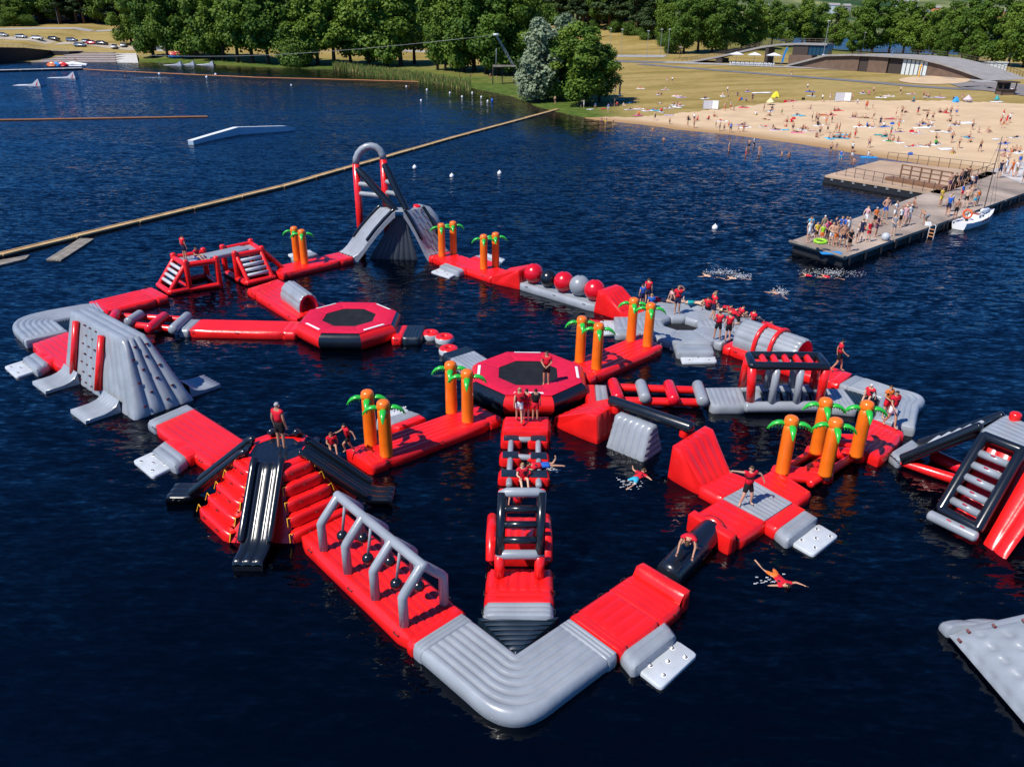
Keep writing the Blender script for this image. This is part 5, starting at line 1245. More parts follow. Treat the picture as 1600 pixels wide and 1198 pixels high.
front = [(206, 70, -18, 1.0), (240, 90, -25, 1.0), (262, 90, -12, .9), (285, 91, -22, 1.0), (308, 92, -30, 1.0), (332, 94, -24, 1.1), (350, 96, -14, 1.0), (372, 98, -26, 1.05), (395, 99, -30, 1.1), (420, 101, -22, 1.1), (447, 101, -28, 1.0), (470, 103, 28, 1.25), (497, 102, -20, 1.1), (522, 102, -26, 1.1), (548, 101, -12, 1.0), (576, 103, -32, 1.1), (604, 104, -30, 1.15), (627, 104, -26, 1.2), (648, 100, -15, 1.0),
 (684, 110, -10, .8), (696, 111, 22, 1.0), (709, 110, -22, 1.0), (724, 113, -14, 1.0), (741, 112, -24, 1.1), (760, 116, -20, 1.1), (778, 118, -8, 1.15), (798, 116, -24, 1.0), (818, 112, -10, 1.0), (841, 102, 5, 1.0)]
words = ['leaning over the parked kayaks', 'beside the dark kiosk', 'with a full crown', 'with hanging lower boughs', 'by the reed bed', 'above the dark water']
for i, (x, y, tp_, w) in enumerate(front):
 near = 'by the boat ramp' if x < 260 else ('over the red kayaks' if x < 320 else ('above the white ramps at the bank' if x < 360 else ('on the shaded left shore' if x < 560 else ('behind the reed bed' if x < 670 else 'near the cable mast'))))
 tree(x, y, tp_, 'broad', 'tall green leafy tree ' + near, GF, w)
for i, (x, y) in enumerate([(268, 66), (318, 64), (366, 66), (412, 68), (458, 66), (505, 68), (552, 66), (590, 70), (640, 66), (690, 72), (735, 74), (782, 76), (820, 78)]):
 tree(x, y, -30 - (i % 3) * 8, 'broad', 'leafy tree standing behind the front row on the left shore', 'second row of leafy trees', 1.1)
tree(462, 104, 52, 'bush', 'round pale green shrub hanging over the water on the left shore', None, 1.15)
tree(23, 41, 2, 'broad', 'round bright green tree at the far left above the embankment', None, 1.5); tree(44, 41, 23, 'bush', 'low light green bush beside the road at the far left', None, 1.2)
tree(6, 41, 16, 'bush', 'pale bush at the left edge of the picture by the road', None, 1.2)
tree(839, 160, 43, 'willow', 'silvery willow with a tall crown at the bank, left of its twin', None, 1.35); tree(881, 150, 36, 'willow', 'silvery willow behind the dark broad trees by the beach', None, 1.2); tree(856, 155, 103, 'willow', 'small silvery willow between the two tall ones', None, 1.3)
tree(873, 152, 62, 'broad', 'dark green tree directly right of the silvery willow', None, 1.15); tree(893, 157, 46, 'broad', 'tall dark tree in the clump beside the beach', None, 1.3); tree(917, 165, 55, 'broad', 'wide green tree at the right end of the clump beside the beach', None, 1.5); tree(936, 160, 75, 'broad', 'lower green tree whose boughs reach over the picnic group', None, 1.2)
# pine forest on the rise behind
edge = ([-40, 40, 60, 120, 200, 420, 640, 850, 905, 960, 1015, 1042], [39, 39, 37, 37, 38, 38, 40, 42, 42, 48, 59, 70])
for row, (dy, st) in enumerate(((1, 6.2), (11, 6.8), (23, 7.5), (38, 9))):
 x = -40.
 while x < 1046:
  p = T(x, float(np.interp(x, *edge))); x += st * scale_at(p) * rng.uniform(.75, 1.25)
  p.y += dy + rng.uniform(-2.5, 2.5); p.x += p.x / p.y * dy; p.z = hz(p.x, p.y)
  sp = 'pine' if rng.random() < (.75 if p.x > -40 else .55) else 'broad'
  tree(0, 0, rng.uniform(21, 30), sp, ('dark pine' if sp == 'pine' else 'dark leafy tree') + ' in the wood on the rise ' + ('behind the left bank' if x < 230 else ('behind the trees of the left shore' if x < 800 else 'above the grassy hill')), 'pines in the wood' if sp == 'pine' else 'leafy trees in the wood', rng.uniform(1.2, 1.6) if sp == 'pine' else rng.uniform(.8, 1.0), at=p, name='pine_tree' if sp == 'pine' else 'leafy_tree')
for x, y, tp_ in ((1008, 62, 42), (985, 55, 30), (1036, 72, 50), (960, 51, 30), (930, 46, 30)): tree(x, y, tp_, 'bush', 'dark bush at the edge of the hillside wood', 'bushes at the edge of the wood', 1.1)
tree(1047, 84, 54, 'bush', 'bright green bush at the foot of the hill by the ramp', None, 1.)
GR = 'leafy trees between the building and the second lake'
right = [(1068, 84, 4), (1090, 82, -6), (1112, 83, 0), (1134, 80, 2), (1158, 78, 0), (1180, 76, 6), (1205, 72, 8), (1228, 70, 12), (1252, 72, 6), (1276, 73, 10), (1300, 79, 16), (1345, 82, 6), (1362, 83, 2), (1388, 84, 8), (1410, 86, 10), (1434, 88, 12), (1456, 90, 18), (1478, 94, 12), (1502, 97, 6), (1526, 99, 2), (1548, 101, 4), (1574, 104, 10), (1598, 106, 4), (1622, 108, 0), (1332, 84, 40), (1470, 96, 52), (1515, 100, 50)]
for i, (x, y, tp_) in enumerate(right):
 tree(x, y, tp_ + 2, 'broad', 'green leafy tree behind the beach building' if x < 1320 else ('green leafy tree behind the long curved roof' if x < 1500 else 'green leafy tree behind the white container'), GR, 1.05)
# reeds
def reeds():
 rnd = random.Random(5); m = MB(); n = 0
 while n < 6500:
  x = rnd.uniform(520, 735); f = (x - 520) / 215; yb = 106 + 30 * f ** 1.3; y = yb + rnd.uniform(-1, 7 if x > 560 else 3) * (1 if x < 700 else 1.3)
  if y > float(np.interp(x, [p[0] for p in SH], [p[1] for p in SH])) + 4: continue
  p = G(x, y, 0); p.z = max(-.1, hz(p.x, p.y)); h = rnd.uniform(.9, 2.0); a = rnd.random() * 6.28; w = .10; d = V((math.cos(a) * w, math.sin(a) * w, 0)); t = V((rnd.gauss(0, .2), rnd.gauss(0, .2), h))
  m.add([p - d, p + d, p + t + d * .3, p + t - d * .3], [(0, 1, 2, 3)], 0 if rnd.random() < .7 else 1, False); n += 1
 o = m.build('reed_bed', [leafmat('reeds', (.06, .13, .02), (.13, .2, .04)), mat('dry reeds', (.30, .24, .09), .9, .1)]); tag(o, 'green reeds growing along the left shore', None, None, 'stuff')
reeds()
# ================================================================== floats and buoys on the lake
WOOD = mat('pale boom timber', (.55, .36, .17), .8, .2, noise=.25, nscale=1.2); OWOOD = mat('weathered timber', (.25, .22, .18), .9, .15, noise=.35, nscale=1.5); DARK = mat('dark float', (.012, .013, .016), .6); TAN = mat('orange boom', (.62, .26, .10), .7, noise=.2)
def boom(name, label, pts, w, seg, mt, cat='boom', edge=None):
 P_ = [G(*p, 0) for p in pts]; t = empty(name, mid(P_[0], P_[-1]), label, cat); m0 = None
 for a, b in zip(P_[:-1], P_[1:]):
  L = (b - a).length; n = max(1, round(L / seg)); d = (b - a).normalized(); nr = V((-d.y, d.x, 0))
  for i in range(n):
   s0, s1 = a + d * (L * i / n + .06), a + d * (L * (i + 1) / n - .06); m = MB(); k = rng.uniform(-.015, .015)
   for o, wd in ((0, w * .62), (-w * .41, w * .16), (w * .41, w * .16)):
    m.bar(s0 + nr * o + V((0, 0, .14 + k + (.05 if o else 0))), s1 + nr * o + V((0, 0, .14 + k + (.05 if o else 0))), wd - .01, .12, 1 if (o and edge) else 0)
   m.bar(s0 + V((0, 0, .0)), s1 + V((0, 0, .0)), w * .8, .16, 2); m.build('boom_section', [mt, edge or mt, DARK], t)
 return t
boom('floating_boom', 'long pale timber boom crossing the lake from left edge to the beach trees', [(-120, 434), (0, 401.5), (440, 294), (700, 219), (872, 172)], .82, 6.0, WOOD)
boom('floating_boom', 'short orange and white boom at the left edge of the lake', [(-60, 190), (325, 183.5)], .7, 8.4, WOOD, edge=TAN)
boom('floating_boom', 'thin orange boom along the wooded left shore', [(112, 108), (180, 112), (400, 122), (560, 126), (705, 130.5)], .7, 9, TAN)
def raft(label, q, n, lng):
 Q = [G(*p, .12) for p in q]; t = empty('timber_raft', ground0(mid(*Q)), label, 'raft', 'old timber rafts beside the boom')
 for i in range(n):
  f0, f1 = (i + .04) / n, (i + .96) / n; A, B = Q[0] + (Q[1] - Q[0]) * f0, Q[0] + (Q[1] - Q[0]) * f1; D, C = Q[3] + (Q[2] - Q[3]) * f0, Q[3] + (Q[2] - Q[3]) * f1
  z = rng.uniform(.1, .14); m = MB(); qz = [V((p.x, p.y, z)) for p in (A, B, C, D)]
  if (qz[1] - qz[0]).cross(qz[3] - qz[0]).z < 0: qz.reverse()
  m.hexa([p - V((0, 0, .1)) for p in qz], qz); m.build('plank', [OWOOD], t)
raft('narrow weathered timber raft just below the long boom', [(72, 405), (95, 406.5), (147, 373), (125, 372)], 5, 1)
raft('weathered timber raft cut off by the left edge of the picture', [(-30, 412), (-30, 421), (40, 404), (46, 398)], 4, 1)
LBLUE = mat('kicker side', (.36, .46, .56), .5)
def slider():
 pr = [(298.5, 222.5, .55), (330, 214.5, .7), (370, 206.5, 1.05), (445, 201, .75), (458, 199.5, .35)]; P_ = [(G(x, y + 4, 0), h) for x, y, h in pr]; t = empty('wakeboard_slider', P_[2][0], 'long white wakeboard slider box with a bend in the middle of the lake', 'slider')
 d = (P_[2][0] - P_[0][0]).normalized(); n = V((-d.y, d.x, 0)) * .42
 for k in range(4):
  (a, ha), (b, hb) = P_[k], P_[k + 1]; m = MB(); za, zb = V((0, 0, ha)), V((0, 0, hb)); lo = V((0, 0, -.1))
  m.hexa([a - n + lo, b - n + lo, b + n + lo, a + n + lo], [a - n + za, b - n + zb, b + n + zb, a + n + za], 0); m.build('side_box', [LBLUE], t)
  m = MB(); e = V((0, 0, .06)); m.hexa([a - n * 1.1 + za, b - n * 1.1 + zb, b + n * 1.1 + zb, a + n * 1.1 + za], [a - n * 1.1 + za + e, b - n * 1.1 + zb + e, b + n * 1.1 + zb + e, a + n * 1.1 + za + e], 0); m.build('top_plate', [WHITE], t)
slider()
def kicker(px, py, label, L=3.6, h=1.5, w=2.6, ang=0., mark=True):
 c = G(px, py, 0); c.z = max(0, hz(c.x, c.y)); t = empty('wakeboard_kicker', c, label, 'kicker', 'white wakeboard kickers'); d = V((math.cos(ang), math.sin(ang), 0)); n = V((-d.y, d.x, 0)); P_ = lambda a, b, z: c + d * a + n * b + V((0, 0, z))
 m = MB(); pr = [(-L, .02), (-L * .6, .12), (-L * .25, .45), (0, h)]
 for i in range(3):
  (a0, z0), (a1, z1) = pr[i], pr[i + 1]; m.add([P_(a0, -w / 2, z0), P_(a1, -w / 2, z1), P_(a1, w / 2, z1), P_(a0, w / 2, z0)], [(0, 1, 2, 3)], 0, True)
 m.build('ramp_face', [WHITE], t)
 m = MB()
 for s_ in (-1, 1): m.add([P_(a, s_ * w / 2, z) for a, z in pr] + [P_(.3, s_ * w / 2, -.1), P_(-L, s_ * w / 2, -.1)], [tuple(range(6))], 0, False)
 m.build('side_panel', [WHITE], t)
 m = MB(); m.add([P_(.02, -w / 2 + .02, h - .02), P_(.52, -w / 2, -.1), P_(.52, w / 2, -.1), P_(.02, w / 2 - .02, h - .02)], [(0, 1, 2, 3)], 0, False); m.build('rear_panel', [LBLUE], t)
 if mark:
  m = MB(); m.add([P_(-.9, -w / 2 - .01, .1), P_(-.45, -w / 2 - .01, .1), P_(-.1, -w / 2 - .01, h * .8), P_(-.45, -w / 2 - .01, h * .45)], [(0, 1, 2, 3)], 0, False); m.build('red_mark', [RED], t)
 return t
kicker(66, 133.5, 'white wakeboard kicker nearest the camera at the upper left', ang=.1, L=6.5, h=1.7, w=3.4); kicker(119, 122, 'white wakeboard kicker beyond the nearest one', ang=.12, L=7.5, h=1.8, w=2.6)
for x, y, lb in ((283, 102, 'leftmost of the white ramps moored at the wooded bank'), (303, 101.5, 'middle one of the white ramps moored at the wooded bank'), (333, 101.5, 'rightmost of the white ramps moored at the wooded bank')): kicker(x, y, lb, L=6, h=1.5, w=3.2, ang=.25, mark=False)
BMESH = {}
def buoy(px, py, r, label, mt=WHITE, group='small buoys on the lake'):
 c = G(px, py, 0); t = empty('buoy', c, label, 'buoy', group)
 k = mt.name
 if k not in BMESH:
  m = MB(); m.ball((0, 0, .35), 1, 14, 9, sz=1.05); m2 = MB(); m2.tube([(0, 0, 1.2), (0, 0, 1.6)], [.3, .22], 8); BMESH[k] = (m.data('float_body', [mt]), m2.data('neck', [mt]))
 t.scale = (r, r, r)
 for nm, d in zip(('float_body', 'neck'), BMESH[k]): o = bpy.data.objects.new(nm, d); col.objects.link(o); o.parent = t
BLUEB = mat('blue buoy', (.02, .12, .5), .4)
for x, y, w in ((648, 263, 'nearest the slide arch'), (706, 276.5, 'below the long boom, middle of three'), (780.5, 272, 'right of the other two below the boom'), (1117, 357.5, 'alone between ball row and pier')): buoy(x, y, .26, 'white buoy ' + w)
for x, y in ((455, 134), (635, 136), (667, 141), (658, 158), (703, 146), (722, 152), (752, 152.5), (738, 146), (762, 159)): buoy(x, y, .24, 'small white buoy near the reed shore', group='white buoys in a line near the reeds')
for x, y, w in ((686, 132, 'at the end of the thin orange boom'), (769, 157.5, 'beside the white buoy at the bank')): buoy(x, y, .32, 'small blue buoy ' + w, BLUEB)
for x, y in ((249, 116.5), (337, 117.5), (323, 121.5)): buoy(x, y, .36, 'white buoy against the thin orange boom', group='white buoys on the thin boom')
# ================================================================== pier with swim platform
PDECK = mat('wet pier boards', (.38, .30, .235), .75, .3, noise=.5, nscale=.22, bump=.3, bscale=2); PLAT = mat('platform boards', (.46, .32, .21), .8, .2, noise=.2, nscale=.3); RAIL = mat('brown steel rail', (.10, .065, .045), .6); BLKR = mat('rubber fender', (.012, .013, .016), .7)
ZP = .85
def quad_deck(t, Q, n, mt, nm, thick=.22):
 for i in range(n):
  f0, f1 = (i + .012) / n, (i + .988) / n; q = [Q[0] + (Q[3] - Q[0]) * f0, Q[1] + (Q[2] - Q[1]) * f0, Q[1] + (Q[2] - Q[1]) * f1, Q[0] + (Q[3] - Q[0]) * f1]
  if (q[1] - q[0]).cross(q[3] - q[0]).z < 0: q.reverse()
  m = MB(); m.hexa([p - V((0, 0, thick)) for p in q], q); m.build(nm, [mt], t)
Q = [G(1234, 377, ZP), G(1320, 402, ZP), G(1616, 296, ZP), G(1548, 266, ZP)]
Q2 = [Q[3], Q[2], Q[2] + (Q[2] - Q[1]).normalized() * 40 , Q[3] + (Q[2] - Q[1]).normalized() * 40]
t = empty('pier', ground0(mid(*Q)), 'long pier of pale slabs with people gathered at its tip', 'pier')
quad_deck(t, Q, 5, PDECK, 'deck_slab'); quad_deck(t, Q2, 4, CONC, 'deck_slab')
m = MB(); d = (Q[2] - Q[1]).normalized(); ins = (Q[0] - Q[1]).normalized() * .25; m.hexa([Q[0] - ins + V((0, 0, -1)) + d * .3, Q[1] + ins + V((0, 0, -1)) + d * .3, Q2[2] + ins + V((0, 0, -1)), Q2[3] - ins + V((0, 0, -1))], [Q[0] - ins + V((0, 0, -.23)) + d * .3, Q[1] + ins + V((0, 0, -.23)) + d * .3, Q2[2] + ins + V((0, 0, -.23)), Q2[3] - ins + V((0, 0, -.23))]); m.build('float_body', [DARK], t)
for i in range(16):
 for a, b in ((Q[1], Q[2]), (Q[0], Q[3])):
  p = a + (b - a) * (i + .3) / 16; m = MB(); m.bar(p + V((0, 0, -.1)), p + V((0, 0, -.75)), .18, .18); m.build('fender', [BLKR], t)
m = MB(); m.bar(Q[0] + V((0, 0, .04)), Q[1] + V((0, 0, .04)), .3, .1); m.build('edge_beam', [OWOOD], t)
for a_, b_ in (((1286, 394), (1297, 397.5)), ((1300, 393.5), (1311, 396))):
 c = G(*mid(V((*a_, 0)), V((*b_, 0)))[:2], ZP + .03); tt = empty('blue_mat', c, 'small blue mat at the pier tip, ' + ('left' if a_[0] == 1286 else 'right') + ' of two', 'mat'); m = MB(); m.box((c.x - .42, c.y - .3, ZP + .01), (c.x + .42, c.y + .3, ZP + .05)); m.build('mat_pad', [mat('blue mat', (.02, .25, .6), .6)], tt)
t = empty('swim_platform', ground0(G(1420, 275, ZP)), 'wide brown floating platform with thin railings left of the pier', 'platform')
PQ = [G(1289, 274, ZP), G(1470, 303.5, ZP), G(1560, 270, ZP), G(1376, 250.5, ZP)]
quad_deck(t, PQ, 6, PLAT, 'deck_slab')
m = MB(); m.hexa([p + V((0, .2, -1)) for p in PQ], [p + V((0, .2, -.23)) for p in PQ]); m.build('float_body', [DARK], t)
for i in range(9):
 p = PQ[0] + (PQ[1] - PQ[0]) * (i + .6) / 10; m = MB(); m.bar(p + V((0, -.02, -.32)), p + V((.9, -.12, -.32)), .1, .28); m.build('fender', [mat('pale fender', (.3, .3, .3), .7)], t)
def railing(t, pts, h, n, r=.02):
 for a, b in zip(pts[:-1], pts[1:]):
  m = MB(); m.bar(a + V((0, 0, h)), b + V((0, 0, h)), .05, .05); m.bar(a + V((0, 0, h * .5)), b + V((0, 0, h * .5)), .03, .03); m.build('rail', [RAIL], t)
  for i in range(n + 1): p = a + (b - a) * i / n; m = MB(); m.bar(p, p + V((0, 0, h)), .05, .05); m.build('rail_post', [RAIL], t)
e = .35; railing(t, [PQ[0] + V((1.5, .5, 0)), PQ[1] + V((-.5, .6, 0))], 1.05, 10); railing(t, [PQ[3] + V((.6, -.4, 0)), PQ[2] + V((-.8, -.3, 0))], 1.05, 10); railing(t, [PQ[1] + (PQ[2] - PQ[1]) * .2 + V((-.4, .2, 0)), PQ[2] + V((-.8, -.2, 0))], 1.05, 5)
t = empty('stage_fence', ground0(G(1440, 290, ZP)), 'brown bench step with a three-rail fence on the swim platform', 'fence')
a, b = G(1405, 282.5, ZP), G(1482, 296, ZP); d = (b - a).normalized(); n = V((-d.y, d.x, 0)); BR = mat('brown timber', (.20, .10, .05), .7, noise=.2)
m = MB(); q = [a - n * 1.2 - d * 1.0, b - n * 1.2, b + n * .1, a + n * .1 - d * 1.0]; m.hexa(q, [p + V((0, 0, .35)) for p in q]); m.build('step', [BR], t)
for i in range(6): p = a + (b - a) * i / 5; m = MB(); m.bar(p + V((0, 0, .3)), p + V((0, 0, 1.75)), .14, .12); m.build('fence_post', [BR], t)
for z in (.75, 1.25, 1.7): m = MB(); m.bar(a + V((0, -.06, z)), b + V((0, -.06, z)), .1, .12); m.build('fence_rail', [BR], t)
t = empty('pier_ladder', G(1456, 362, .3), 'orange runged swim ladder on the side of the pier', 'ladder'); p = G(1455, 357, ZP)
for s_ in (-.25, .25): m = MB(); m.tube([p + d * s_ + V((0, .1, .35)), p + d * s_ + V((.03, -.14, .3)), p + d * s_ + V((.03, -.16, -.9))], .035, 6); m.build('ladder_rail', [PAD], t)
for z in (-.05, -.35, -.62): m = MB(); m.bar(p + d * -.25 + V((.03, -.17, z)), p + d * .25 + V((.03, -.17, z)), .07, .07); m.build('rung', [TAN], t)
# ================================================================== sailing boat
def sailboat():
 st, bw = G(1497, 356, .15), G(1550, 338, .2); L = (bw - st).length; d = (bw - st).normalized(); d.z = 0; n = V((-d.y, d.x, 0)); t = empty('sailing_boat', ground0(mid(st, bw)), 'small white sailing boat with a red stripe moored to the pier', 'boat')
 S = [(0, .62, .62), (.12, .78, .6), (.35, .9, .62), (.6, .8, .68), (.82, .45, .78), (1, .04, .9)]; rows = []
 for f, w, h in S:
  c = ground0(st) + d * L * f; rows.append([c + n * w * k + V((0, 0, z)) for k, z in ((-1, h), (-.97, h * .72), (-.85, .1), (-.4, -.25), (.4, -.25), (.85, .1), (.97, h * .72), (1, h))])
 m = MB(); k = 8; m.add([p for r_ in rows for p in r_], [(i * k + j, i * k + j + 1, (i + 1) * k + j + 1, (i + 1) * k + j) for i in range(5) for j in range(7)]); m.add(rows[0], [tuple(range(8))], 0, False); m.build('hull', [WHITE], t)
 m = MB(); m.add([r_[0] + n * .0 for r_ in rows] + [r_[7] for r_ in reversed(rows)], [tuple(range(12))], 0, False); m.build('deck', [mat('boat deck', (.72, .72, .70), .5)], t)
 for s_ in (0, 7):
  m = MB(); q = [r_[s_] + n * (-.015 if s_ == 0 else .015) for r_ in rows[2:]]; lo = [p - V((0, 0, .22)) for p in q]; m.add(q + lo, [(i, i + 1, 4 + i + 1, 4 + i) for i in range(3)], 0, False); m.build('red_stripe', [RED], t)
 c = ground0(st) + d * L * .5; P_ = lambda a, b, z: c + d * a + n * b + V((0, 0, z))
 m = MB(); m.hexa([P_(-.9, -.5, .62), P_(.8, -.42, .66), P_(.8, .42, .66), P_(-.9, .5, .62)], [P_(-.75, -.42, .92), P_(.55, -.32, .9), P_(.55, .32, .9), P_(-.75, .42, .92)]); cb = m.build('cabin', [WHITE], t)
 m = MB(); m.hexa([P_(-.6, -.3, .925), P_(.1, -.26, .925), P_(.1, .26, .925), P_(-.6, .3, .925)], [P_(-.6, -.3, .97), P_(.1, -.26, .97), P_(.1, .26, .97), P_(-.6, .3, .97)]); m.build('hatch', [mat('varnished wood', (.35, .09, .03), .35)], cb)
 for a in (-.45, .2):
  m = MB(); m.tube([P_(a, -.475, .78), P_(a, -.40, .78)], .08, 8, cap='flat'); m.build('porthole', [MARK], cb)
 m = MB(); m.box((0, 0, 0), (0, 0, 0)); b0 = P_(1.15, 0, .75); tp_ = at_depth(1566, 214, b0.y + 1.0); m = MB(); m.tube([b0, (b0 + tp_) / 2, tp_], [.05, .045, .03], 8); m.build('mast', [RAIL], t)
 for q in (P_(-1.9, .5, .62), P_(L / 2, 0, .9), P_(.3, -.85, .68)): m = MB(); m.tube([tp_ - V((0, 0, .3)), q], .012, 4, cap='flat'); m.build('stay_wire', [MARK], t)
 m = MB(); m.tube([P_(.7, .0, 1.1), P_(1.3, .05, 1.0), P_(2.1, .05, 1.0), P_(2.5, 0, 1.0)], [.12, .26, .2, .08], 8); m.build('furled_sail', [WHITE], t)
 m = MB(); cc = P_(-2.0, .1, 1.15); e1 = (n + V((0, 0, .0))).normalized(); e2 = V((0, 0, 1)); ring = [cc + (e1 * math.cos(6.2832 * i / 16) + e2 * math.sin(6.2832 * i / 16)) * .36 for i in range(16)]; m.tube(ring, .085, 8, closed=True); lb = m.build('lifebuoy', [mat('lifebuoy orange', (.8, .12, .03), .5)], t)
 m = MB(); m.bar(P_(-1.9, .1, .6), P_(-1.9, .1, 1.3), .04, .04); m.build('lifebuoy_post', [RAIL], t)
 m = MB(); p = P_(-2.45, -.1, .3); m.tube([p + V((0, 0, .45)), p + V((0, 0, .1)), p + V((0, 0, -.4))], [.14, .1, .06], 8); m.build('outboard_motor', [MARK], t)
sailboat()
# ================================================================== beach building
BW = mat('brown slat wall', (.16, .105, .075), .8, .2, noise=.2, nscale=.8); DKTIMB = mat('dark timber', (.05, .035, .028), .8); ROOF = mat('roof boards', (.30, .28, .26), .85, .2, noise=.15, nscale=.6); GLASS = mat('blue glass', (.02, .06, .10), .08, .6); PALEW = mat('white window panel', (.62, .66, .64), .4); STEEL = mat('galvanised steel', (.38, .39, .40), .5, .5, metal=.4)  # dark timber: one even brown for doors, frames, booth and kiosk
def onplane(px, py, a, b):
 n = V((-(b - a).y, (b - a).x, 0)); d = ray(px, py); o = V((0, 0, CH)); t = (a - o).dot(n) / d.dot(n); return o + d * t
b0, b1 = T(1229, 104), T(1546, 127); bd = (b1 - b0); bd.z = 0; BL = bd.length; bd.normalize(); bn = V((-bd.y, bd.x, 0)); bn = bn if bn.y > 0 else -bn
t = empty('beach_building', (b0 + b1) / 2, 'long low brown beach building under one curved walkable roof', 'building')
prof = [(1229, 101.5), (1262, 93), (1290, 85.5), (1330, 84.5), (1365, 85.5), (1400, 87.5), (1440, 91), (1470, 98), (1500, 107.5), (1525, 116.5), (1548, 126)]
PR = [onplane(x, y, b0, b1) for x, y in prof]
zg = lambda p: hz(p.x, p.y)
# wall in panels between the openings
def wallpoly(t, xs_, mt, nm, off=.8, top=.55):
 pts = []
 for x in xs_:
  y = float(np.interp(x, [p[0] for p in prof], [p[1] for p in prof])); q = onplane(x, y, b0, b1); pts.append(q)
 m = MB(); up_ = [p + bn * off - V((0, 0, top)) for p in pts]; lo = [V((p.x, p.y, min(zg(p), p.z - top - .05) - .3)) + bn * off for p in pts]; k = len(pts); bk = bn * .3
 m.add(lo + up_, [(i, i + 1, k + i + 1, k + i) for i in range(k - 1)], 0, False); m.add([p + bk for p in lo + up_], [(i, i + 1, k + i + 1, k + i) for i in range(k - 1)], 0, False)
 for e in (0, k - 1): m.add([lo[e], lo[e] + bk, up_[e] + bk, up_[e]], [(0, 1, 2, 3)], 0, False)
 return m.build(nm, [mt], t)
wallpoly(t, [1236, 1262, 1290, 1320, 1341], BW, 'wall'); wallpoly(t, [1356, 1372, 1386], BW, 'wall'); wallpoly(t, [1449, 1470, 1495, 1515, 1528], BW, 'wall')
wallpoly(t, [1342, 1349, 1355], DKTIMB, 'door', off=1.0); wallpoly(t, [1387, 1397, 1408], DKTIMB, 'door', off=1.2)
for i in range(6):
 x0 = 1409 + i * 6.6; wallpoly(t, [x0 + .4, x0 + 5.8], PALEW if i != 1 else PALEW, 'window_panel', off=.9, top=.7)
 wallpoly(t, [x0 + 5.8, x0 + 7.0], DKTIMB, 'window_frame', off=.85, top=.6)
m = MB(); k = len(PR); dp = 15.0
top = PR + [p + bn * dp for p in PR]; m.add(top + [p - V((0, 0, .5)) for p in top], [(i, i + 1, k + i + 1, k + i) for i in range(k - 1)] + [(2 * k + i + 1, 2 * k + i, 3 * k + i, 3 * k + i + 1) for i in range(k - 1)] + [(2 * k + i, 2 * k + i + 1, i + 1, i) for i in range(k - 1)] + [(k + i, k + i + 1, 3 * k + i + 1, 3 * k + i) for i in range(k - 1)], 0, False); m.build('roof', [ROOF], t)
m = MB(); q = [V((p.x, p.y, zg(p) - 1)) + bn * 6 for p in PR]; u_ = [p + bn * 6 - V((0, 0, .52)) for p in PR]; m.add(q + u_, [(i, i + 1, k + i + 1, k + i) for i in range(k - 1)], 0, False); m.build('inner_wall', [DKTIMB], t)
for f in (bn * (dp - .3),):
 for i in range(1, k - 1):
  a, b = PR[i] + f, PR[i + 1] + f; m = MB(); m.bar(a + V((0, 0, 1.1)), b + V((0, 0, 1.1)), .1, .08); m.bar(a + V((0, 0, .55)), b + V((0, 0, .55)), .06, .06)
  for j in range(5): p = a + (b - a) * j / 5; m.bar(p, p + V((0, 0, 1.1)), .08, .08)
  m.build('railing', [RAIL], t)
# the bridge-like ramp with the glazed upper block
r0, r1 = T(1060, 98.5), T(1229, 103.5); rd = (r1 - r0); rd.z = 0; rd.normalize(); rn = V((-rd.y, rd.x, 0)); rn = rn if rn.y > 0 else -rn
t = empty('ramp_building', (r0 + r1) / 2, 'long sloping bridge ramp with a glazed upper room, left of the low building', 'building')
rp = [(1046, 98.5), (1075, 95.5), (1110, 89.5), (1150, 80.5), (1185, 72.5), (1215, 68.5), (1240, 67.5), (1288, 68.5)]
PR2 = [onplane(x, y, r0, r1) + rn * 3 for x, y in rp]; k = len(PR2); top = PR2 + [p + rn * 7 for p in PR2]
m = MB(); m.add(top + [p - V((0, 0, .55)) for p in top], [(i, i + 1, k + i + 1, k + i) for i in range(k - 1)] + [(2 * k + i + 1, 2 * k + i, 3 * k + i, 3 * k + i + 1) for i in range(k - 1)] + [(2 * k + i, 2 * k + i + 1, i + 1, i) for i in range(k - 1)] + [(k + i, k + i + 1, 3 * k + i + 1, 3 * k + i) for i in range(k - 1)] + [(k - 1, 2 * k - 1, 4 * k - 1, 3 * k - 1)], 0, False); m.build('ramp_deck', [ROOF], t)
for f in (rn * .1, rn * 6.8):
 for i in range(k - 1):
  a, b = PR2[i] + f, PR2[i + 1] + f; n_ = max(3, int((b - a).length / 1.6)); m = MB(); m.bar(a + V((0, 0, 1.2)), b + V((0, 0, 1.2)), .1, .08); m.bar(a + V((0, 0, .6)), b + V((0, 0, .6)), .06, .06)
  for j in range(n_): p = a + (b - a) * j / n_; m.bar(p, p + V((0, 0, 1.2)), .07, .07)
  m.build('railing', [RAIL], t)
for x0, x1, yb, mt, nm in ((1112, 1122, 96.5, DKTIMB, 'support'), (1188, 1193, 98, DKTIMB, 'support')):
 a, b = onplane(x0, yb, r0, r1) + rn * 3.2, onplane(x1, yb, r0, r1) + rn * 3.2; y = float(np.interp(x0, [p[0] for p in rp], [p[1] for p in rp])); h = (onplane(x0, y, r0, r1) + rn * 3).z - .5
 z0 = zg(a) - .5; m = MB(); m.hexa([V((a.x, a.y, z0)), V((b.x, b.y, z0)), V((b.x, b.y, z0)) + rn * 6, V((a.x, a.y, z0)) + rn * 6], [V((a.x, a.y, h)), V((b.x, b.y, h)), V((b.x, b.y, h)) + rn * 6, V((a.x, a.y, h)) + rn * 6]); m.build(nm, [mt], t)
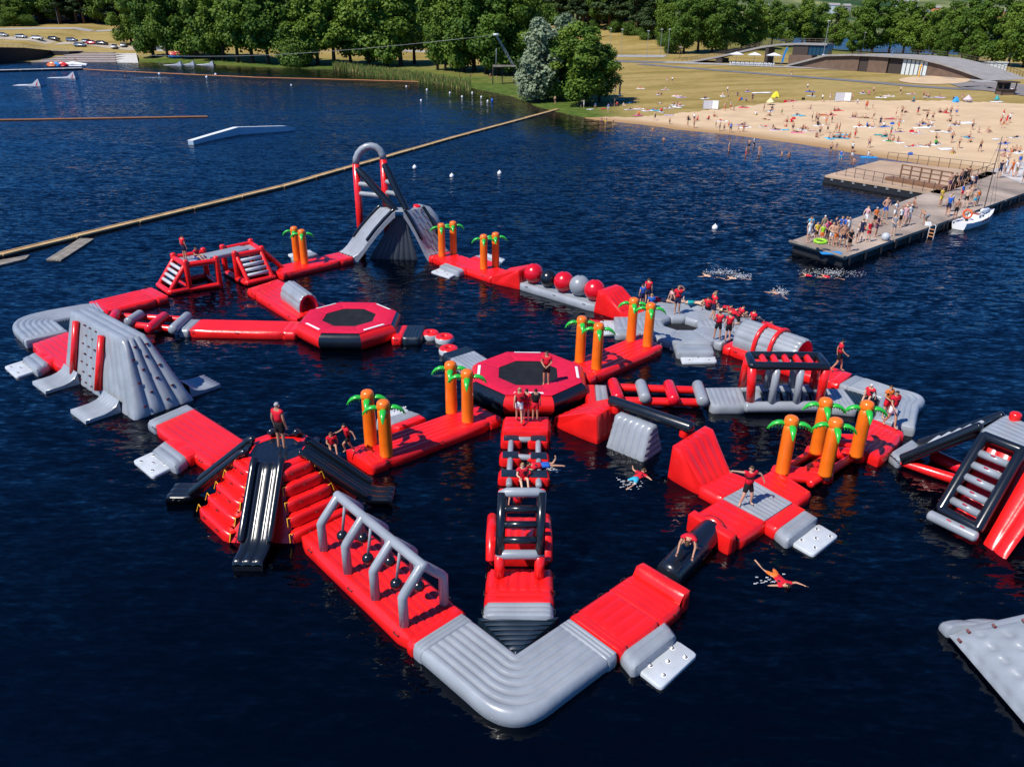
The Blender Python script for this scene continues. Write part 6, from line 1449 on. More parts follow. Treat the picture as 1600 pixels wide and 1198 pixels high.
def block(t, x0, x1, z0, z1, o0, o1, mt, nm):
 a, b = onplane(x0, 100, r0, r1) + rn * o0, onplane(x1, 100, r0, r1) + rn * o0; dn = rn * (o1 - o0); m = MB(); Z_ = lambda p, z: V((p.x, p.y, z)); m.hexa([Z_(a, z0), Z_(b, z0), Z_(b + dn, z0), Z_(a + dn, z0)], [Z_(a, z1), Z_(b, z1), Z_(b + dn, z1), Z_(a + dn, z1)]); return m.build(nm, [mt], t)
zr = PR2[6].z - .56; zw = onplane(1229, 86, r0, r1).z
block(t, 1230, 1254, zw, zr, 3.4, 9, DKTIMB, 'upper_room');
for i in range(5): block(t, 1255 + i * 6, 1260.4 + i * 6, zw, zr, 3.5, 9, GLASS, 'window')
block(t, 1226, 1262, zg(r1) - .5, zw, 3.0, 9, BW, 'lower_wall')
# terrace pieces
def umbrella(px, py, w, h, label, mt=WHITE, group='white parasols at the building', sq=True):
 p = T(px, py); t = empty('parasol', p, label, 'parasol', group); n = 4 if sq else 12; r = w / 2
 m = MB(); ring = [p + V((r * math.cos(6.2832 * i / n + .785), r * math.sin(6.2832 * i / n + .785), h - .45 if sq else h - .5)) for i in range(n)]; m.add([p + V((0, 0, h + .35))] + ring, [(0, 1 + i, 1 + (i + 1) % n) for i in range(n)], 0, False); m.add([p + V((0, 0, h + .25))] + [q - V((0, 0, .12)) for q in ring], [(0, 1 + (i + 1) % n, 1 + i) for i in range(n)], 0, False); m.build('canopy', [mt], t)
 m = MB(); m.bar(p, p + V((0, 0, h + .3)), .1, .1); m.build('pole', [STEEL], t); return t
umbrella(1149, 101, 5.2, 3.4, 'leftmost of the three white parasols under the ramp'); umbrella(1177, 102, 5.0, 3.4, 'middle white parasol under the ramp'); umbrella(1207, 103, 5.2, 3.4, 'rightmost of the three white parasols under the ramp'); umbrella(1389, 112, 5.8, 3.6, 'white parasol in front of the white window panels')
FURN = {}
def terrace_set(px, py, label, mt=WHITE, group='terrace tables with chairs'):
 p = T(px, py); t = empty('table_set', p, label, 'table', group)
 if mt.name not in FURN:
  m = MB(); m.box((-.5, -.5, .70), (.5, .5, .75)); m.bar((0, 0, 0), (0, 0, .7), .1, .1); c = MB()
  for x, y in ((-.9, 0), (.9, 0), (0, -.9), (0, .9)): c.box((x - .22, y - .22, .42), (x + .22, y + .22, .46)); c.box((x * 1.2 - .2, y * 1.2 - .2, .46), (x * 1.2 + .2, y * 1.2 + .2, .86)); c.bar((x, y, 0), (x, y, .42), .3, .3)
  FURN[mt.name] = (m.data('table', [mt]), c.data('chairs', [mt]))
 for nm, d in zip(('table', 'seats'), FURN[mt.name]): o = bpy.data.objects.new(nm, d); col.objects.link(o); o.parent = t
for i, x in enumerate((1146, 1153, 1160, 1167, 1174, 1181, 1189, 1196, 1203)): terrace_set(x, 101.5 + i * .25, 'white terrace table with chairs below the parasols of the ramp')
for i, x in enumerate((1374, 1381, 1388, 1395)): terrace_set(x, 112.2 + i * .3, 'white terrace table with chairs by the single parasol')
BLUEF = mat('blue flag cloth', (.01, .25, .62), .6)
def feather(px, py, h, label, lean):
 p = T(px, py); t = empty('feather_flag', p, label, 'flag', 'blue feather flags'); m = MB(); m.tube([p, p + V((lean * .3, 0, h * .6)), p + V((lean * .7, 0, h * .9)), p + V((lean * 1.1, 0, h))], .05, 5); m.build('pole', [STEEL], t)
 m = MB(); L = [(0.05, .22), (.3, .6), (.7, .9), (1.1, 1.)]; a = [p + V((lean * u, .03, h * f)) for u, f in L]; b = [q + V((lean * .55 * (1 - i * .22), 0.03, -.1 - .3 * i)) for i, q in enumerate(a)]; m.add(a + b, [(i, i + 1, 5 + i, 4 + i) for i in range(3)], 0, False); o = m.build('banner', [BLUEF], t)
 sm = o.modifiers.new('thick', 'SOLIDIFY'); sm.thickness = .03
feather(1219, 104, 5.6, 'blue feather flag at the left end of the low building', 1.3); feather(1386, 112.5, 5.4, 'blue feather flag beside the single white parasol', .5)
def lamp(px, py, top, label, double=False, mt=STEEL, box=False, group='lamp posts along the road'):
 p = T(px, py); h = (py - top) / scale_at(p) * 1.03; t = empty('street_lamp', p, label, 'street lamp', group); m = MB(); m.tube([p, p + V((0, 0, h * .5)), p + V((0, 0, h))], [.09, .07, .05], 6); m.build('post', [mt], t)
 m = MB(); m.box((p.x - .45, p.y - .2, p.z + h - .05), (p.x + .35, p.y + .2, p.z + h + .12)); m.build('lamp_head', [WHITE], t)
 if box: m = MB(); m.box((p.x - .3, p.y - .3, p.z + h * .18), (p.x + .3, p.y + .3, p.z + h * .3)); m.build('switch_box', [WHITE], t)
lamp(1283, 107, 42, 'tall leaning pole with a white box in front of the brown wall', box=True, group=None); lamp(1141, 80, 52, 'white headed lamp on the bridge ramp'); lamp(1245, 66, 53, 'small lamp on top of the ramp', group=None)
for x, y, tp_, lb in ((952, 88, 50, 'first lamp by the road below the hill, next to the tree clump'), (970, 88, 51, 'second lamp by the road below the hill'), (1010, 94, 54, 'third lamp by the road, lowest on the hill'), (1031, 87, 51, 'fourth lamp by the road below the hill'), (1043, 88, 51, 'fifth lamp by the road, closest to the ramp')): lamp(x, y, tp_, lb)
lamp(1062, 92, 76, 'short dark post at the foot of the ramp', mt=MARK, group=None)
lamp(1448, 90, 60, 'lamp rising behind the curved roof'); lamp(1542, 100, 67, 'lamp beside the white container'); lamp(1346, 84, 55, 'lamp behind the long roof, over the lake view')
for x, y, tp_, lb in ((92, 39, 12, 'grey lamp at the left in front of the dark wood'), (170, 39, 18, 'double headed lamp right of the other one at the left wood')): lamp(x, y, tp_, lb)
p = T(1435, 121); t = empty('yellow_post', p, 'yellow post with a shower spray by the sand oval', 'post'); m = MB(); m.tube([p, p + V((0, 0, 1.5)), p + V((.1, 0, 3.1))], [.2, .18, .14], 10); m.build('post', [STRAP], t); m = MB(); m.tube([p + V((-.35, 0, 2.4)), p + V((.4, 0, 2.5))], .1, 8); m.build('arm', [STRAP], t)
p = T(968, 147); t = empty('black_post', p, 'thick black post standing on the lawn by the picnic group', 'post'); m = MB(); m.tube([p, p + V((0, 0, 2.6))], .2, 10, cap='flat'); m.build('post', [MARK], t); m = MB(); m.tube([p + V((0, 0, 2.5)), p + V((0, 0, 2.75))], .24, 10, cap='flat'); m.build('cap', [DKGREY], t)
def hut(px, py, label, w, d, h, wall, roofm, name='container', rz=0.):
 p = T(px, py); t = empty(name, p, label, 'hut'); c, s_ = math.cos(rz), math.sin(rz); Q_ = lambda x, y, z: p + V((x * c - y * s_, x * s_ + y * c, z)); m = MB(); m.hexa([Q_(-w / 2, 0, -.2), Q_(w / 2, 0, -.2), Q_(w / 2, d, -.2), Q_(-w / 2, d, -.2)], [Q_(-w / 2, 0, h), Q_(w / 2, 0, h), Q_(w / 2, d, h), Q_(-w / 2, d, h)]); m.build('wall', [wall], t)
 m = MB(); m.hexa([Q_(-w / 2 - .2, -.2, h + .01), Q_(w / 2 + .2, -.2, h + .01), Q_(w / 2 + .2, d + .2, h + .01), Q_(-w / 2 - .2, d + .2, h + .01)], [Q_(-w / 2 - .2, -.2, h + .3), Q_(w / 2 + .2, -.2, h + .3), Q_(w / 2 + .2, d + .2, h + .15), Q_(-w / 2 - .2, d + .2, h + .15)]); m.build('roof', [roofm], t); return t, Q_
hut(1556, 114, 'white container hut behind the right end of the curved roof', 4.6, 3, 2.5, PALEW, PALEW, rz=-.2); hut(1537, 110, 'small grey cabinet next to the white container hut', 1.6, 1.6, 1.7, ROOF, ROOF)
t, Q_ = hut(1574, 149, 'dark wooden booth with people sitting in it at the right edge', 2.6, 2.2, .9, BW, DKTIMB, name='booth')
for x, y in ((-1.3, 0), (1.3, 0), (-1.3, 2.2), (1.3, 2.2)): m = MB(); m.bar(Q_(x, y, 0), Q_(x, y, 2.5), .18, .18); m.build('frame_post', [DKTIMB], t)
m = MB(); m.hexa([Q_(-1.7, -.5, 2.4), Q_(1.7, -.5, 2.4), Q_(1.7, 2.5, 2.4), Q_(-1.7, 2.5, 2.4)], [Q_(-1.7, -.5, 2.62), Q_(1.7, -.5, 2.62), Q_(1.7, 2.5, 2.62), Q_(-1.7, 2.5, 2.62)]); m.build('canopy', [DKTIMB], t)
m = MB(); m.hexa([Q_(-1.3, 2.0, .9), Q_(1.3, 2.0, .9), Q_(1.3, 2.2, .9), Q_(-1.3, 2.2, .9)], [Q_(-1.3, 2.0, 2.4), Q_(1.3, 2.0, 2.4), Q_(1.3, 2.2, 2.4), Q_(-1.3, 2.2, 2.4)]); m.build('back_wall', [DKTIMB], t)
# changing screens on the beach
def screen(px, py, label, w=2.5, h=1.75):
 p = T(px, py); t = empty('changing_screen', p, label, 'changing screen', 'white changing screens on the beach'); q = [p + V((-w * .55, 0, 0)), p + V((w * .18, .45, 0)), p + V((w * .62, -.1, 0))]
 for a, b in ((q[0], q[1]), (q[1], q[2])):
  m = MB(); d = (b - a).normalized(); n = V((-d.y, d.x, 0)) * .035; z0, z1 = V((0, 0, .25)), V((0, 0, h)); a_, b_ = a + d * .04, b - d * .04; m.hexa([a_ - n + z0, b_ - n + z0, b_ + n + z0, a_ + n + z0], [a_ - n + z1, b_ - n + z1, b_ + n + z1, a_ + n + z1]); m.build('panel', [WHITE], t)
 for a in q: m = MB(); m.bar(a, a + V((0, 0, h + .03)), .07, .07); m.build('post', [STEEL], t)
screen(1109, 172.5, 'white changing screen at the left edge of the sand'); screen(1315, 160, 'white changing screen in the middle of the lawn edge', 2.7, 1.8)
YEL = mat('yellow tent cloth', (.72, .60, .03), .6); PYEL = mat('pale yellow cloth', (.78, .66, .32), .6); LBL = mat('sky blue cloth', (.03, .30, .66), .6)
def tent(px, py, label, w, h, mt, flap=None):
 p = T(px, py); t = empty('beach_tent', p, label, 'tent'); r = w / 2; n = 6; m = MB(); rings = []
 for f, z in ((1, 0), (.82, h * .35), (.5, h * .72), (.08, h)): rings.append([p + V((r * f * math.cos(6.2832 * i / n), r * f * math.sin(6.2832 * i / n), z)) for i in range(n)])
 m.add([q for r_ in rings for q in r_] + [p + V((0, 0, h))], [(j * n + i, j * n + (i + 1) % n, (j + 1) * n + (i + 1) % n, (j + 1) * n + i) for j in range(3) for i in range(n)] + [(3 * n + i, 3 * n + (i + 1) % n, 4 * n) for i in range(n)], 0, False); m.build('canopy', [mt], t)
 m = MB(); a, b = rings[0][4], rings[0][5]; m.add([a * .8 + b * .2 + V((0, -.03, 0)), a * .2 + b * .8 + V((0, -.03, 0)), (rings[2][4] + rings[2][5]) / 2 + V((0, -.05, -.1))], [(0, 1, 2)], 0, False); m.build('opening', [flap or DKGREY], t)
tent(1212, 152.5, 'yellow pop-up tent with a dark opening on the lawn', 2.1, 1.25, YEL); tent(1493, 160, 'blue beach shelter at the lawn edge beside the striped parasol', 1.5, 1.1, LBL); tent(1427, 159.5, 'small dark covered pile at the right part of the lawn', .9, .5, DKGREY)
umbrella(1203, 164.5, 1.6, 1.1, 'low pale yellow parasol on the sand below the yellow tent', PYEL, None, False); umbrella(1511, 160.5, 1.7, 1.1, 'striped pastel parasol next to the blue shelter', mat('pastel cloth', (.65, .5, .55), .6, noise=.3, nscale=6), None, False); umbrella(1557, 157.5, 1.0, .8, 'small teal parasol over a white blanket', mat('teal cloth', (.02, .3, .28), .6), None, False)
# ================================================================== left bank
STONE = mat('terrace stone', (.36, .30, .265), .9, .15, noise=.15, nscale=.4); QW = mat('quay wall', (.018, .016, .02), .8)
a, b = G(-60, 99.5, 0), G(112, 92, 0); a.y -= 1
t = empty('quay_wall', ground0(mid(a, b)), 'dark curved quay wall with a railing at the far left shore', 'wall')
cur = [(-80, 101.5), (0, 98), (40, 95), (80, 90.5), (108, 86.5), (128, 82)]; hs = [5.6, 5.2, 4.6, 2.8, 1.5, .5]
P_ = [G(x, y, 0) for x, y in cur[:4]] + [T(x, y) for x, y in cur[4:]]; m = MB(); k = len(P_); bk = V((0, 1.2, 0)); up_ = [V((p.x, p.y, p.z + h)) for p, h in zip(P_, hs)]; lo = [p - V((0, 0, 1)) for p in P_]
m.add(lo + up_ + [q + bk for q in up_] + [q + bk for q in lo], [(i, i + 1, k + i + 1, k + i) for i in range(k - 1)] + [(k + i, k + i + 1, 2 * k + i + 1, 2 * k + i) for i in range(k - 1)] + [(2 * k + i, 2 * k + i + 1, 3 * k + i + 1, 3 * k + i) for i in range(k - 1)], 0, False); m.build('wall_face', [QW], t)
m = MB()
for i in range(k - 1): m.bar(up_[i] + V((0, .4, .02)), up_[i + 1] + V((0, .4, .02)), .9, .12)
m.build('coping', [PAVE], t)
railing(t, [q + V((0, .6, 0)) for q in up_[:5]], 1.1, 5)
t = empty('stone_terrace', G(115, 96, 0), 'stepped pale stone terrace at the water left of the boat ramp', 'terrace')
for i in range(5):
 y0 = 96.6 - i * 3.6; x0, x1 = 48 + i * 17, 181 - i * 1.0; A, B = G(x0, y0, .25 + i * .42), G(x1, y0 + .2, .25 + i * .42); m = MB(); dep = V((0, 14 if i < 4 else 9, 0)); lo = V((0, 0, -1.6)); m.hexa([A + lo, B + lo, B + lo + dep, A + lo + dep], [A, B, B + dep, A + dep]); m.build('step', [STONE], t)
p0, p1, p2, p3 = G(183, 98, .05), G(216, 98.5, .05), G(212, 79, 2.2), G(178, 79, 2.2)
m = MB(); m.hexa([q - V((0, 0, 1.2)) for q in (p0, p1, p2, p3)], [p0, p1, p2, p3]); o = m.build('boat_ramp', [mat('white concrete', (.56, .54, .5), .9, .2, noise=.1, nscale=.5)], None); tag(o, 'pale concrete boat ramp running into the water', None, None, 'structure')
t = empty('bank_dock', G(60, 107, .4), 'narrow grey dock at the far left with bright floats on it', 'dock'); A, B = G(-40, 111, .6), G(130, 106.5, .6); d = (B - A).normalized(); n = V((-d.y, d.x, 0)) * 3
for i in range(5): a, b = A + (B - A) * (i / 5 + .004), A + (B - A) * ((i + 1) / 5 - .004); m = MB(); m.hexa([a + V((0, 0, -1)), b + V((0, 0, -1)), b + n + V((0, 0, -1)), a + n + V((0, 0, -1))], [a - V((0, 0, .15)), b - V((0, 0, .15)), b + n - V((0, 0, .15)), a + n - V((0, 0, .15))]); m.build('float_body', [QW], t); m = MB(); m.hexa([a - V((0, 0, .148)), b - V((0, 0, .148)), b + n - V((0, 0, .148)), a + n - V((0, 0, .148))], [a, b, b + n, a + n]); m.build('deck_slab', [CONC], t)
for x, w, mt, lb in ((80, 3, ORANGE, 'orange inflatable on the far left dock'), (86, 2.6, LBL, 'cyan inflatable on the far left dock'), (95, 3.4, RED, 'red inflatable on the far left dock'), (113, 9, WHITE, 'big white inflatable boat at the end of the far left dock')):
 c = G(x, 104.8, .6); t = empty('inflatable_toy', c, lb, 'inflatable', 'bright inflatables on the far left dock'); m = MB(); m.tube([c + V((-w / 2, 1, .5)), c + V((0, .9, .9)), c + V((w / 2, 1, .55))], [.5, .75, .5], 8); m.build('float_tube', [mt], t); m = MB(); m.tube([c + V((-w / 3, .6, .3)), c + V((w / 3, .6, .3))], .35, 8); m.build('side_tube', [mt], t)
# cars
GLS = mat('car glass', (.012, .016, .02), .08, .6); TYRE = mat('tyre rubber', (.012, .012, .012), .8)
CARS = {}
def car(px, py, label, paint, rz, k=1.25):
 p = T(px, py); t = empty('parked_car', p, label, 'car', 'cars parked on the left bank', rz); t.scale = (k, k, k)
 if paint.name not in CARS:
  m = MB(); sec = [(-2.15, .45, .75, .70), (-2.05, .3, .98, .80), (-1.2, .25, 1.02, .88), (.9, .25, .96, .88), (1.9, .3, .82, .82), (2.15, .42, .62, .70)]; rows = [[V((x, -w, z0)), V((x, -w * 1.0, (z0 + z1) / 2)), V((x, -w * .9, z1)), V((x, w * .9, z1)), V((x, w, (z0 + z1) / 2)), V((x, w, z0))] for x, z0, z1, w in sec]
  m.add([q for r_ in rows for q in r_], [(i * 6 + j, (i + 1) * 6 + j, (i + 1) * 6 + (j + 1) % 6, i * 6 + (j + 1) % 6) for i in range(5) for j in range(6)] + [tuple(range(6)), tuple(30 + j for j in range(5, -1, -1))], 0, True)
  m.hexa([(-1.6, -.62, 1.44), (.2, -.62, 1.44), (.2, .62, 1.44), (-1.6, .62, 1.44)], [(-1.5, -.58, 1.48), (.1, -.58, 1.48), (.1, .58, 1.48), (-1.5, .58, 1.48)])
  g = MB(); g.hexa([(-2.0, -.78, .99), (1.0, -.80, .96), (1.0, .80, .96), (-2.0, .78, .99)], [(-1.6, -.62, 1.44), (.2, -.62, 1.44), (.2, .62, 1.44), (-1.6, .62, 1.44)]); w = MB(); w.tube([(0, -.1, 0), (0, .1, 0)], .33, 10, cap='flat')
  CARS[paint.name] = (m.data('body', [paint]), g.data('windows', [GLS]), w.data('wheel', [TYRE]))
 for i, nm in enumerate(('body', 'cabin_glass', 'wheel', 'wheel', 'wheel', 'wheel')):
  o = bpy.data.objects.new(nm, CARS[paint.name][min(i, 2)]); col.objects.link(o); o.parent = t
  if i > 1: o.location = ((-1.35, 1.35)[i % 2], (-.8, .8)[i // 4], .32)
PW, PS, PK, PR_, PB = [mat(n_, c, .25, .5, coat=.6) for n_, c in (('white paint', (.7, .7, .7)), ('silver paint', (.36, .38, .40)), ('black paint', (.02, .022, .026)), ('red paint', (.5, .01, .02)), ('blue grey paint', (.12, .17, .25)))]
for x, y, mt, rz, lb in ((5, 57.5, PS, -.2, 'silver car cut by the left edge of the picture'), (34, 60, PS, -.15, 'silver car second from the left on the bank'), (59, 62.5, PW, -.15, 'white car third from the left on the bank'), (85, 63.5, PK, -.1, 'black car on the bank between white and small grey cars'), (113, 65.5, PB, -.2, 'blue grey car alone on the slope of the bank'), (126, 73.5, PB, -.1, 'dark blue grey car nearest the railing'), (138, 68, PS, .1, 'silver car behind the red one'), (145, 70, PR_, -.05, 'red car on the left bank'), (160, 70.5, PK, -.1, 'black car right of the red one'), (179, 76, PW, -1.3, 'white car seen from the front beside the boat ramp'), (193, 73.5, PW, -1.3, 'white car behind the ramp, right of its white neighbour'), (655, 77.5, PW, .05, 'white estate car on the road behind the gap in the trees'), (537, 65, PS, .1, 'silver car half hidden by the trees of the left shore')): car(x, y, lb, mt, rz)
t, Q_ = hut(232, 79, 'dark flat roofed kiosk with an awning behind the boat ramp', 11, 5, 3.2, DKTIMB, BW, name='kiosk', rz=.05)
m = MB(); m.hexa([Q_(-5, -1.6, 2.35), Q_(5, -1.6, 2.35), Q_(5, -.05, 2.8), Q_(-5, -.05, 2.8)], [Q_(-5, -1.6, 2.43), Q_(5, -1.6, 2.43), Q_(5, -.05, 2.9), Q_(-5, -.05, 2.9)]); m.build('awning', [PALEW], t)
m = MB(); m.hexa([Q_(-3, -.06, .9), Q_(2, -.06, .9), Q_(2, .02, .9), Q_(-3, .02, .9)], [Q_(-3, -.06, 2.1), Q_(2, -.06, 2.1), Q_(2, .02, 2.1), Q_(-3, .02, 2.1)]); m.build('counter_window', [GLASS], t)
t, Q_ = hut(250, 80, 'small white box kiosk at the right end of the dark kiosk', 3, 3, 2.4, PALEW, PALEW, name='kiosk')
for i, (x, y) in enumerate(((272, 86.5), (281, 86), (290, 85.5), (299, 85), (306, 84.5))):
 for z in (.3, .95):
  c = T(x, y) + V((0, 0, z)); t = empty('kayak', c, 'red kayak stacked on the grass under the trees', 'kayak', 'red kayaks stacked under the trees'); m = MB(); m.tube([c + V((-2.2, 0, .2)), c + V((-1.2, 0, 0)), c + V((0, 0, -.02)), c + V((1.2, 0, 0)), c + V((2.2, 0, .2))], [.08, .3, .36, .3, .08], 8); m.build('hull', [RED], t); m = MB(); m.tube([c + V((-.3, 0, .3)), c + V((.3, 0, .3))], .2, 8); m.build('cockpit', [MARK], t)
c = T(281, 90); t = empty('paddling_pool', c, 'blue round pool with a yellow end on the grass by the kayaks', 'pool'); m = MB(); m.tube([c + V((4.2 * math.cos(6.2832 * i / 20), 2.6 * math.sin(6.2832 * i / 20), .4)) for i in range(20)], .42, 8, closed=True); m.build('rim_tube', [BLUEF], t); m = MB(); m.add([c + V((4 * math.cos(6.2832 * i / 20), 2.4 * math.sin(6.2832 * i / 20), .2)) for i in range(20)], [tuple(range(20))], 0, False); m.build('floor_sheet', [LBL], t)
# cable ski mast
p = T(800, 131); s_ = scale_at(p); hd = at_depth(775, 55, p.y - 2)
t = empty('cable_mast', p, 'leaning steel lattice mast of the cable lift with a timber stand', 'mast'); foot = at_depth(803, 104, p.y)
for dx_, dy_ in ((-.35, 0), (.35, 0), (0, .5)): m = MB(); o_ = V((dx_, dy_, 0)); m.tube([foot + o_, hd + o_ * .6], .075, 5); m.build('mast_leg', [STEEL], t)
for i in range(10):
 f0, f1 = i / 10, (i + 1) / 10; a, b = foot + (hd - foot) * f0, foot + (hd - foot) * f1; m = MB(); m.tube([a + V((-.35, 0, 0)), b + V((.33, 0, 0))], .045, 4); m.tube([a + V((.35, 0, 0)), b + V((0, .45, 0))], .045, 4); m.build('brace', [STEEL], t)
m = MB(); m.tube([hd + V((0, 0, -.2)), hd + V((0, 0, .35))], .75, 12, cap='flat'); m.build('pulley', [PALEW], t)
for x in (770, 785, 803): q = at_depth(x, 104, p.y); m = MB(); m.bar(V((q.x, q.y, hz(q.x, q.y) - .5)), q, .3, .3); m.build('stand_post', [BARK], t)
a, b = at_depth(770, 102, p.y), at_depth(806, 102.5, p.y); m = MB(); m.hexa([a + V((0, -1.2, -.45)), b + V((0, -1.2, -.3)), b + V((0, 1.2, -.3)), a + V((0, 1.2, -.45))], [a + V((0, -1.2, 0)), b + V((0, -1.2, 0)), b + V((0, 1.2, 0)), a + V((0, 1.2, 0))]); m.build('stand_deck', [OWOOD], t)
q = at_depth(775, 100, p.y - .8); m = MB(); m.tube([q, at_depth(775.5, 76, p.y - .8)], .09, 5); m.build('stand_pole', [STEEL], t)
m = MB(); far = at_depth(-60, 60, p.y + 60); n_ = 14
m.tube([hd + (far - hd) * i / n_ - V((0, 0, 5.5 * math.sin(math.pi * i / n_))) for i in range(n_ + 1)], .035, 4, cap='flat'); m.build('cable', [STEEL], t)
# far village
for i, (x, y, w, mt) in enumerate(((1185, 5, 22, PALEW), (1196, 9, 14, ROOF), (1305, 8, 18, PALEW), (1318, 12, 14, PALEW), (1325, 9, 12, ROOF), (1410, 3, 20, PALEW), (1425, 2, 24, PALEW), (1450, 13, 12, PALEW), (1466, 12, 12, TAN), (1569, 18, 14, TAN))):
 d_ = ray(x, y); q = 1500. / d_.y; c = V((d_.x * q, 1500., CH + d_.z * q - 6)); hb, dp_ = 9, 12
 t = empty('far_house', c, 'pale house on the far hill beyond the second lake', 'house', 'houses on the far hill'); m = MB(); m.box((c.x - w / 2, c.y, c.z - 8), (c.x + w / 2, c.y + dp_, c.z + hb * .6)); m.build('wall', [mt], t)
 m = MB(); A = [c + V((-w / 2 - .6, -.6, hb * .6)), c + V((w / 2 + .6, -.6, hb * .6)), c + V((w / 2 + .6, dp_ + .6, hb * .6)), c + V((-w / 2 - .6, dp_ + .6, hb * .6)), c + V((-w / 2 - .6, dp_ / 2, hb)), c + V((w / 2 + .6, dp_ / 2, hb))]; m.add(A, [(0, 1, 5, 4), (2, 3, 4, 5), (0, 4, 3), (1, 2, 5)], 0, False); m.build('roof', [ROOF], t)
# ================================================================== people
BASE = dict(pel=(0, 0, .93, .13), sp=(0, 0, 1.12, .115), ch=(0, .01, 1.33, .145), nk=(0, .01, 1.48, .052), hd=(0, -.015, 1.585, .088), tp=(0, 0, 1.69, .062),
 sL=(.165, .01, 1.405, .062), eL=(.215, .03, 1.13, .043), wL=(.225, -.04, .90, .032), hL=(.23, -.065, .82, .034), sR=(-.165, .01, 1.405, .062), eR=(-.215, .03, 1.13, .043), wR=(-.225, -.04, .90, .032), hR=(-.23, -.065, .82, .034),
 qL=(.088, 0, .88, .092), kL=(.098, -.01, .48, .06), aL=(.105, .02, .085, .04), tL=(.12, -.13, .035, .036), qR=(-.088, 0, .88, .092), kR=(-.098, -.01, .48, .06), aR=(-.105, .02, .085, .04), tR=(-.12, -.13, .035, .036))
BONES = [('pel', 'sp'), ('sp', 'ch'), ('ch', 'nk'), ('nk', 'hd'), ('hd', 'tp'), ('ch', 'sL'), ('sL', 'eL'), ('eL', 'wL'), ('wL', 'hL'), ('ch', 'sR'), ('sR', 'eR'), ('eR', 'wR'), ('wR', 'hR'), ('pel', 'qL'), ('qL', 'kL'), ('kL', 'aL'), ('aL', 'tL'), ('pel', 'qR'), ('qR', 'kR'), ('kR', 'aR'), ('aR', 'tR')]
def pose(**k):
 d = dict(BASE)
 for n, v in k.items():
  if n in d: d[n] = (*v, d[n][3])
 return d
def upper(d, o, a):                       # tilt everything above the pelvis by a about x, then move the whole body by o
 c, s = math.cos(a), math.sin(a); px, py, pz, _ = d['pel']; r = dict(d)
 for n in ('sp', 'ch', 'nk', 'hd', 'tp', 'sL', 'eL', 'wL', 'hL', 'sR', 'eR', 'wR', 'hR'):
  x, y, z, q = d[n]; y -= py; z -= pz; r[n] = (x, py + y * c - z * s, pz + y * s + z * c, q)
 return {n: (x + o[0], y + o[1], z + o[2], q) for n, (x, y, z, q) in r.items()}
POSES = {
 'stand': pose(),
 'stance': pose(kL=(.15, -.02, .48), aL=(.17, .02, .085), tL=(.21, -.12, .035), kR=(-.13, 0, .48), aR=(-.15, .05, .085), tR=(-.2, -.09, .035), eL=(.30, .05, 1.15), wL=(.17, -.06, .99), hL=(.12, -.10, .97), eR=(-.30, .05, 1.15), wR=(-.17, -.06, .99), hR=(-.12, -.10, .97)),
 'clasp': pose(eL=(.24, -.02, 1.15), wL=(.09, -.20, 1.02), hL=(.02, -.24, 1.0), eR=(-.24, -.02, 1.15), wR=(-.09, -.20, 1.02), hR=(-.02, -.24, .98)),
 'shade': pose(eL=(.33, -.08, 1.52), wL=(.16, -.12, 1.70), hL=(.08, -.12, 1.72), eR=(-.27, .05, 1.15), wR=(-.2, -.12, .99), hR=(-.18, -.17, .94), kL=(.11, -.08, .5), aL=(.13, .1, .09), tL=(.14, -.03, .035)),
 'walk': pose(kL=(.09, -.16, .52), aL=(.09, -.20, .10), tL=(.1, -.36, .06), kR=(-.09, .05, .50), aR=(-.09, .28, .12), tR=(-.1, .16, .035), eL=(.22, .14, 1.15), wL=(.23, .12, .92), hL=(.23, .10, .84), eR=(-.22, -.1, 1.16), wR=(-.21, -.26, 1.02), hR=(-.2, -.34, .98)),
 'run': upper(pose(kL=(.09, -.30, .66), aL=(.09, -.18, .30), tL=(.1, -.34, .24), kR=(-.09, .06, .49), aR=(-.09, .30, .10), tR=(-.1, .2, .035), eL=(.30, .2, 1.25), wL=(.42, .22, 1.05), hL=(.48, .2, 1.0), eR=(-.30, -.2, 1.22), wR=(-.40, -.38, 1.15), hR=(-.44, -.45, 1.15)), (0, 0, 0), R(12)),
 'balance': pose(eL=(.42, -.02, 1.30), wL=(.55, -.05, 1.06), hL=(.58, -.07, .98), eR=(-.43, .06, 1.46), wR=(-.68, .08, 1.52), hR=(-.77, .08, 1.53), pel=(0, 0, .88), qL=(.09, 0, .84), qR=(-.09, 0, .84), kL=(.16, -.06, .46), aL=(.2, .02, .085), tL=(.26, -.11, .035), kR=(-.18, -.05, .46), aR=(-.22, .05, .085), tR=(-.30, -.06, .035), sp=(0, 0, 1.07), ch=(0, .0, 1.28)),
 'armsup': pose(eL=(.33, 0, 1.62), wL=(.30, -.05, 1.86), hL=(.29, -.06, 1.95), eR=(-.33, 0, 1.62), wR=(-.30, -.05, 1.86), hR=(-.29, -.06, 1.95)),
 'bend': upper(pose(kL=(.11, -.12, .50), kR=(-.11, -.10, .50), pel=(0, .12, .86), qL=(.09, .12, .82), qR=(-.09, .12, .82), eL=(.2, -.24, 1.30), wL=(.18, -.42, 1.2), hL=(.17, -.5, 1.18), eR=(-.2, -.24, 1.30), wR=(-.18, -.42, 1.2), hR=(-.17, -.5, 1.18)), (0, 0, 0), R(62)),
}
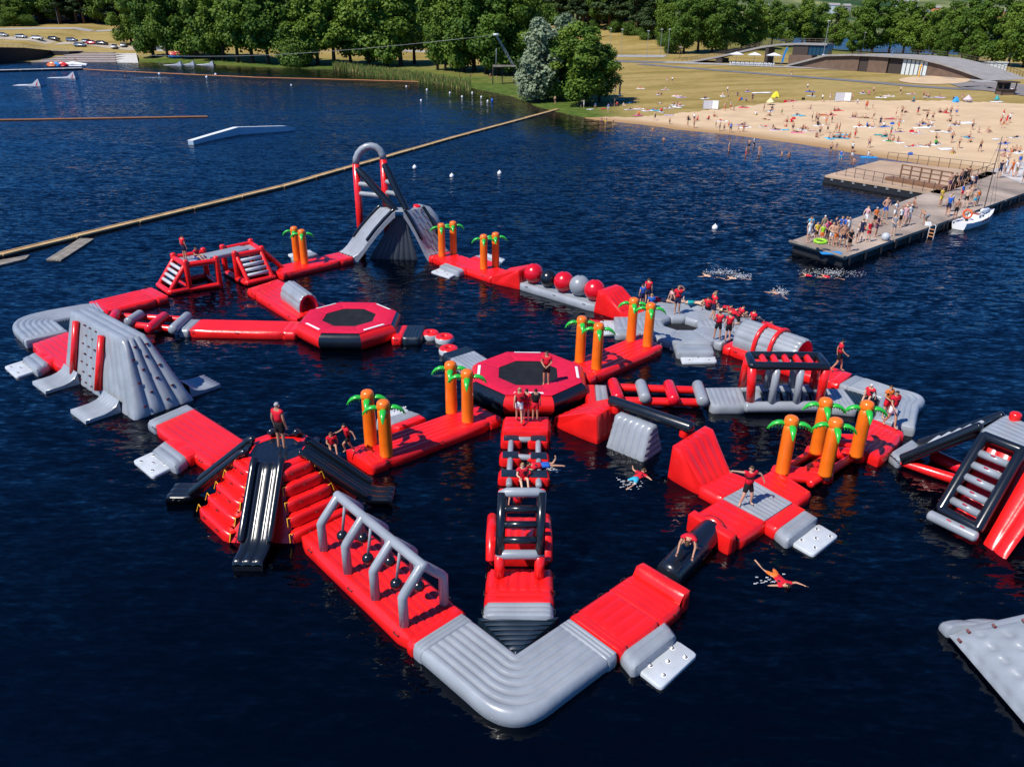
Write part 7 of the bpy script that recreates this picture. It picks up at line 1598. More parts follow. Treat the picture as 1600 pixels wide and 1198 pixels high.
def sit(lean=-12, lx=0.):
 d = pose(pel=(0, 0, .12), qL=(.09, -.02, .12), qR=(-.09, -.02, .12), kL=(.14, -.40, .36), aL=(.13, -.66, .08), tL=(.14, -.80, .05), kR=(-.14, -.42, .30), aR=(-.13, -.74, .07), tR=(-.14, -.88, .06))
 for n in ('sp', 'ch', 'nk', 'hd', 'tp', 'sL', 'sR'): x, y, z, q = BASE[n]; d[n] = (x, y, z - .81, q)
 d['eL'] = (.26, .10, .42, .043); d['wL'] = (.27, .16, .18, .032); d['hL'] = (.28, .18, .07, .034); d['eR'] = (-.24, -.12, .38, .043); d['wR'] = (-.17, -.32, .40, .032); d['hR'] = (-.15, -.38, .39, .034)
 return d
POSES['sit'] = sit()
d = sit(); d.update(eL=(.24, -.14, .38, .043), wL=(.14, -.34, .40, .032), hL=(.1, -.40, .40, .034)); POSES['hug'] = d
def lie(face):
 s = 1 if face == 'up' else -1; d = {}
 for n, (x, y, z, q) in BASE.items(): d[n] = (x, .95 - z, .11 - y * s * .6, q)
 d['tL'] = (.13, .98, .11 + .07 * s, .036); d['tR'] = (-.13, .98, .11 + .07 * s, .036); d['aL'] = (.12, .87, .07, .04); d['aR'] = (-.12, .87, .07, .04)
 if face == 'up': d['kR'] = (-.12, .40, .36, .06); d['aR'] = (-.12, .62, .07, .04); d['tR'] = (-.13, .74, .05, .036); d['eL'] = (.30, -.36, .06, .043); d['wL'] = (.22, -.58, .08, .032); d['hL'] = (.15, -.64, .1, .034); d['eR'] = (-.28, -.2, .06, .043); d['wR'] = (-.27, .02, .05, .032); d['hR'] = (-.26, .1, .05, .034)
 else: d['hd'] = (0, -.62, .26, .088); d['tp'] = (0, -.70, .33, .062); d['nk'] = (0, -.53, .17, .052); d['eL'] = (.24, -.50, .06, .043); d['wL'] = (.08, -.68, .05, .032); d['hL'] = (.0, -.72, .05, .034); d['eR'] = (-.24, -.50, .06, .043); d['wR'] = (-.08, -.68, .06, .032); d['hR'] = (-.02, -.7, .09, .034); d['kR'] = (-.1, .47, .09, .06); d['aR'] = (-.1, .6, .36, .04); d['tR'] = (-.1, .55, .50, .036)
 return d
POSES['lie'] = lie('up'); POSES['prone'] = lie('down')
d = {n: (x, .95 - z, -.02 + y * .6, q) for n, (x, y, z, q) in BASE.items()}
d.update(hd=(0, -.63, .10, .088), tp=(0, -.73, .16, .062), nk=(0, -.53, .04, .052), eL=(.42, -.50, .02, .043), wL=(.58, -.70, .0, .032), hL=(.62, -.78, -.0, .034), eR=(-.40, -.38, .02, .043), wR=(-.62, -.30, -.02, .032), hR=(-.70, -.25, -.02, .034), kL=(.2, .46, -.05, .06), aL=(.26, .82, -.08, .04), tL=(.28, .96, -.1, .036), kR=(-.2, .44, -.03, .06), aR=(-.16, .80, .0, .04), tR=(-.16, .95, .02, .036)); POSES['swim'] = d
d = pose(pel=(0, .15, .50), qL=(.1, .15, .47), qR=(-.1, .15, .47), kL=(.26, -.12, .34), aL=(.28, .18, .10), tL=(.30, .30, .06), kR=(-.26, -.12, .34), aR=(-.28, .18, .10), tR=(-.30, .30, .06), sp=(0, .02, .62), ch=(0, -.20, .72), nk=(0, -.34, .70), hd=(0, -.44, .64), tp=(0, -.52, .56), sL=(.17, -.24, .74), eL=(.25, -.38, .52), wL=(.24, -.56, .34), hL=(.25, -.66, .28), sR=(-.17, -.24, .74), eR=(-.25, -.38, .52), wR=(-.24, -.56, .34), hR=(-.25, -.66, .28)); POSES['crawl'] = d
d = pose(pel=(0, .1, .42), qL=(.1, .1, .40), qR=(-.1, .1, .40), kL=(.16, -.24, .46), aL=(.14, -.02, .09), tL=(.16, -.16, .04), kR=(-.12, -.05, .08), aR=(-.12, .32, .08), tR=(-.12, .44, .1), sp=(0, .02, .60), ch=(0, -.10, .80), nk=(0, -.17, .93), hd=(0, -.22, 1.03), tp=(0, -.24, 1.13), sL=(.165, -.11, .86), eL=(.24, -.22, .62), wL=(.2, -.36, .46), hL=(.18, -.42, .40), sR=(-.165, -.11, .86), eR=(-.24, -.26, .66), wR=(-.2, -.44, .54), hR=(-.18, -.5, .48)); POSES['kneel'] = d
NJ = list(BASE)
REG = {'pel-sp': 2, 'sp-ch': 1, 'ch-nk': 1, 'ch-sL': 1, 'ch-sR': 1, 'pel-qL': 2, 'pel-qR': 2, 'qL-kL': 2, 'qR-kR': 2, 'nk-hd': 0, 'hd-tp': 3}
def body_mesh(name):
 J = POSES[name]; me = bpy.data.meshes.new('skeleton'); me.from_pydata([J[n][:3] for n in NJ], [(NJ.index(a), NJ.index(b)) for a, b in BONES], [])
 o = bpy.data.objects.new('skeleton', me); col.objects.link(o); sk = o.modifiers.new('skin', 'SKIN')
 for i, n in enumerate(NJ):
  v = me.skin_vertices[0].data[i]; r = J[n][3]; v.radius = (r, r * (.78 if n in ('pel', 'sp', 'ch') else 1)); v.use_root = n == 'pel'
 o.modifiers.new('sub', 'SUBSURF').levels = 1
 dg = bpy.context.evaluated_depsgraph_get(); b = bpy.data.meshes.new_from_object(o.evaluated_get(dg)); bpy.data.objects.remove(o); bpy.data.meshes.remove(me)
 vs = np.array([v.co[:] for v in b.vertices]); fs = [tuple(p.vertices) for p in b.polygons]; bpy.data.meshes.remove(b)
 segs = [(np.array(J[a][:3]), np.array(J[c][:3]), a + '-' + c) for a, c in BONES]; reg = []
 hd = V(J['hd'][:3]); up_ = (V(J['tp'][:3]) - V(J['nk'][:3])).normalized()
 fwd = V((0, -1, 0)) - up_ * V((0, -1, 0)).dot(up_)
 if name in ('lie',): fwd = V((0, 0, 1))
 if name in ('prone', 'swim', 'crawl', 'bend'): fwd = V((0, -.6, -1)) - up_ * V((0, -.6, -1)).dot(up_)
 fwd.normalize()
 for f in fs:
  c = vs[list(f)].mean(0); best = (9, '', 0)
  for a, e, nm in segs:
   dd = e - a; t = float(np.clip((c - a) @ dd / (dd @ dd), 0, 1)); q = float(np.linalg.norm(c - a - dd * t)) / (J[nm.split('-')[0]][3] + .03)
   if q < best[0]: best = (q, nm, t)
  r = REG.get(best[1], 0)
  if best[1] in ('qL-kL', 'qR-kR') and best[2] > .52: r = 0
  if best[1] == 'pel-sp' and best[2] > .55: r = 1
  if best[1] == 'ch-nk' and best[2] > .6: r = 0
  if best[1] in ('nk-hd', 'hd-tp'):
   q = V(c) - hd; r = 3 if (q.dot(up_) > .045 or (q.dot(fwd) < -.025 and q.dot(up_) > -.06)) else 0
  reg.append(r)
 # nose, eyes, ears and fingers, added onto the same surface
 ex = MB(); sd = up_.cross(fwd); p = hd + fwd * .080 + up_ * .0
 ex.tube([p + up_ * .02, p + fwd * .028 - up_ * .012], [.010, .016], 5, cap='flat')
 for s_ in (-1, 1): ex.tube([hd + sd * s_ * .084 + up_ * .02 - fwd * .01, hd + sd * s_ * .096 - up_ * .025 - fwd * .015], [.02, .014], 5, cap='flat')
 nsk = len(ex.f)
 for h, w in (('hL', 'wL'), ('hR', 'wR')):
  a = V(J[w][:3]); c = V(J[h][:3]); d = (c - a).normalized(); s_ = d.orthogonal().normalized(); b2 = d.cross(s_)
  for i, (u, L) in enumerate(((-.026, .062), (-.009, .075), (.009, .07), (.026, .055))): q = c + s_ * u + d * .015; ex.tube([q, q + d * L * .6 + b2 * .004, q + d * L + b2 * .02], [.010, .009, .006], 4, cap='flat')
  q = c + s_ * .03 - d * .01; ex.tube([q, q + s_ * .03 + d * .03, q + s_ * .035 + d * .055], [.011, .010, .007], 4, cap='flat')
 k = len(vs); V_ = [tuple(v) for v in vs] + ex.v; F_ = fs + [tuple(i + k for i in f) for f in ex.f]; reg += [0] * len(ex.f)
 ey = MB()
 for s_ in (-1, 1): ey.ball(hd + fwd * .074 + sd * s_ * .034 + up_ * .024, .011, 5, 4)
 k = len(V_); V_ += ey.v; F_ += [tuple(i + k for i in f) for f in ey.f]; reg += [3] * len(ey.f)
 return V_, F_, reg, vs, fs
PD = {}
def person_data(name):
 if name in PD: return PD[name]
 V_, F_, reg, vs, fs = body_mesh(name)
 one = bpy.data.meshes.new('person_' + name); one.from_pydata(V_, [], F_);
 for i in range(4): one.materials.append(None)
 one.polygons.foreach_set('material_index', reg); one.polygons.foreach_set('use_smooth', [True] * len(F_))
 bare = one.copy(); bare.polygons.foreach_set('material_index', [3 if r == 3 and i >= len(fs) else 0 for i, r in enumerate(reg)])
 nrm = np.zeros_like(vs)
 for f in fs:
  a, b, c = vs[f[0]], vs[f[1]], vs[f[2]]; n = np.cross(b - a, c - a)
  for i in f: nrm[i] += n
 nrm /= np.linalg.norm(nrm, axis=1)[:, None] + 1e-9
 def shell(r_, off, belt=False):
  sel = [f for f, r in zip(fs, reg) if r == r_]; ids = sorted({i for f in sel for i in f}); mp = {i: j for j, i in enumerate(ids)}; n = len(ids)
  v = [tuple(vs[i] + nrm[i] * off) for i in ids] + [tuple(vs[i] - nrm[i] * .004) for i in ids]; F = [tuple(mp[i] for i in f) for f in sel]; cnt = {}
  for f in F:
   for i in range(len(f)): e = (f[i], f[(i + 1) % len(f)]); cnt[tuple(sorted(e))] = cnt.get(tuple(sorted(e)), []) + [e]
  for e in cnt.values():
   if len(e) == 1: a, b = e[0]; F.append((b, a, a + n, b + n))
  m = bpy.data.meshes.new('clothing'); m.from_pydata(v, [], F); m.materials.append(None)
  if belt:
   m.materials.append(MARK); J = POSES[name]; a = np.array(J['sp'][:3]); e = np.array(J['ch'][:3]) - a; L = e @ e
   for p_ in m.polygons: k_ = float((np.array(p_.center[:]) - a) @ e / L); p_.material_index = int(-.02 < k_ < .16 or .62 < k_ < .78)
  m.polygons.foreach_set('use_smooth', [True] * len(F)); return m
 PD[name] = (one, bare, shell(1, .038, True), shell(2, .018), shell(3, .014), shell(1, .014)); return PD[name]
CLOTH = dict(red=(.62, .012, .03), navy=(.015, .022, .06), black=(.012, .012, .014), white=(.74, .74, .72), blue=(.02, .12, .48), cyan=(.04, .38, .55), teal=(.01, .28, .28), green=(.05, .35, .04), lime=(.35, .62, .02), yellow=(.68, .48, .05), orange=(.72, .16, .03), pink=(.70, .12, .28), grey=(.25, .26, .28), khaki=(.28, .25, .15), purple=(.2, .05, .3), lav=(.5, .42, .62), rose=(.6, .35, .36), brown=(.10, .05, .03), plum=(.12, .05, .10))
SKINS = [(.58, .33, .21), (.50, .27, .165), (.64, .40, .27), (.43, .215, .13), (.30, .135, .075)]; HAIRS = dict(dark=(.018, .012, .009), brown=(.07, .038, .018), fair=(.36, .23, .10), grey=(.35, .34, .33), white=(.72, .72, .70), red=(.5, .03, .04))
def cm(c): return mat('cloth ' + c, CLOTH[c], .8, .2)
def hm(c): return mat('hair ' + c, HAIRS[c], .7, .3)
def sm_(i): return mat('skin %d' % i, SKINS[i], .55, .35)
PEOPLE = []
prng = random.Random(11)
def person(p, rz, ps, label, top=None, bot='navy', hair='brown', skin=None, h=1.0, group=None, parts=False, vest=False, tilt=None):
 """top None: bare chest"""
 sk = sm_(prng.randrange(4) if skin is None else skin); D = person_data(ps); me = D[1] if parts else D[0]
 o = bpy.data.objects.new('person', me); col.objects.link(o); o.location = p; o.rotation_euler = (0, 0, rz); o.scale = (h, h, h)
 if tilt: o.rotation_euler = (tilt[0], tilt[1], rz)
 tag(o, label, 'person', group)
 ms = [sk, cm(top) if top and not parts else sk, cm(bot) if bot and not parts else sk, hm(hair)]
 for i, m_ in enumerate(ms): o.material_slots[i].link = 'OBJECT'; o.material_slots[i].material = m_
 if parts:
  for nm, d, m_ in (('life_vest' if vest else 'shirt', D[2] if vest else D[5], cm(top) if top else None), ('shorts', D[3], cm(bot) if bot else None), ('hair' if hair not in ('white', 'red') else 'cap', D[4], hm(hair))):
   if m_ is None: continue
   c = bpy.data.objects.new(nm, d); col.objects.link(c); c.parent = o; c.material_slots[0].link = 'OBJECT'; c.material_slots[0].material = m_
 PEOPLE.append(o); return o
def face(deg): return R(deg)        # 0 faces the camera, 90 faces right, 180 away, 270 left
# ---- on the course
GP = 'people in life vests on the course'
def pc(px, py, z, deg, ps, label, **k):
 k.setdefault('parts', True); k.setdefault('vest', True); k.setdefault('top', 'red'); k.setdefault('group', GP); return person(G(px, py, z), face(deg), ps, label, **k)
pc(441, 702, TH + .07, 160, 'stand', 'lifeguard in red shirt and grey cap standing on top of the slide tower', vest=False, bot='black', hair='grey', h=1.12, group=None)
pc(546, 709, DZ + .06, -60, 'run', 'child in red vest running off the palm deck towards the slide tower', bot='black', hair='dark', h=.84)
pc(519, 700, DZ + .02, 20, 'sit', 'child in red vest half hidden behind the black slide', bot='navy', h=.85)
pc(290, 406, FH - .28, 150, 'stand', 'person in red shirt standing on the left ladder frame', bot='navy', hair='dark', h=.98)
pc(308, 405, FH - .28, 60, 'sit', 'person in red vest sitting on the left ladder frame', bot='blue', hair='dark', h=.95)
pc(853, 601, .92, -10, 'clasp', 'boy in red vest standing on the middle trampoline', bot='black', hair='brown', h=1.0)
pc(811, 660, .62, 185, 'walk', 'person in white shorts at the foot of the middle trampoline', bot='white', hair='fair', h=.98)
pc(822, 657, .62, 170, 'clasp', 'child in red vest between two others at the trampoline foot', bot='red', hair='dark', h=.90)
pc(836, 657, .62, 180, 'stand', 'child with black vest over red shorts seen from behind at the trampoline foot', top='black', bot='red', hair='dark', h=.90)
pc(816, 752, .16, 10, 'sit', 'fair haired child in red vest sitting between the stepping cubes', bot='red', hair='fair', h=.95)
pc(848, 730, .38, -80, 'prone', 'child in red vest and blue shorts lying across a stepping cube', bot='blue', hair='dark', h=.9)
pc(807, 790, 1.1, 160, 'sit', 'child sitting behind the black ladder on the red cushion', bot='black', hair='dark', h=.85)
pc(993, 748, -.02, 140, 'swim', 'swimmer in red vest in the water below the grey wedge', bot='cyan', hair='brown', h=.98, skin=1)
pc(1165, 789, DZ + .03, 15, 'balance', 'boy with spread arms balancing on the grey square', bot='black', hair='brown', h=.98)
pc(1076, 862, .78, -25, 'crawl', 'boy in red vest crawling head first over the black roller', bot='red', hair='brown', h=1.0)
pc(1212, 900, -.02, 20, 'swim', 'swimmer in red vest right of the black roller', bot='orange', hair='dark', h=.98, skin=1)
pc(1307, 580, DZ + .05, 70, 'walk', 'youth in red vest stepping along the deck after the big tunnel', bot='black', hair='dark', h=1.02)
pc(1389, 667, DZ + .04, 15, 'walk', 'man in red vest and patterned shorts walking at the right corner', bot='white', hair='dark', h=1.03)
pc(1381, 653, DZ + .04, 20, 'clasp', 'person in orange vest right behind the man with patterned shorts', top='orange', bot='red', hair='brown', h=.95)
pc(1357, 624, DZ + .02, -40, 'sit', 'child with white cap sitting on the black slats at the right corner', bot='black', hair='white', h=.9)
RP = 'people on the grey ring platform'
for x, y, dg, ps, tp_, bt, hr, h, lb in ((1002, 479, 200, 'stand', 'blue', 'navy', 'brown', .85, 'child in blue shirt at the left of the ring platform beside the palms'), (1011, 475, 170, 'stand', 'red', 'navy', 'brown', .98, 'person in red vest between the two blue shirts on the ring platform'), (1017, 480, 190, 'sit', 'blue', 'navy', 'fair', 1., 'person in blue shirt sitting behind the palms on the ring platform'),
 (1034, 471, 250, 'prone', 'red', 'navy', 'fair', .95, 'person in red vest lying at the far edge of the ring platform'), (1049, 470, 90, 'sit', 'rose', 'navy', 'brown', .92, 'person sitting up at the far edge, left of the standing one'), (1057, 490, -10, 'shade', 'red', 'navy', 'fair', 1.03, 'person in red vest shading the eyes, standing alone by the hole'), (1082, 475, 80, 'prone', None, 'teal', 'fair', 1., 'bare backed person in teal trunks lying at the far edge of the platform'),
 (1105, 484, 150, 'sit', 'red', 'black', 'dark', .98, 'person in black shorts sitting with back turned at the right far edge'), (1113, 500, 110, 'shade', 'red', 'navy', 'fair', 1.0, 'fair haired person in red standing at the right part of the platform'), (1128, 482, 60, 'prone', 'red', 'navy', 'dark', .95, 'left one of two people in red lying at the right far edge'), (1136, 487, 70, 'prone', 'red', 'black', 'dark', .95, 'right one of two people in red lying at the right far edge'),
 (1120, 530, 165, 'stance', 'red', 'black', 'dark', .98, 'left one of two boys in red vests standing in front on the platform'), (1136, 533, 175, 'stand', 'red', 'black', 'brown', .98, 'right one of two boys in red vests standing in front on the platform'), (1153, 506, 100, 'kneel', 'red', 'black', 'dark', 1.0, 'person in red vest kneeling near the big tunnel'), (1150, 492, 60, 'prone', None, 'red', 'fair', .95, 'sunbather on the right arm of the platform'), (1176, 505, 120, 'sit', 'red', 'black', 'dark', .95, 'person in red vest sitting behind the big tunnel'), (1188, 508, 70, 'prone', 'red', 'navy', 'brown', .95, 'person lying behind the big tunnel on the far arm')):
 pc(x, y, DZ + .05, dg, ps, lb, top=tp_, bot=bt, hair=hr, h=h, group=RP)
pc(927, 502, -.02, 60, 'swim', 'swimmer beside the pale pad left of the ring platform', bot='red', hair='dark', h=.95)
FOAM = mat('water foam', (.80, .82, .84), .7, .3); FOAM.node_tree.nodes['Principled BSDF'].inputs['Alpha'].default_value = .55
def splash(px, py, w, d, n, label, hgt=.35, z0=0.):
 c = G(px, py, 0); m = MB(); rnd = random.Random(int(px * 7 + py))
 for _ in range(n):
  a = rnd.random() * 6.2832; r = rnd.random(); x, y = c.x + math.cos(a) * r * w, c.y + math.sin(a) * r * d; z = max(0, rnd.gauss(0, hgt * .45)) * (1 - r * .6); s_ = rnd.uniform(.014, .055)
  if z < .05: m.add([(x - s_ * 1.1, y - s_ * .6, .012), (x + s_ * .9, y - s_ * .5, .015), (x + s_ * 1.2, y + s_ * .5, .012), (x - s_ * .8, y + s_ * .6, .014), (x, y, .03)], [(0, 1, 4), (1, 2, 4), (2, 3, 4), (3, 0, 4)], 0, True)
  else: m.add([(x - s_, y, z), (x + s_, y - s_ * .3, z), (x, y + s_, z + s_ * .4), (x, y, z + s_ * 1.5)], [(0, 1, 3), (1, 2, 3), (2, 0, 3), (0, 2, 1)], 0, True)
 o = m.build('splash', [FOAM], None, at=V((c.x, c.y, 0))); tag(o, label, None, None, 'stuff')
SW = 'swimmers near the pier'
for x, y, dg, lb in ((1112, 433, 230, 'leftmost swimmer of the pair between ball row and pier'), (1152, 436, 250, 'right swimmer of the pair between ball row and pier'), (1216, 461, 190, 'lone swimmer kicking up foam in front of the pier tip'), (1270, 432, 240, 'left swimmer in a red vest below the pier tip'), (1298, 434, 230, 'right swimmer in a red vest below the pier tip')):
 person(G(x, y, -.02), face(dg), 'swim', lb, top=None if x < 1220 else 'red', bot='navy', h=1.0, group=SW)
splash(1124, 426, 1.3, .5, 190, 'white foam thrown up by the two left swimmers'); splash(1157, 432, .8, .5, 170, 'white foam behind the right swimmer of the pair'); splash(1217, 457, .7, .6, 170, 'white foam around the lone swimmer', .5); splash(1300, 427, 2.6, 1.0, 300, 'white foam trail behind the two swimmers at the pier'); splash(985, 756, .7, .45, 34, 'small splash at the feet of the swimmer below the wedge', .12); splash(1205, 905, .75, .4, 30, 'small splash around the swimmer right of the roller', .1); splash(860, 734, .5, .3, 36, 'small splash beside the stepping cubes', .2)
person(G(197, 121, 0), face(90), 'walk', 'wakeboarder standing on a board far out at the upper left', top='black', bot='black', h=1.3); c = G(197, 121.5, 0); m = MB(); m.hexa([(c.x - 1, c.y - .3, .0), (c.x + 1, c.y - .3, .0), (c.x + 1, c.y + .3, .0), (c.x - 1, c.y + .3, .0)], [(c.x - 1.1, c.y - .3, .08), (c.x + 1.1, c.y - .3, .08), (c.x + 1.1, c.y + .3, .08), (c.x - 1.1, c.y + .3, .08)]); o = m.build('wakeboard', [MARK], None, at=c); tag(o, 'dark wakeboard under the rider at the upper left', 'wakeboard')
splash(240, 122, 6.5, 1.6, 700, 'white wake behind the wakeboarder', .5); splash(190, 124, 11, .5, 260, 'thin white wake line left of the wakeboarder', .1)
# ---- on the pier: x, y, facing, pose, top, bottoms, hair, size, words
PP = 'people standing on the pier'; zp = ZP + .005
for x, y, dg, ps, tp_, bt, hr, h, lb in ((1262, 379, 20, 'stand', 'white', 'white', 'brown', 1., 'woman in a white dress at the left corner of the pier tip'), (1263, 372, 160, 'clasp', 'cyan', 'grey', 'brown', 1., 'person in a pale blue shirt behind the woman in white'), (1273, 380, 10, 'clasp', 'yellow', 'brown', 'dark', .95, 'girl in a yellow top with hands in front'), (1282, 382, 0, 'stand', 'lime', 'orange', 'fair', .9, 'child standing inside a lime green swim ring'), (1284, 371, 190, 'stand', 'khaki', 'khaki', 'white', 1., 'man in khaki with a white cap'),
 (1288, 377, 30, 'clasp', 'pink', 'navy', 'red', .92, 'child in pink with a red cap in the tip group'), (1293, 376, 40, 'stand', 'red', 'navy', 'dark', .95, 'person in a red striped top in the tip group'), (1297, 383, -10, 'clasp', None, 'white', 'fair', 1., 'bare chested man in white trunks in the front of the tip group'), (1304, 385, 10, 'clasp', None, 'orange', 'brown', 1., 'bare chested man with folded arms in the front of the tip group'), (1302, 372, 90, 'clasp', 'navy', 'navy', 'dark', .98, 'person in navy at the back rim of the tip group'), (1311, 372, 20, 'stance', 'blue', 'navy', 'brown', 1., 'left one of two people in bright blue shirts'), (1318, 373, -20, 'stance', 'blue', 'navy', 'fair', 1., 'right one of two people in bright blue shirts'), (1322, 374, 30, 'stand', 'white', 'grey', 'grey', 1., 'person in a white shirt at the back right of the tip group'),
 (1315, 387, 0, 'stance', None, 'navy', 'dark', 1.02, 'tall woman in a navy bikini at the front of the tip group'), (1325, 393, 15, 'clasp', 'black', 'black', 'fair', .98, 'woman in a short black dress nearest the camera on the pier'), (1307, 378, 10, 'stand', 'white', 'cyan', 'fair', .8, 'small child in white and cyan inside the tip group'), (1337, 380, 70, 'stand', 'white', 'navy', 'fair', .75, 'small child in white next to the man in dark blue'), (1343, 377, 160, 'walk', 'navy', 'navy', 'dark', 1., 'man in dark blue right of the tip group'), (1355, 378, 20, 'stance', 'red', 'red', 'fair', .95, 'girl in a bright red dress on the pier'), (1367, 370, 40, 'clasp', 'plum', 'plum', 'dark', 1., 'woman in a dark plum dress on the pier'), (1394, 369, -20, 'clasp', 'grey', 'grey', 'dark', 1., 'man in a grey tank top holding a pale ball'),
 (1351, 355, 120, 'walk', 'rose', 'white', 'fair', 1., 'woman in pale rose by the left edge of the pier'), (1347, 360, 60, 'sit', 'pink', 'red', 'fair', .9, 'child in pink and red sitting at the left edge of the pier'), (1365, 355, 10, 'clasp', 'orange', 'black', 'white', .95, 'person in an orange shirt with a white hat'), (1371, 350, 80, 'sit', None, 'navy', 'dark', .9, 'boy sitting on the edge left of the big man'), (1381, 343, 0, 'stance', None, 'blue', 'dark', 1.12, 'big bare chested man in bright blue trunks'), (1396, 346, 30, 'clasp', 'white', 'white', 'fair', 1., 'woman in a white shirt right of the big man'), (1404, 356, 20, 'stand', 'white', 'black', 'brown', 1., 'person in a white shirt and black trousers in mid pier'), (1411, 353, -20, 'stand', 'rose', 'rose', 'white', 1., 'person in rose with a white hat in mid pier'), (1418, 352, 30, 'stance', 'white', 'white', 'white', 1., 'person all in white with a white hat in mid pier'), (1427, 325, 250, 'sit', None, 'black', 'dark', 1.1, 'youth in black trunks sitting on a post at the pier edge'), (1445, 352, 200, 'bend', None, 'grey', 'fair', 1., 'person bending over a white bag by the pier ladder'),
 (1468, 323, 20, 'clasp', 'yellow', 'yellow', 'dark', 1., 'woman in pale yellow by the platform corner'), (1479, 338, 150, 'walk', 'blue', 'navy', 'fair', 1.08, 'large person in blue and navy walking along the pier'), (1491, 343, 175, 'stand', None, 'black', 'dark', 1.02, 'bare backed man in black trunks beside the boat'), (1482, 331, 0, 'stand', 'white', 'white', 'grey', 1., 'person in white just behind the large one in blue'), (1482, 299, 190, 'clasp', None, 'plum', 'brown', 1.05, 'bare backed man in plum trunks on the platform corner'), (1489, 298, 170, 'stand', 'black', 'black', 'dark', 1.02, 'person in black next to the plum trunks on the platform corner'), (1498, 292, 200, 'stand', None, 'navy', 'dark', 1.05, 'left one of three dark figures at the platform rail'), (1504, 291, 180, 'clasp', 'black', 'black', 'dark', 1.05, 'middle one of three dark figures at the platform rail'), (1509, 289, 150, 'stand', 'brown', 'black', 'dark', 1.1, 'right and tallest one of three dark figures at the platform rail'), (1515, 299, 20, 'clasp', 'white', 'navy', 'fair', 1., 'person in a white shirt under the tall dark figure'), (1521, 297, 10, 'stand', 'navy', 'navy', 'brown', .95, 'person in navy at the right of the rail group'),
 (1501, 312, 20, 'stand', 'blue', 'red', 'dark', .85, 'child in blue and red in the middle of the pier'), (1507, 325, 170, 'stance', None, 'black', 'brown', 1.05, 'bare backed man with grey black trunks in front of the children'), (1514, 319, 190, 'clasp', None, 'khaki', 'fair', 1., 'man in khaki trunks close to the boat mast'), (1521, 323, 0, 'stand', None, 'cyan', 'fair', .8, 'left child in cyan trunks by the boat'), (1525, 322, 10, 'stand', 'orange', 'cyan', 'dark', .88, 'right child in orange and cyan by the boat'), (1560, 278, 160, 'stand', 'navy', 'navy', 'dark', 1.1, 'man in navy robe on the upper pier'), (1569, 272, 20, 'stand', 'white', 'white', 'dark', 1.05, 'person in white beside the navy robe on the upper pier'), (1578, 276, 190, 'walk', 'orange', 'orange', 'dark', 1.05, 'slim person in orange on the upper pier'), (1586, 277, 10, 'clasp', 'white', 'khaki', 'dark', 1.05, 'person in a white shirt at the upper pier, right of the orange one'), (1590, 265, 10, 'stand', 'blue', 'white', 'fair', 1., 'person in blue farther up the pier'), (1598, 288, 160, 'stand', 'white', 'black', 'dark', 1.05, 'person cut by the right picture edge on the pier')):
 person(G(x, y, zp), face(dg), ps, lb, top=tp_, bot=bt, hair=hr, h=h * 1.06, group=PP)
c = G(1282, 377, ZP + .75); t = empty('swim_ring', c, 'lime green swim ring round a child on the pier tip', 'swim ring'); m = MB(); m.tube([c + V((.42 * math.cos(6.2832 * i / 16), .34 * math.sin(6.2832 * i / 16), .05 * math.sin(6.28 * i / 16))) for i in range(16)], .11, 8, closed=True); m.build('ring_tube', [mat('lime vinyl', (.30, .62, .02), .4)], t)
c = G(1384, 370, ZP + .3); t = empty('beach_ball', c, 'pale translucent ball on the pier beside the man in grey', 'ball'); m = MB(); m.ball(c, .33, 14, 10); m.build('ball_skin', [PAD], t)
c = G(1449, 352, ZP); t = empty('white_bag', c, 'white bag on the boards by the pier ladder', 'bag'); m = MB(); m.hexa([c + V((-.3, -.15, 0)), c + V((.3, -.15, 0)), c + V((.3, .15, 0)), c + V((-.3, .15, 0))], [c + V((-.22, -.05, .3)), c + V((.22, -.05, .3)), c + V((.22, .05, .3)), c + V((-.22, .05, .3))]); m.build('bag_body', [WHITE], t)
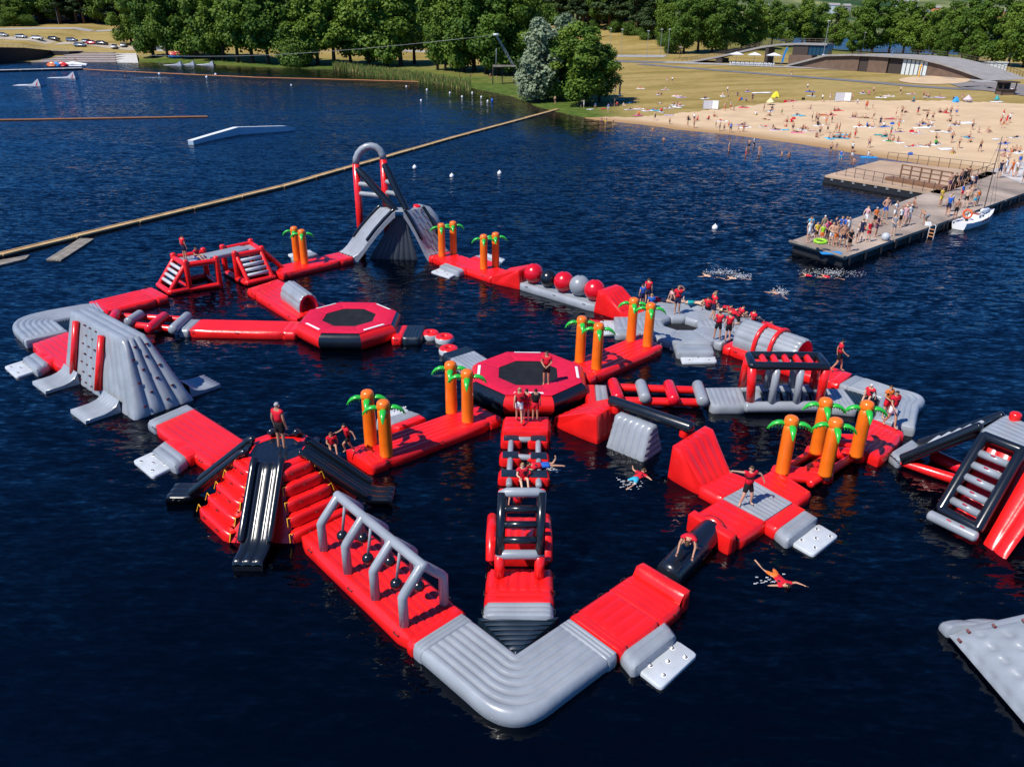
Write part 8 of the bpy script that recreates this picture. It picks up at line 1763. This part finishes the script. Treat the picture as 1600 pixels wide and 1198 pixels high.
# ---- on the beach and the lawn. s stand, w sit, l lie, k child, h hug knees
BEACH = '''927 155 s red navy;935 153 s navy navy;903 167 s . orange;908 168 s . black;912 169 s white white;930 168 w white black;950 176 s blue white;953 166 w blue navy;960 167 s . black;964 166 w red navy;974 167 w white white;988 160 w black red cyan;961 146 s . cyan;968 150 w rose white white;984 172 l . navy white;998 171 l . rose white;1011 174 l red orange white;1022 173 l . blue cyan;998 181 w orange orange pink;1033 176 w red navy white;1023 189 s . black;1030 163 l . white;1001 139 l . red white;1040 141 w white red white;1028 149 w . navy white;1034 149 w . black;1042 130 s red white;1050 130 s white black;1052 165 w . black white;1057 168 w . navy white;1045 170 l . white white;
1058 164 w . brown;1063 166 w . red white;1057 151 l . pink white;1064 153 l . plum lav;1100 155 w . navy white;1137 157 s . navy;1129 151 w . white white;1136 147 s white navy;1152 150 w navy black;1155 158 w orange orange;1167 144 w . navy lav;1175 160 s navy navy;1165 159 w blue black;1132 175 s . orange;1141 173 s white red;1146 174 k . khaki;1162 169 l black plum red;1193 175 s . black;1203 175 w . navy white;1180 181 w white yellow;1084 191 s white black;1084 201 s . navy;1075 189 w black black;1090 189 w red red;1074 199 k green orange;1107 188 w red navy;1115 183 w . red;1127 190 l . red white;1118 200 k black black;1124 206 s . black;1131 205 k . navy;1138 200 k . red;1141 208 s blue navy;1153 207 k . rose;1161 207 s . orange;1158 196 l . black lav;1164 200 l . navy white;1197 188 l . black;1195 199 l . red white;1207 203 w . white
1236 121 s brown white;1261 142 s white navy;1266 144 l . navy blue;1269 151 w black black white;1284 160 s white black;1296 158 s rose white;1331 160 s . brown;1339 164 k white blue;1238 159 l red red pink;1206 173 w black white;1203 182 w . brown;1221 180 k . green;1238 171 k . black;1266 171 w . rose;1244 181 w . navy cyan;1303 174 w . navy;1308 174 w . red red;1285 181 l . orange orange;1297 181 w . black red;1268 191 s . brown;1274 191 s . black;1277 193 s . navy;1290 196 s . orange;1299 193 s . black;1331 184 w . navy;1336 184 w . black rose;1345 185 l . khaki;1213 204 l black navy lav;1230 191 w . red;1236 192 w red red;1227 199 w . orange;1238 206 s . navy;1246 208 l . brown pink;1254 204 w . navy white;1257 202 w . orange;1268 206 l . rose white;1277 197 w black black white;1280 213 s . navy;1275 215 w . brown;1292 209 s . navy;1305 209 s . khaki;1310 209 s . orange;1295 217 w . pink cyan;1301 216 w . brown;1312 217 w . black cyan;1320 217 w . red cyan;1327 216 w . orange;1335 217 s . red;1341 199 w . red white
1348 147 w . navy white;1357 148 w pink red;1364 148 s . brown;1375 153 w lime black white;1389 151 l . white white;1406 148 s . black;1424 148 l . red white;1442 155 s red navy;1447 151 w pink navy;1452 153 w . navy white;1467 153 w . white lav;1353 172 s orange red;1363 170 k white black;1351 186 w . black;1357 186 l . black;1364 188 s . brown;1354 199 w blue navy;1363 200 w . navy white;1374 199 s navy navy;1380 199 w white black blue;1391 187 l . pink red;1399 184 s . red;1408 181 s . black;1413 177 w . navy;1407 190 w . yellow white;1403 203 s . orange;1405 207 l . navy lav;1391 213 s teal red;1382 214 w . black teal;1388 220 w . navy white;1395 222 w . orange green;1402 223 w . pink white;1433 181 s navy red;1447 189 s . black;1456 190 s . navy;1447 174 l navy navy;1435 198 w . brown;1440 195 w . navy blue;1449 199 w . black white;1455 197 w white grey;1433 209 l red white white;1462 216 w . black;1452 230 w . plum;1461 227 w green black white;1424 230 l . red white;1440 229 l . grey white;1357 232 s . plum
1467 177 w . navy;1478 177 w . red red;1484 182 s . navy;1493 182 s . blue;1485 191 w . black;1492 197 w . navy white;1498 197 w . brown;1518 204 s . navy;1528 208 w . white;1543 208 w . rose;1483 207 w . black white;1486 224 s . navy;1497 233 s . brown;1514 216 w . red cyan;1516 223 w . black;1530 238 s . navy;1566 201 s . orange;1562 196 s . red;1571 196 s red red;1566 186 s red white;1576 193 s white navy;1587 216 l black black white;1570 225 w . plum blue;1571 237 w white black lav;1580 239 w . orange;1586 237 w . black;1592 239 w . navy white;1568 246 w . rose;1576 248 w . white;1487 241 w . yellow;1463 206 l black brown white;1427 158 w teal white;1502 158 s . rose;1490 157 w navy navy;1454 118 s . black;1499 119 s white navy;1507 119 s . rose;1570 146 w red black;1580 144 w white blue
939 194 d . plum;946 194 d . yellow;958 195 k . navy;1046 195 k . black;1020 204 x . navy;1037 220 x . red;1139 236 d . orange;1170 232 d . black;1178 228 d white navy;1165 243 d . red;1186 243 d . rose;1221 242 x . orange;1233 244 x . red;1313 250 d blue cyan;1331 246 d . white;1298 236 d . navy;1306 236 k . rose;1334 253 x . white;1331 238 s white black;735 124 s . black;718 122 k . red;766 124 s . red;776 125 k . navy;867 163 s . black;103 95 s . navy;118 96 s . red;137 108 x . orange'''
land = [(920, 'by the tree clump'), (1000, 'left of first screen'), (1095, 'near the first screen'), (1125, 'right of first screen'), (1180, 'left of yellow tent'), (1215, 'below the yellow tent'), (1265, 'left of second screen'), (1315, 'below the second screen'), (1380, 'right of second screen'), (1440, 'behind the platform'), (1495, 'below the blue shelter'), (1560, 'near the dark booth')]
TOW = {}; thing_words = {}; tcount = 0
TW = dict(white='white', cyan='cyan', lav='lavender', pink='pink', red='red', orange='orange', rose='rose', blue='blue', teal='teal', green='green')
for it in BEACH.replace('\n', ';').split(';'):
 f = it.split()
 if len(f) < 5: continue
 x, y, code, tp_, bt = float(f[0]), float(f[1]), f[2], f[3], f[4]; tw = f[5] if len(f) > 5 else None
 p = T(x, y) if code not in 'dx' else G(x, y, 0)
 if code == 'd': p.z = -.38
 if code == 'x': p.z = -1.0
 if code in 's' and p.z <= .02: p.z = -.12
 tp_ = None if tp_ == '.' else tp_
 ps = {'s': prng.choice(('stand', 'stance', 'walk', 'clasp', 'shade')), 'k': prng.choice(('stand', 'walk', 'stance')), 'd': prng.choice(('stand', 'clasp', 'stance')), 'x': 'stance', 'w': prng.choice(('sit', 'hug', 'sit')), 'l': prng.choice(('lie', 'prone'))}[code]
 h = {'k': .70, 'x': .95}.get(code, prng.uniform(.93, 1.06)); dg = prng.uniform(0, 360) if code not in 'l' else prng.choice((80, 100, 260, 280, 60)) + prng.uniform(-15, 15)
 where = 'in the shallows' if code in 'dx' else ('on the shady grass' if x < 960 and y < 184 else ('on the lawn' if y < float(np.interp(x, [u[0] for u in upp], [u[1] for u in upp])) else 'on the sand'))
 if x < 900: where = 'on the far left bank'
 near = min(land, key=lambda q: abs(q[0] - x))[1] if x > 900 else ('among the stone steps' if x < 200 else 'near the reeds')
 verb = {'stand': 'standing', 'stance': 'standing', 'walk': 'walking', 'clasp': 'standing', 'shade': 'standing', 'sit': 'sitting', 'hug': 'sitting', 'lie': 'lying back', 'prone': 'lying prone'}[ps]
 if code == 'x': verb = 'neck deep'
 who = 'child' if code == 'k' else 'bather'; wear = ('in ' + tp_ + ' top') if tp_ else ('in ' + bt); wear = wear.replace('lav', 'lavender')
 if code == 'x': wear = ''
 label = ' '.join((who + ' ' + verb + ' ' + wear + ' ' + (('on ' + TW[tw] + ' towel ') if tw else '') + where + ' ' + near).split())
 if tw:
  c = V((p.x, p.y, p.z)); a = R(dg + (0 if code == 'l' else prng.uniform(-30, 30))); u = V((math.sin(a), -math.cos(a), 0)); n = V((-u.y, u.x, 0)); L, w = 1.05, .48; nm = 'towel'
  m = MB(); gx = 5; vs = []; c = c - u * (.15 if code != 'l' else 0) + (u * .35 if code == 'w' else V((0, 0, 0)))
  for i in range(gx + 1):
   for j in range(3): q = c + u * (L * (2 * i / gx - 1)) + n * (w * (j - 1)); vs.append((q.x, q.y, hz(q.x, q.y) + .075 + prng.uniform(0, .03)))
  m.add(vs + [(a_, b_, z_ - .05) for a_, b_, z_ in vs], [(i * 3 + j, i * 3 + j + 1, i * 3 + j + 4, i * 3 + j + 3) for i in range(gx) for j in range(2)] + [(i * 3, (i + 1) * 3, (i + 1) * 3 + 18, i * 3 + 18) for i in range(gx)] + [(i * 3 + 2, (i + 1) * 3 + 2, (i + 1) * 3 + 20, i * 3 + 20) for i in range(gx)])
  cc = {'white': 'white', 'lav': 'lav'}.get(tw, tw); tc = CLOTH[cc]; o = m.build('towel', [mat('towel ' + cc, tuple(min(.8, v * 1.0 + .04) for v in tc), .9, .1)], None, at=p.copy()); tag(o, TW[tw] + ' towel under a ' + verb.split()[0] + ' bather ' + where + ' ' + near, 'towel', 'towels on the beach')
  p.z += .09
 elif code in 'wl' : p.z += .05
 person(p, R(dg), ps, label, top=tp_, bot=bt, hair=prng.choice(('dark', 'brown', 'brown', 'fair', 'dark')), h=h, group='bathers on the beach' if code not in 'dx' else 'bathers in the shallow water')
c = G(1358, 246, .06); t = empty('air_bed', c, 'bright blue air bed in the shallows behind the platform', 'air bed'); m = MB(); m.slab(c + V((-1.0, -.35, 0)), c + V((1.0, -.35, 0)), c + V((1.0, .35, 0)), c + V((-1.0, .35, 0)), .12, .12, ribs=3, side=.06, z0=-.05); m.build('air_cushion', [LBL], t)
person(c + V((-.2, 0, .12)), R(80), 'sit', 'bather in white sitting on the blue air bed', top='white', bot='white', h=.95, group=None)
# blankets and bags left lying
for i, (x, y, cl, w, d) in enumerate(((1190, 146, 'white', 4.2, 1.0), (1440, 201, 'white', 2.6, .8), (1510, 193, 'white', 2.4, 1.3), (1513, 160.5, 'white', 1.5, .6), (1316, 212, 'cyan', 1.8, .8), (1372, 212, 'teal', 1.2, .5), (1420, 148, 'white', .9, .6), (1556, 219, 'white', .9, .5), (1045, 181, 'lav', 1.6, .6), (970, 157, 'cyan', 1.6, .6), (982, 162, 'cyan', 1.0, .6), (943, 171, 'red', .9, .5), (922, 172, 'white', 1.4, .5), (1478, 234, 'white', 2.0, .9), (1557, 160, 'white', 2.2, .8), (1253, 182, 'cyan', 1.1, .6), (1290, 186, 'white', .8, .5), (1227, 204, 'cyan', 1.2, .5))):
 p = T(x, y); m = MB(); n = 6; vs = []
 for a in range(n + 1):
  for b in range(4): q = p + V((w * (a / n - .5), d * (b / 3 - .5) * 1.6 + .12 * math.sin(a * 1.9 + i), 0)); vs.append((q.x, q.y, hz(q.x, q.y) + .08 + prng.uniform(0, .05)))
 m.add(vs, [(a * 4 + b, a * 4 + b + 1, a * 4 + b + 5, a * 4 + b + 4) for a in range(n) for b in range(3)]); o = m.build('blanket', [mat('towel ' + cl, CLOTH[cl], .9, .1)], None, at=p); tag(o, TW[cl] + ' blanket spread ' + ('on the lawn ' if y < 165 else 'on the sand ') + min(land, key=lambda q_: abs(q_[0] - x))[1], 'blanket', 'blankets spread on the beach'); o.modifiers.new('thick', 'SOLIDIFY').thickness = .03
for x, y, cl, lb in ((1394, 195, 'blue', 'bright blue cool bag on the sand'), (1422, 243, 'blue', 'small blue box on the wet sand behind the platform'), (1424, 207, 'red', 'red bag at the end of a white towel'), (1158, 156, 'blue', 'round blue bag beside the person in navy'), (1227, 160, 'red', 'red bag beside the red towel on the lawn'), (1240, 187, 'red', 'red bag among sunbathers left of the centre'), (1255, 156, 'black', 'black bag on the lawn near the sitting pair')):
 p = T(x, y); m = MB(); t = empty('bag', p, lb, 'bag', 'bags left on the beach'); m.hexa([p + V((-.3, -.2, 0)), p + V((.3, -.2, 0)), p + V((.3, .2, 0)), p + V((-.3, .2, 0))], [p + V((-.26, -.14, .38)), p + V((.26, -.14, .38)), p + V((.26, .14, .38)), p + V((-.26, .14, .38))]); m.build('bag_body', [cm(cl)], t); m = MB(); m.tube([p + V((-.15, 0, .37)), p + V((-.1, 0, .5)), p + V((.1, 0, .5)), p + V((.15, 0, .37))], .02, 5); m.build('handle', [MARK], t)
# ================================================================== labels that still coincide get their place in the row
ORD = 'first second third fourth fifth sixth seventh eighth ninth tenth eleventh twelfth thirteenth fourteenth'.split()
by = {}
for o in bpy.data.objects:
 if o.get('label') and o.parent is None and o.get('kind') is None: by.setdefault(o['label'], []).append(o)
for lb, os_ in by.items():
 if len(os_) < 2 or len(os_) > 14 or 'wood on the rise' in lb or len(lb.split()) > 15: continue
 os_.sort(key=lambda o: o.location.x / max(1, o.location.y))
 for i, o in enumerate(os_): o['label'] = ORD[i] + (' from left, ' if len(lb.split()) < 14 else ' ') + lb
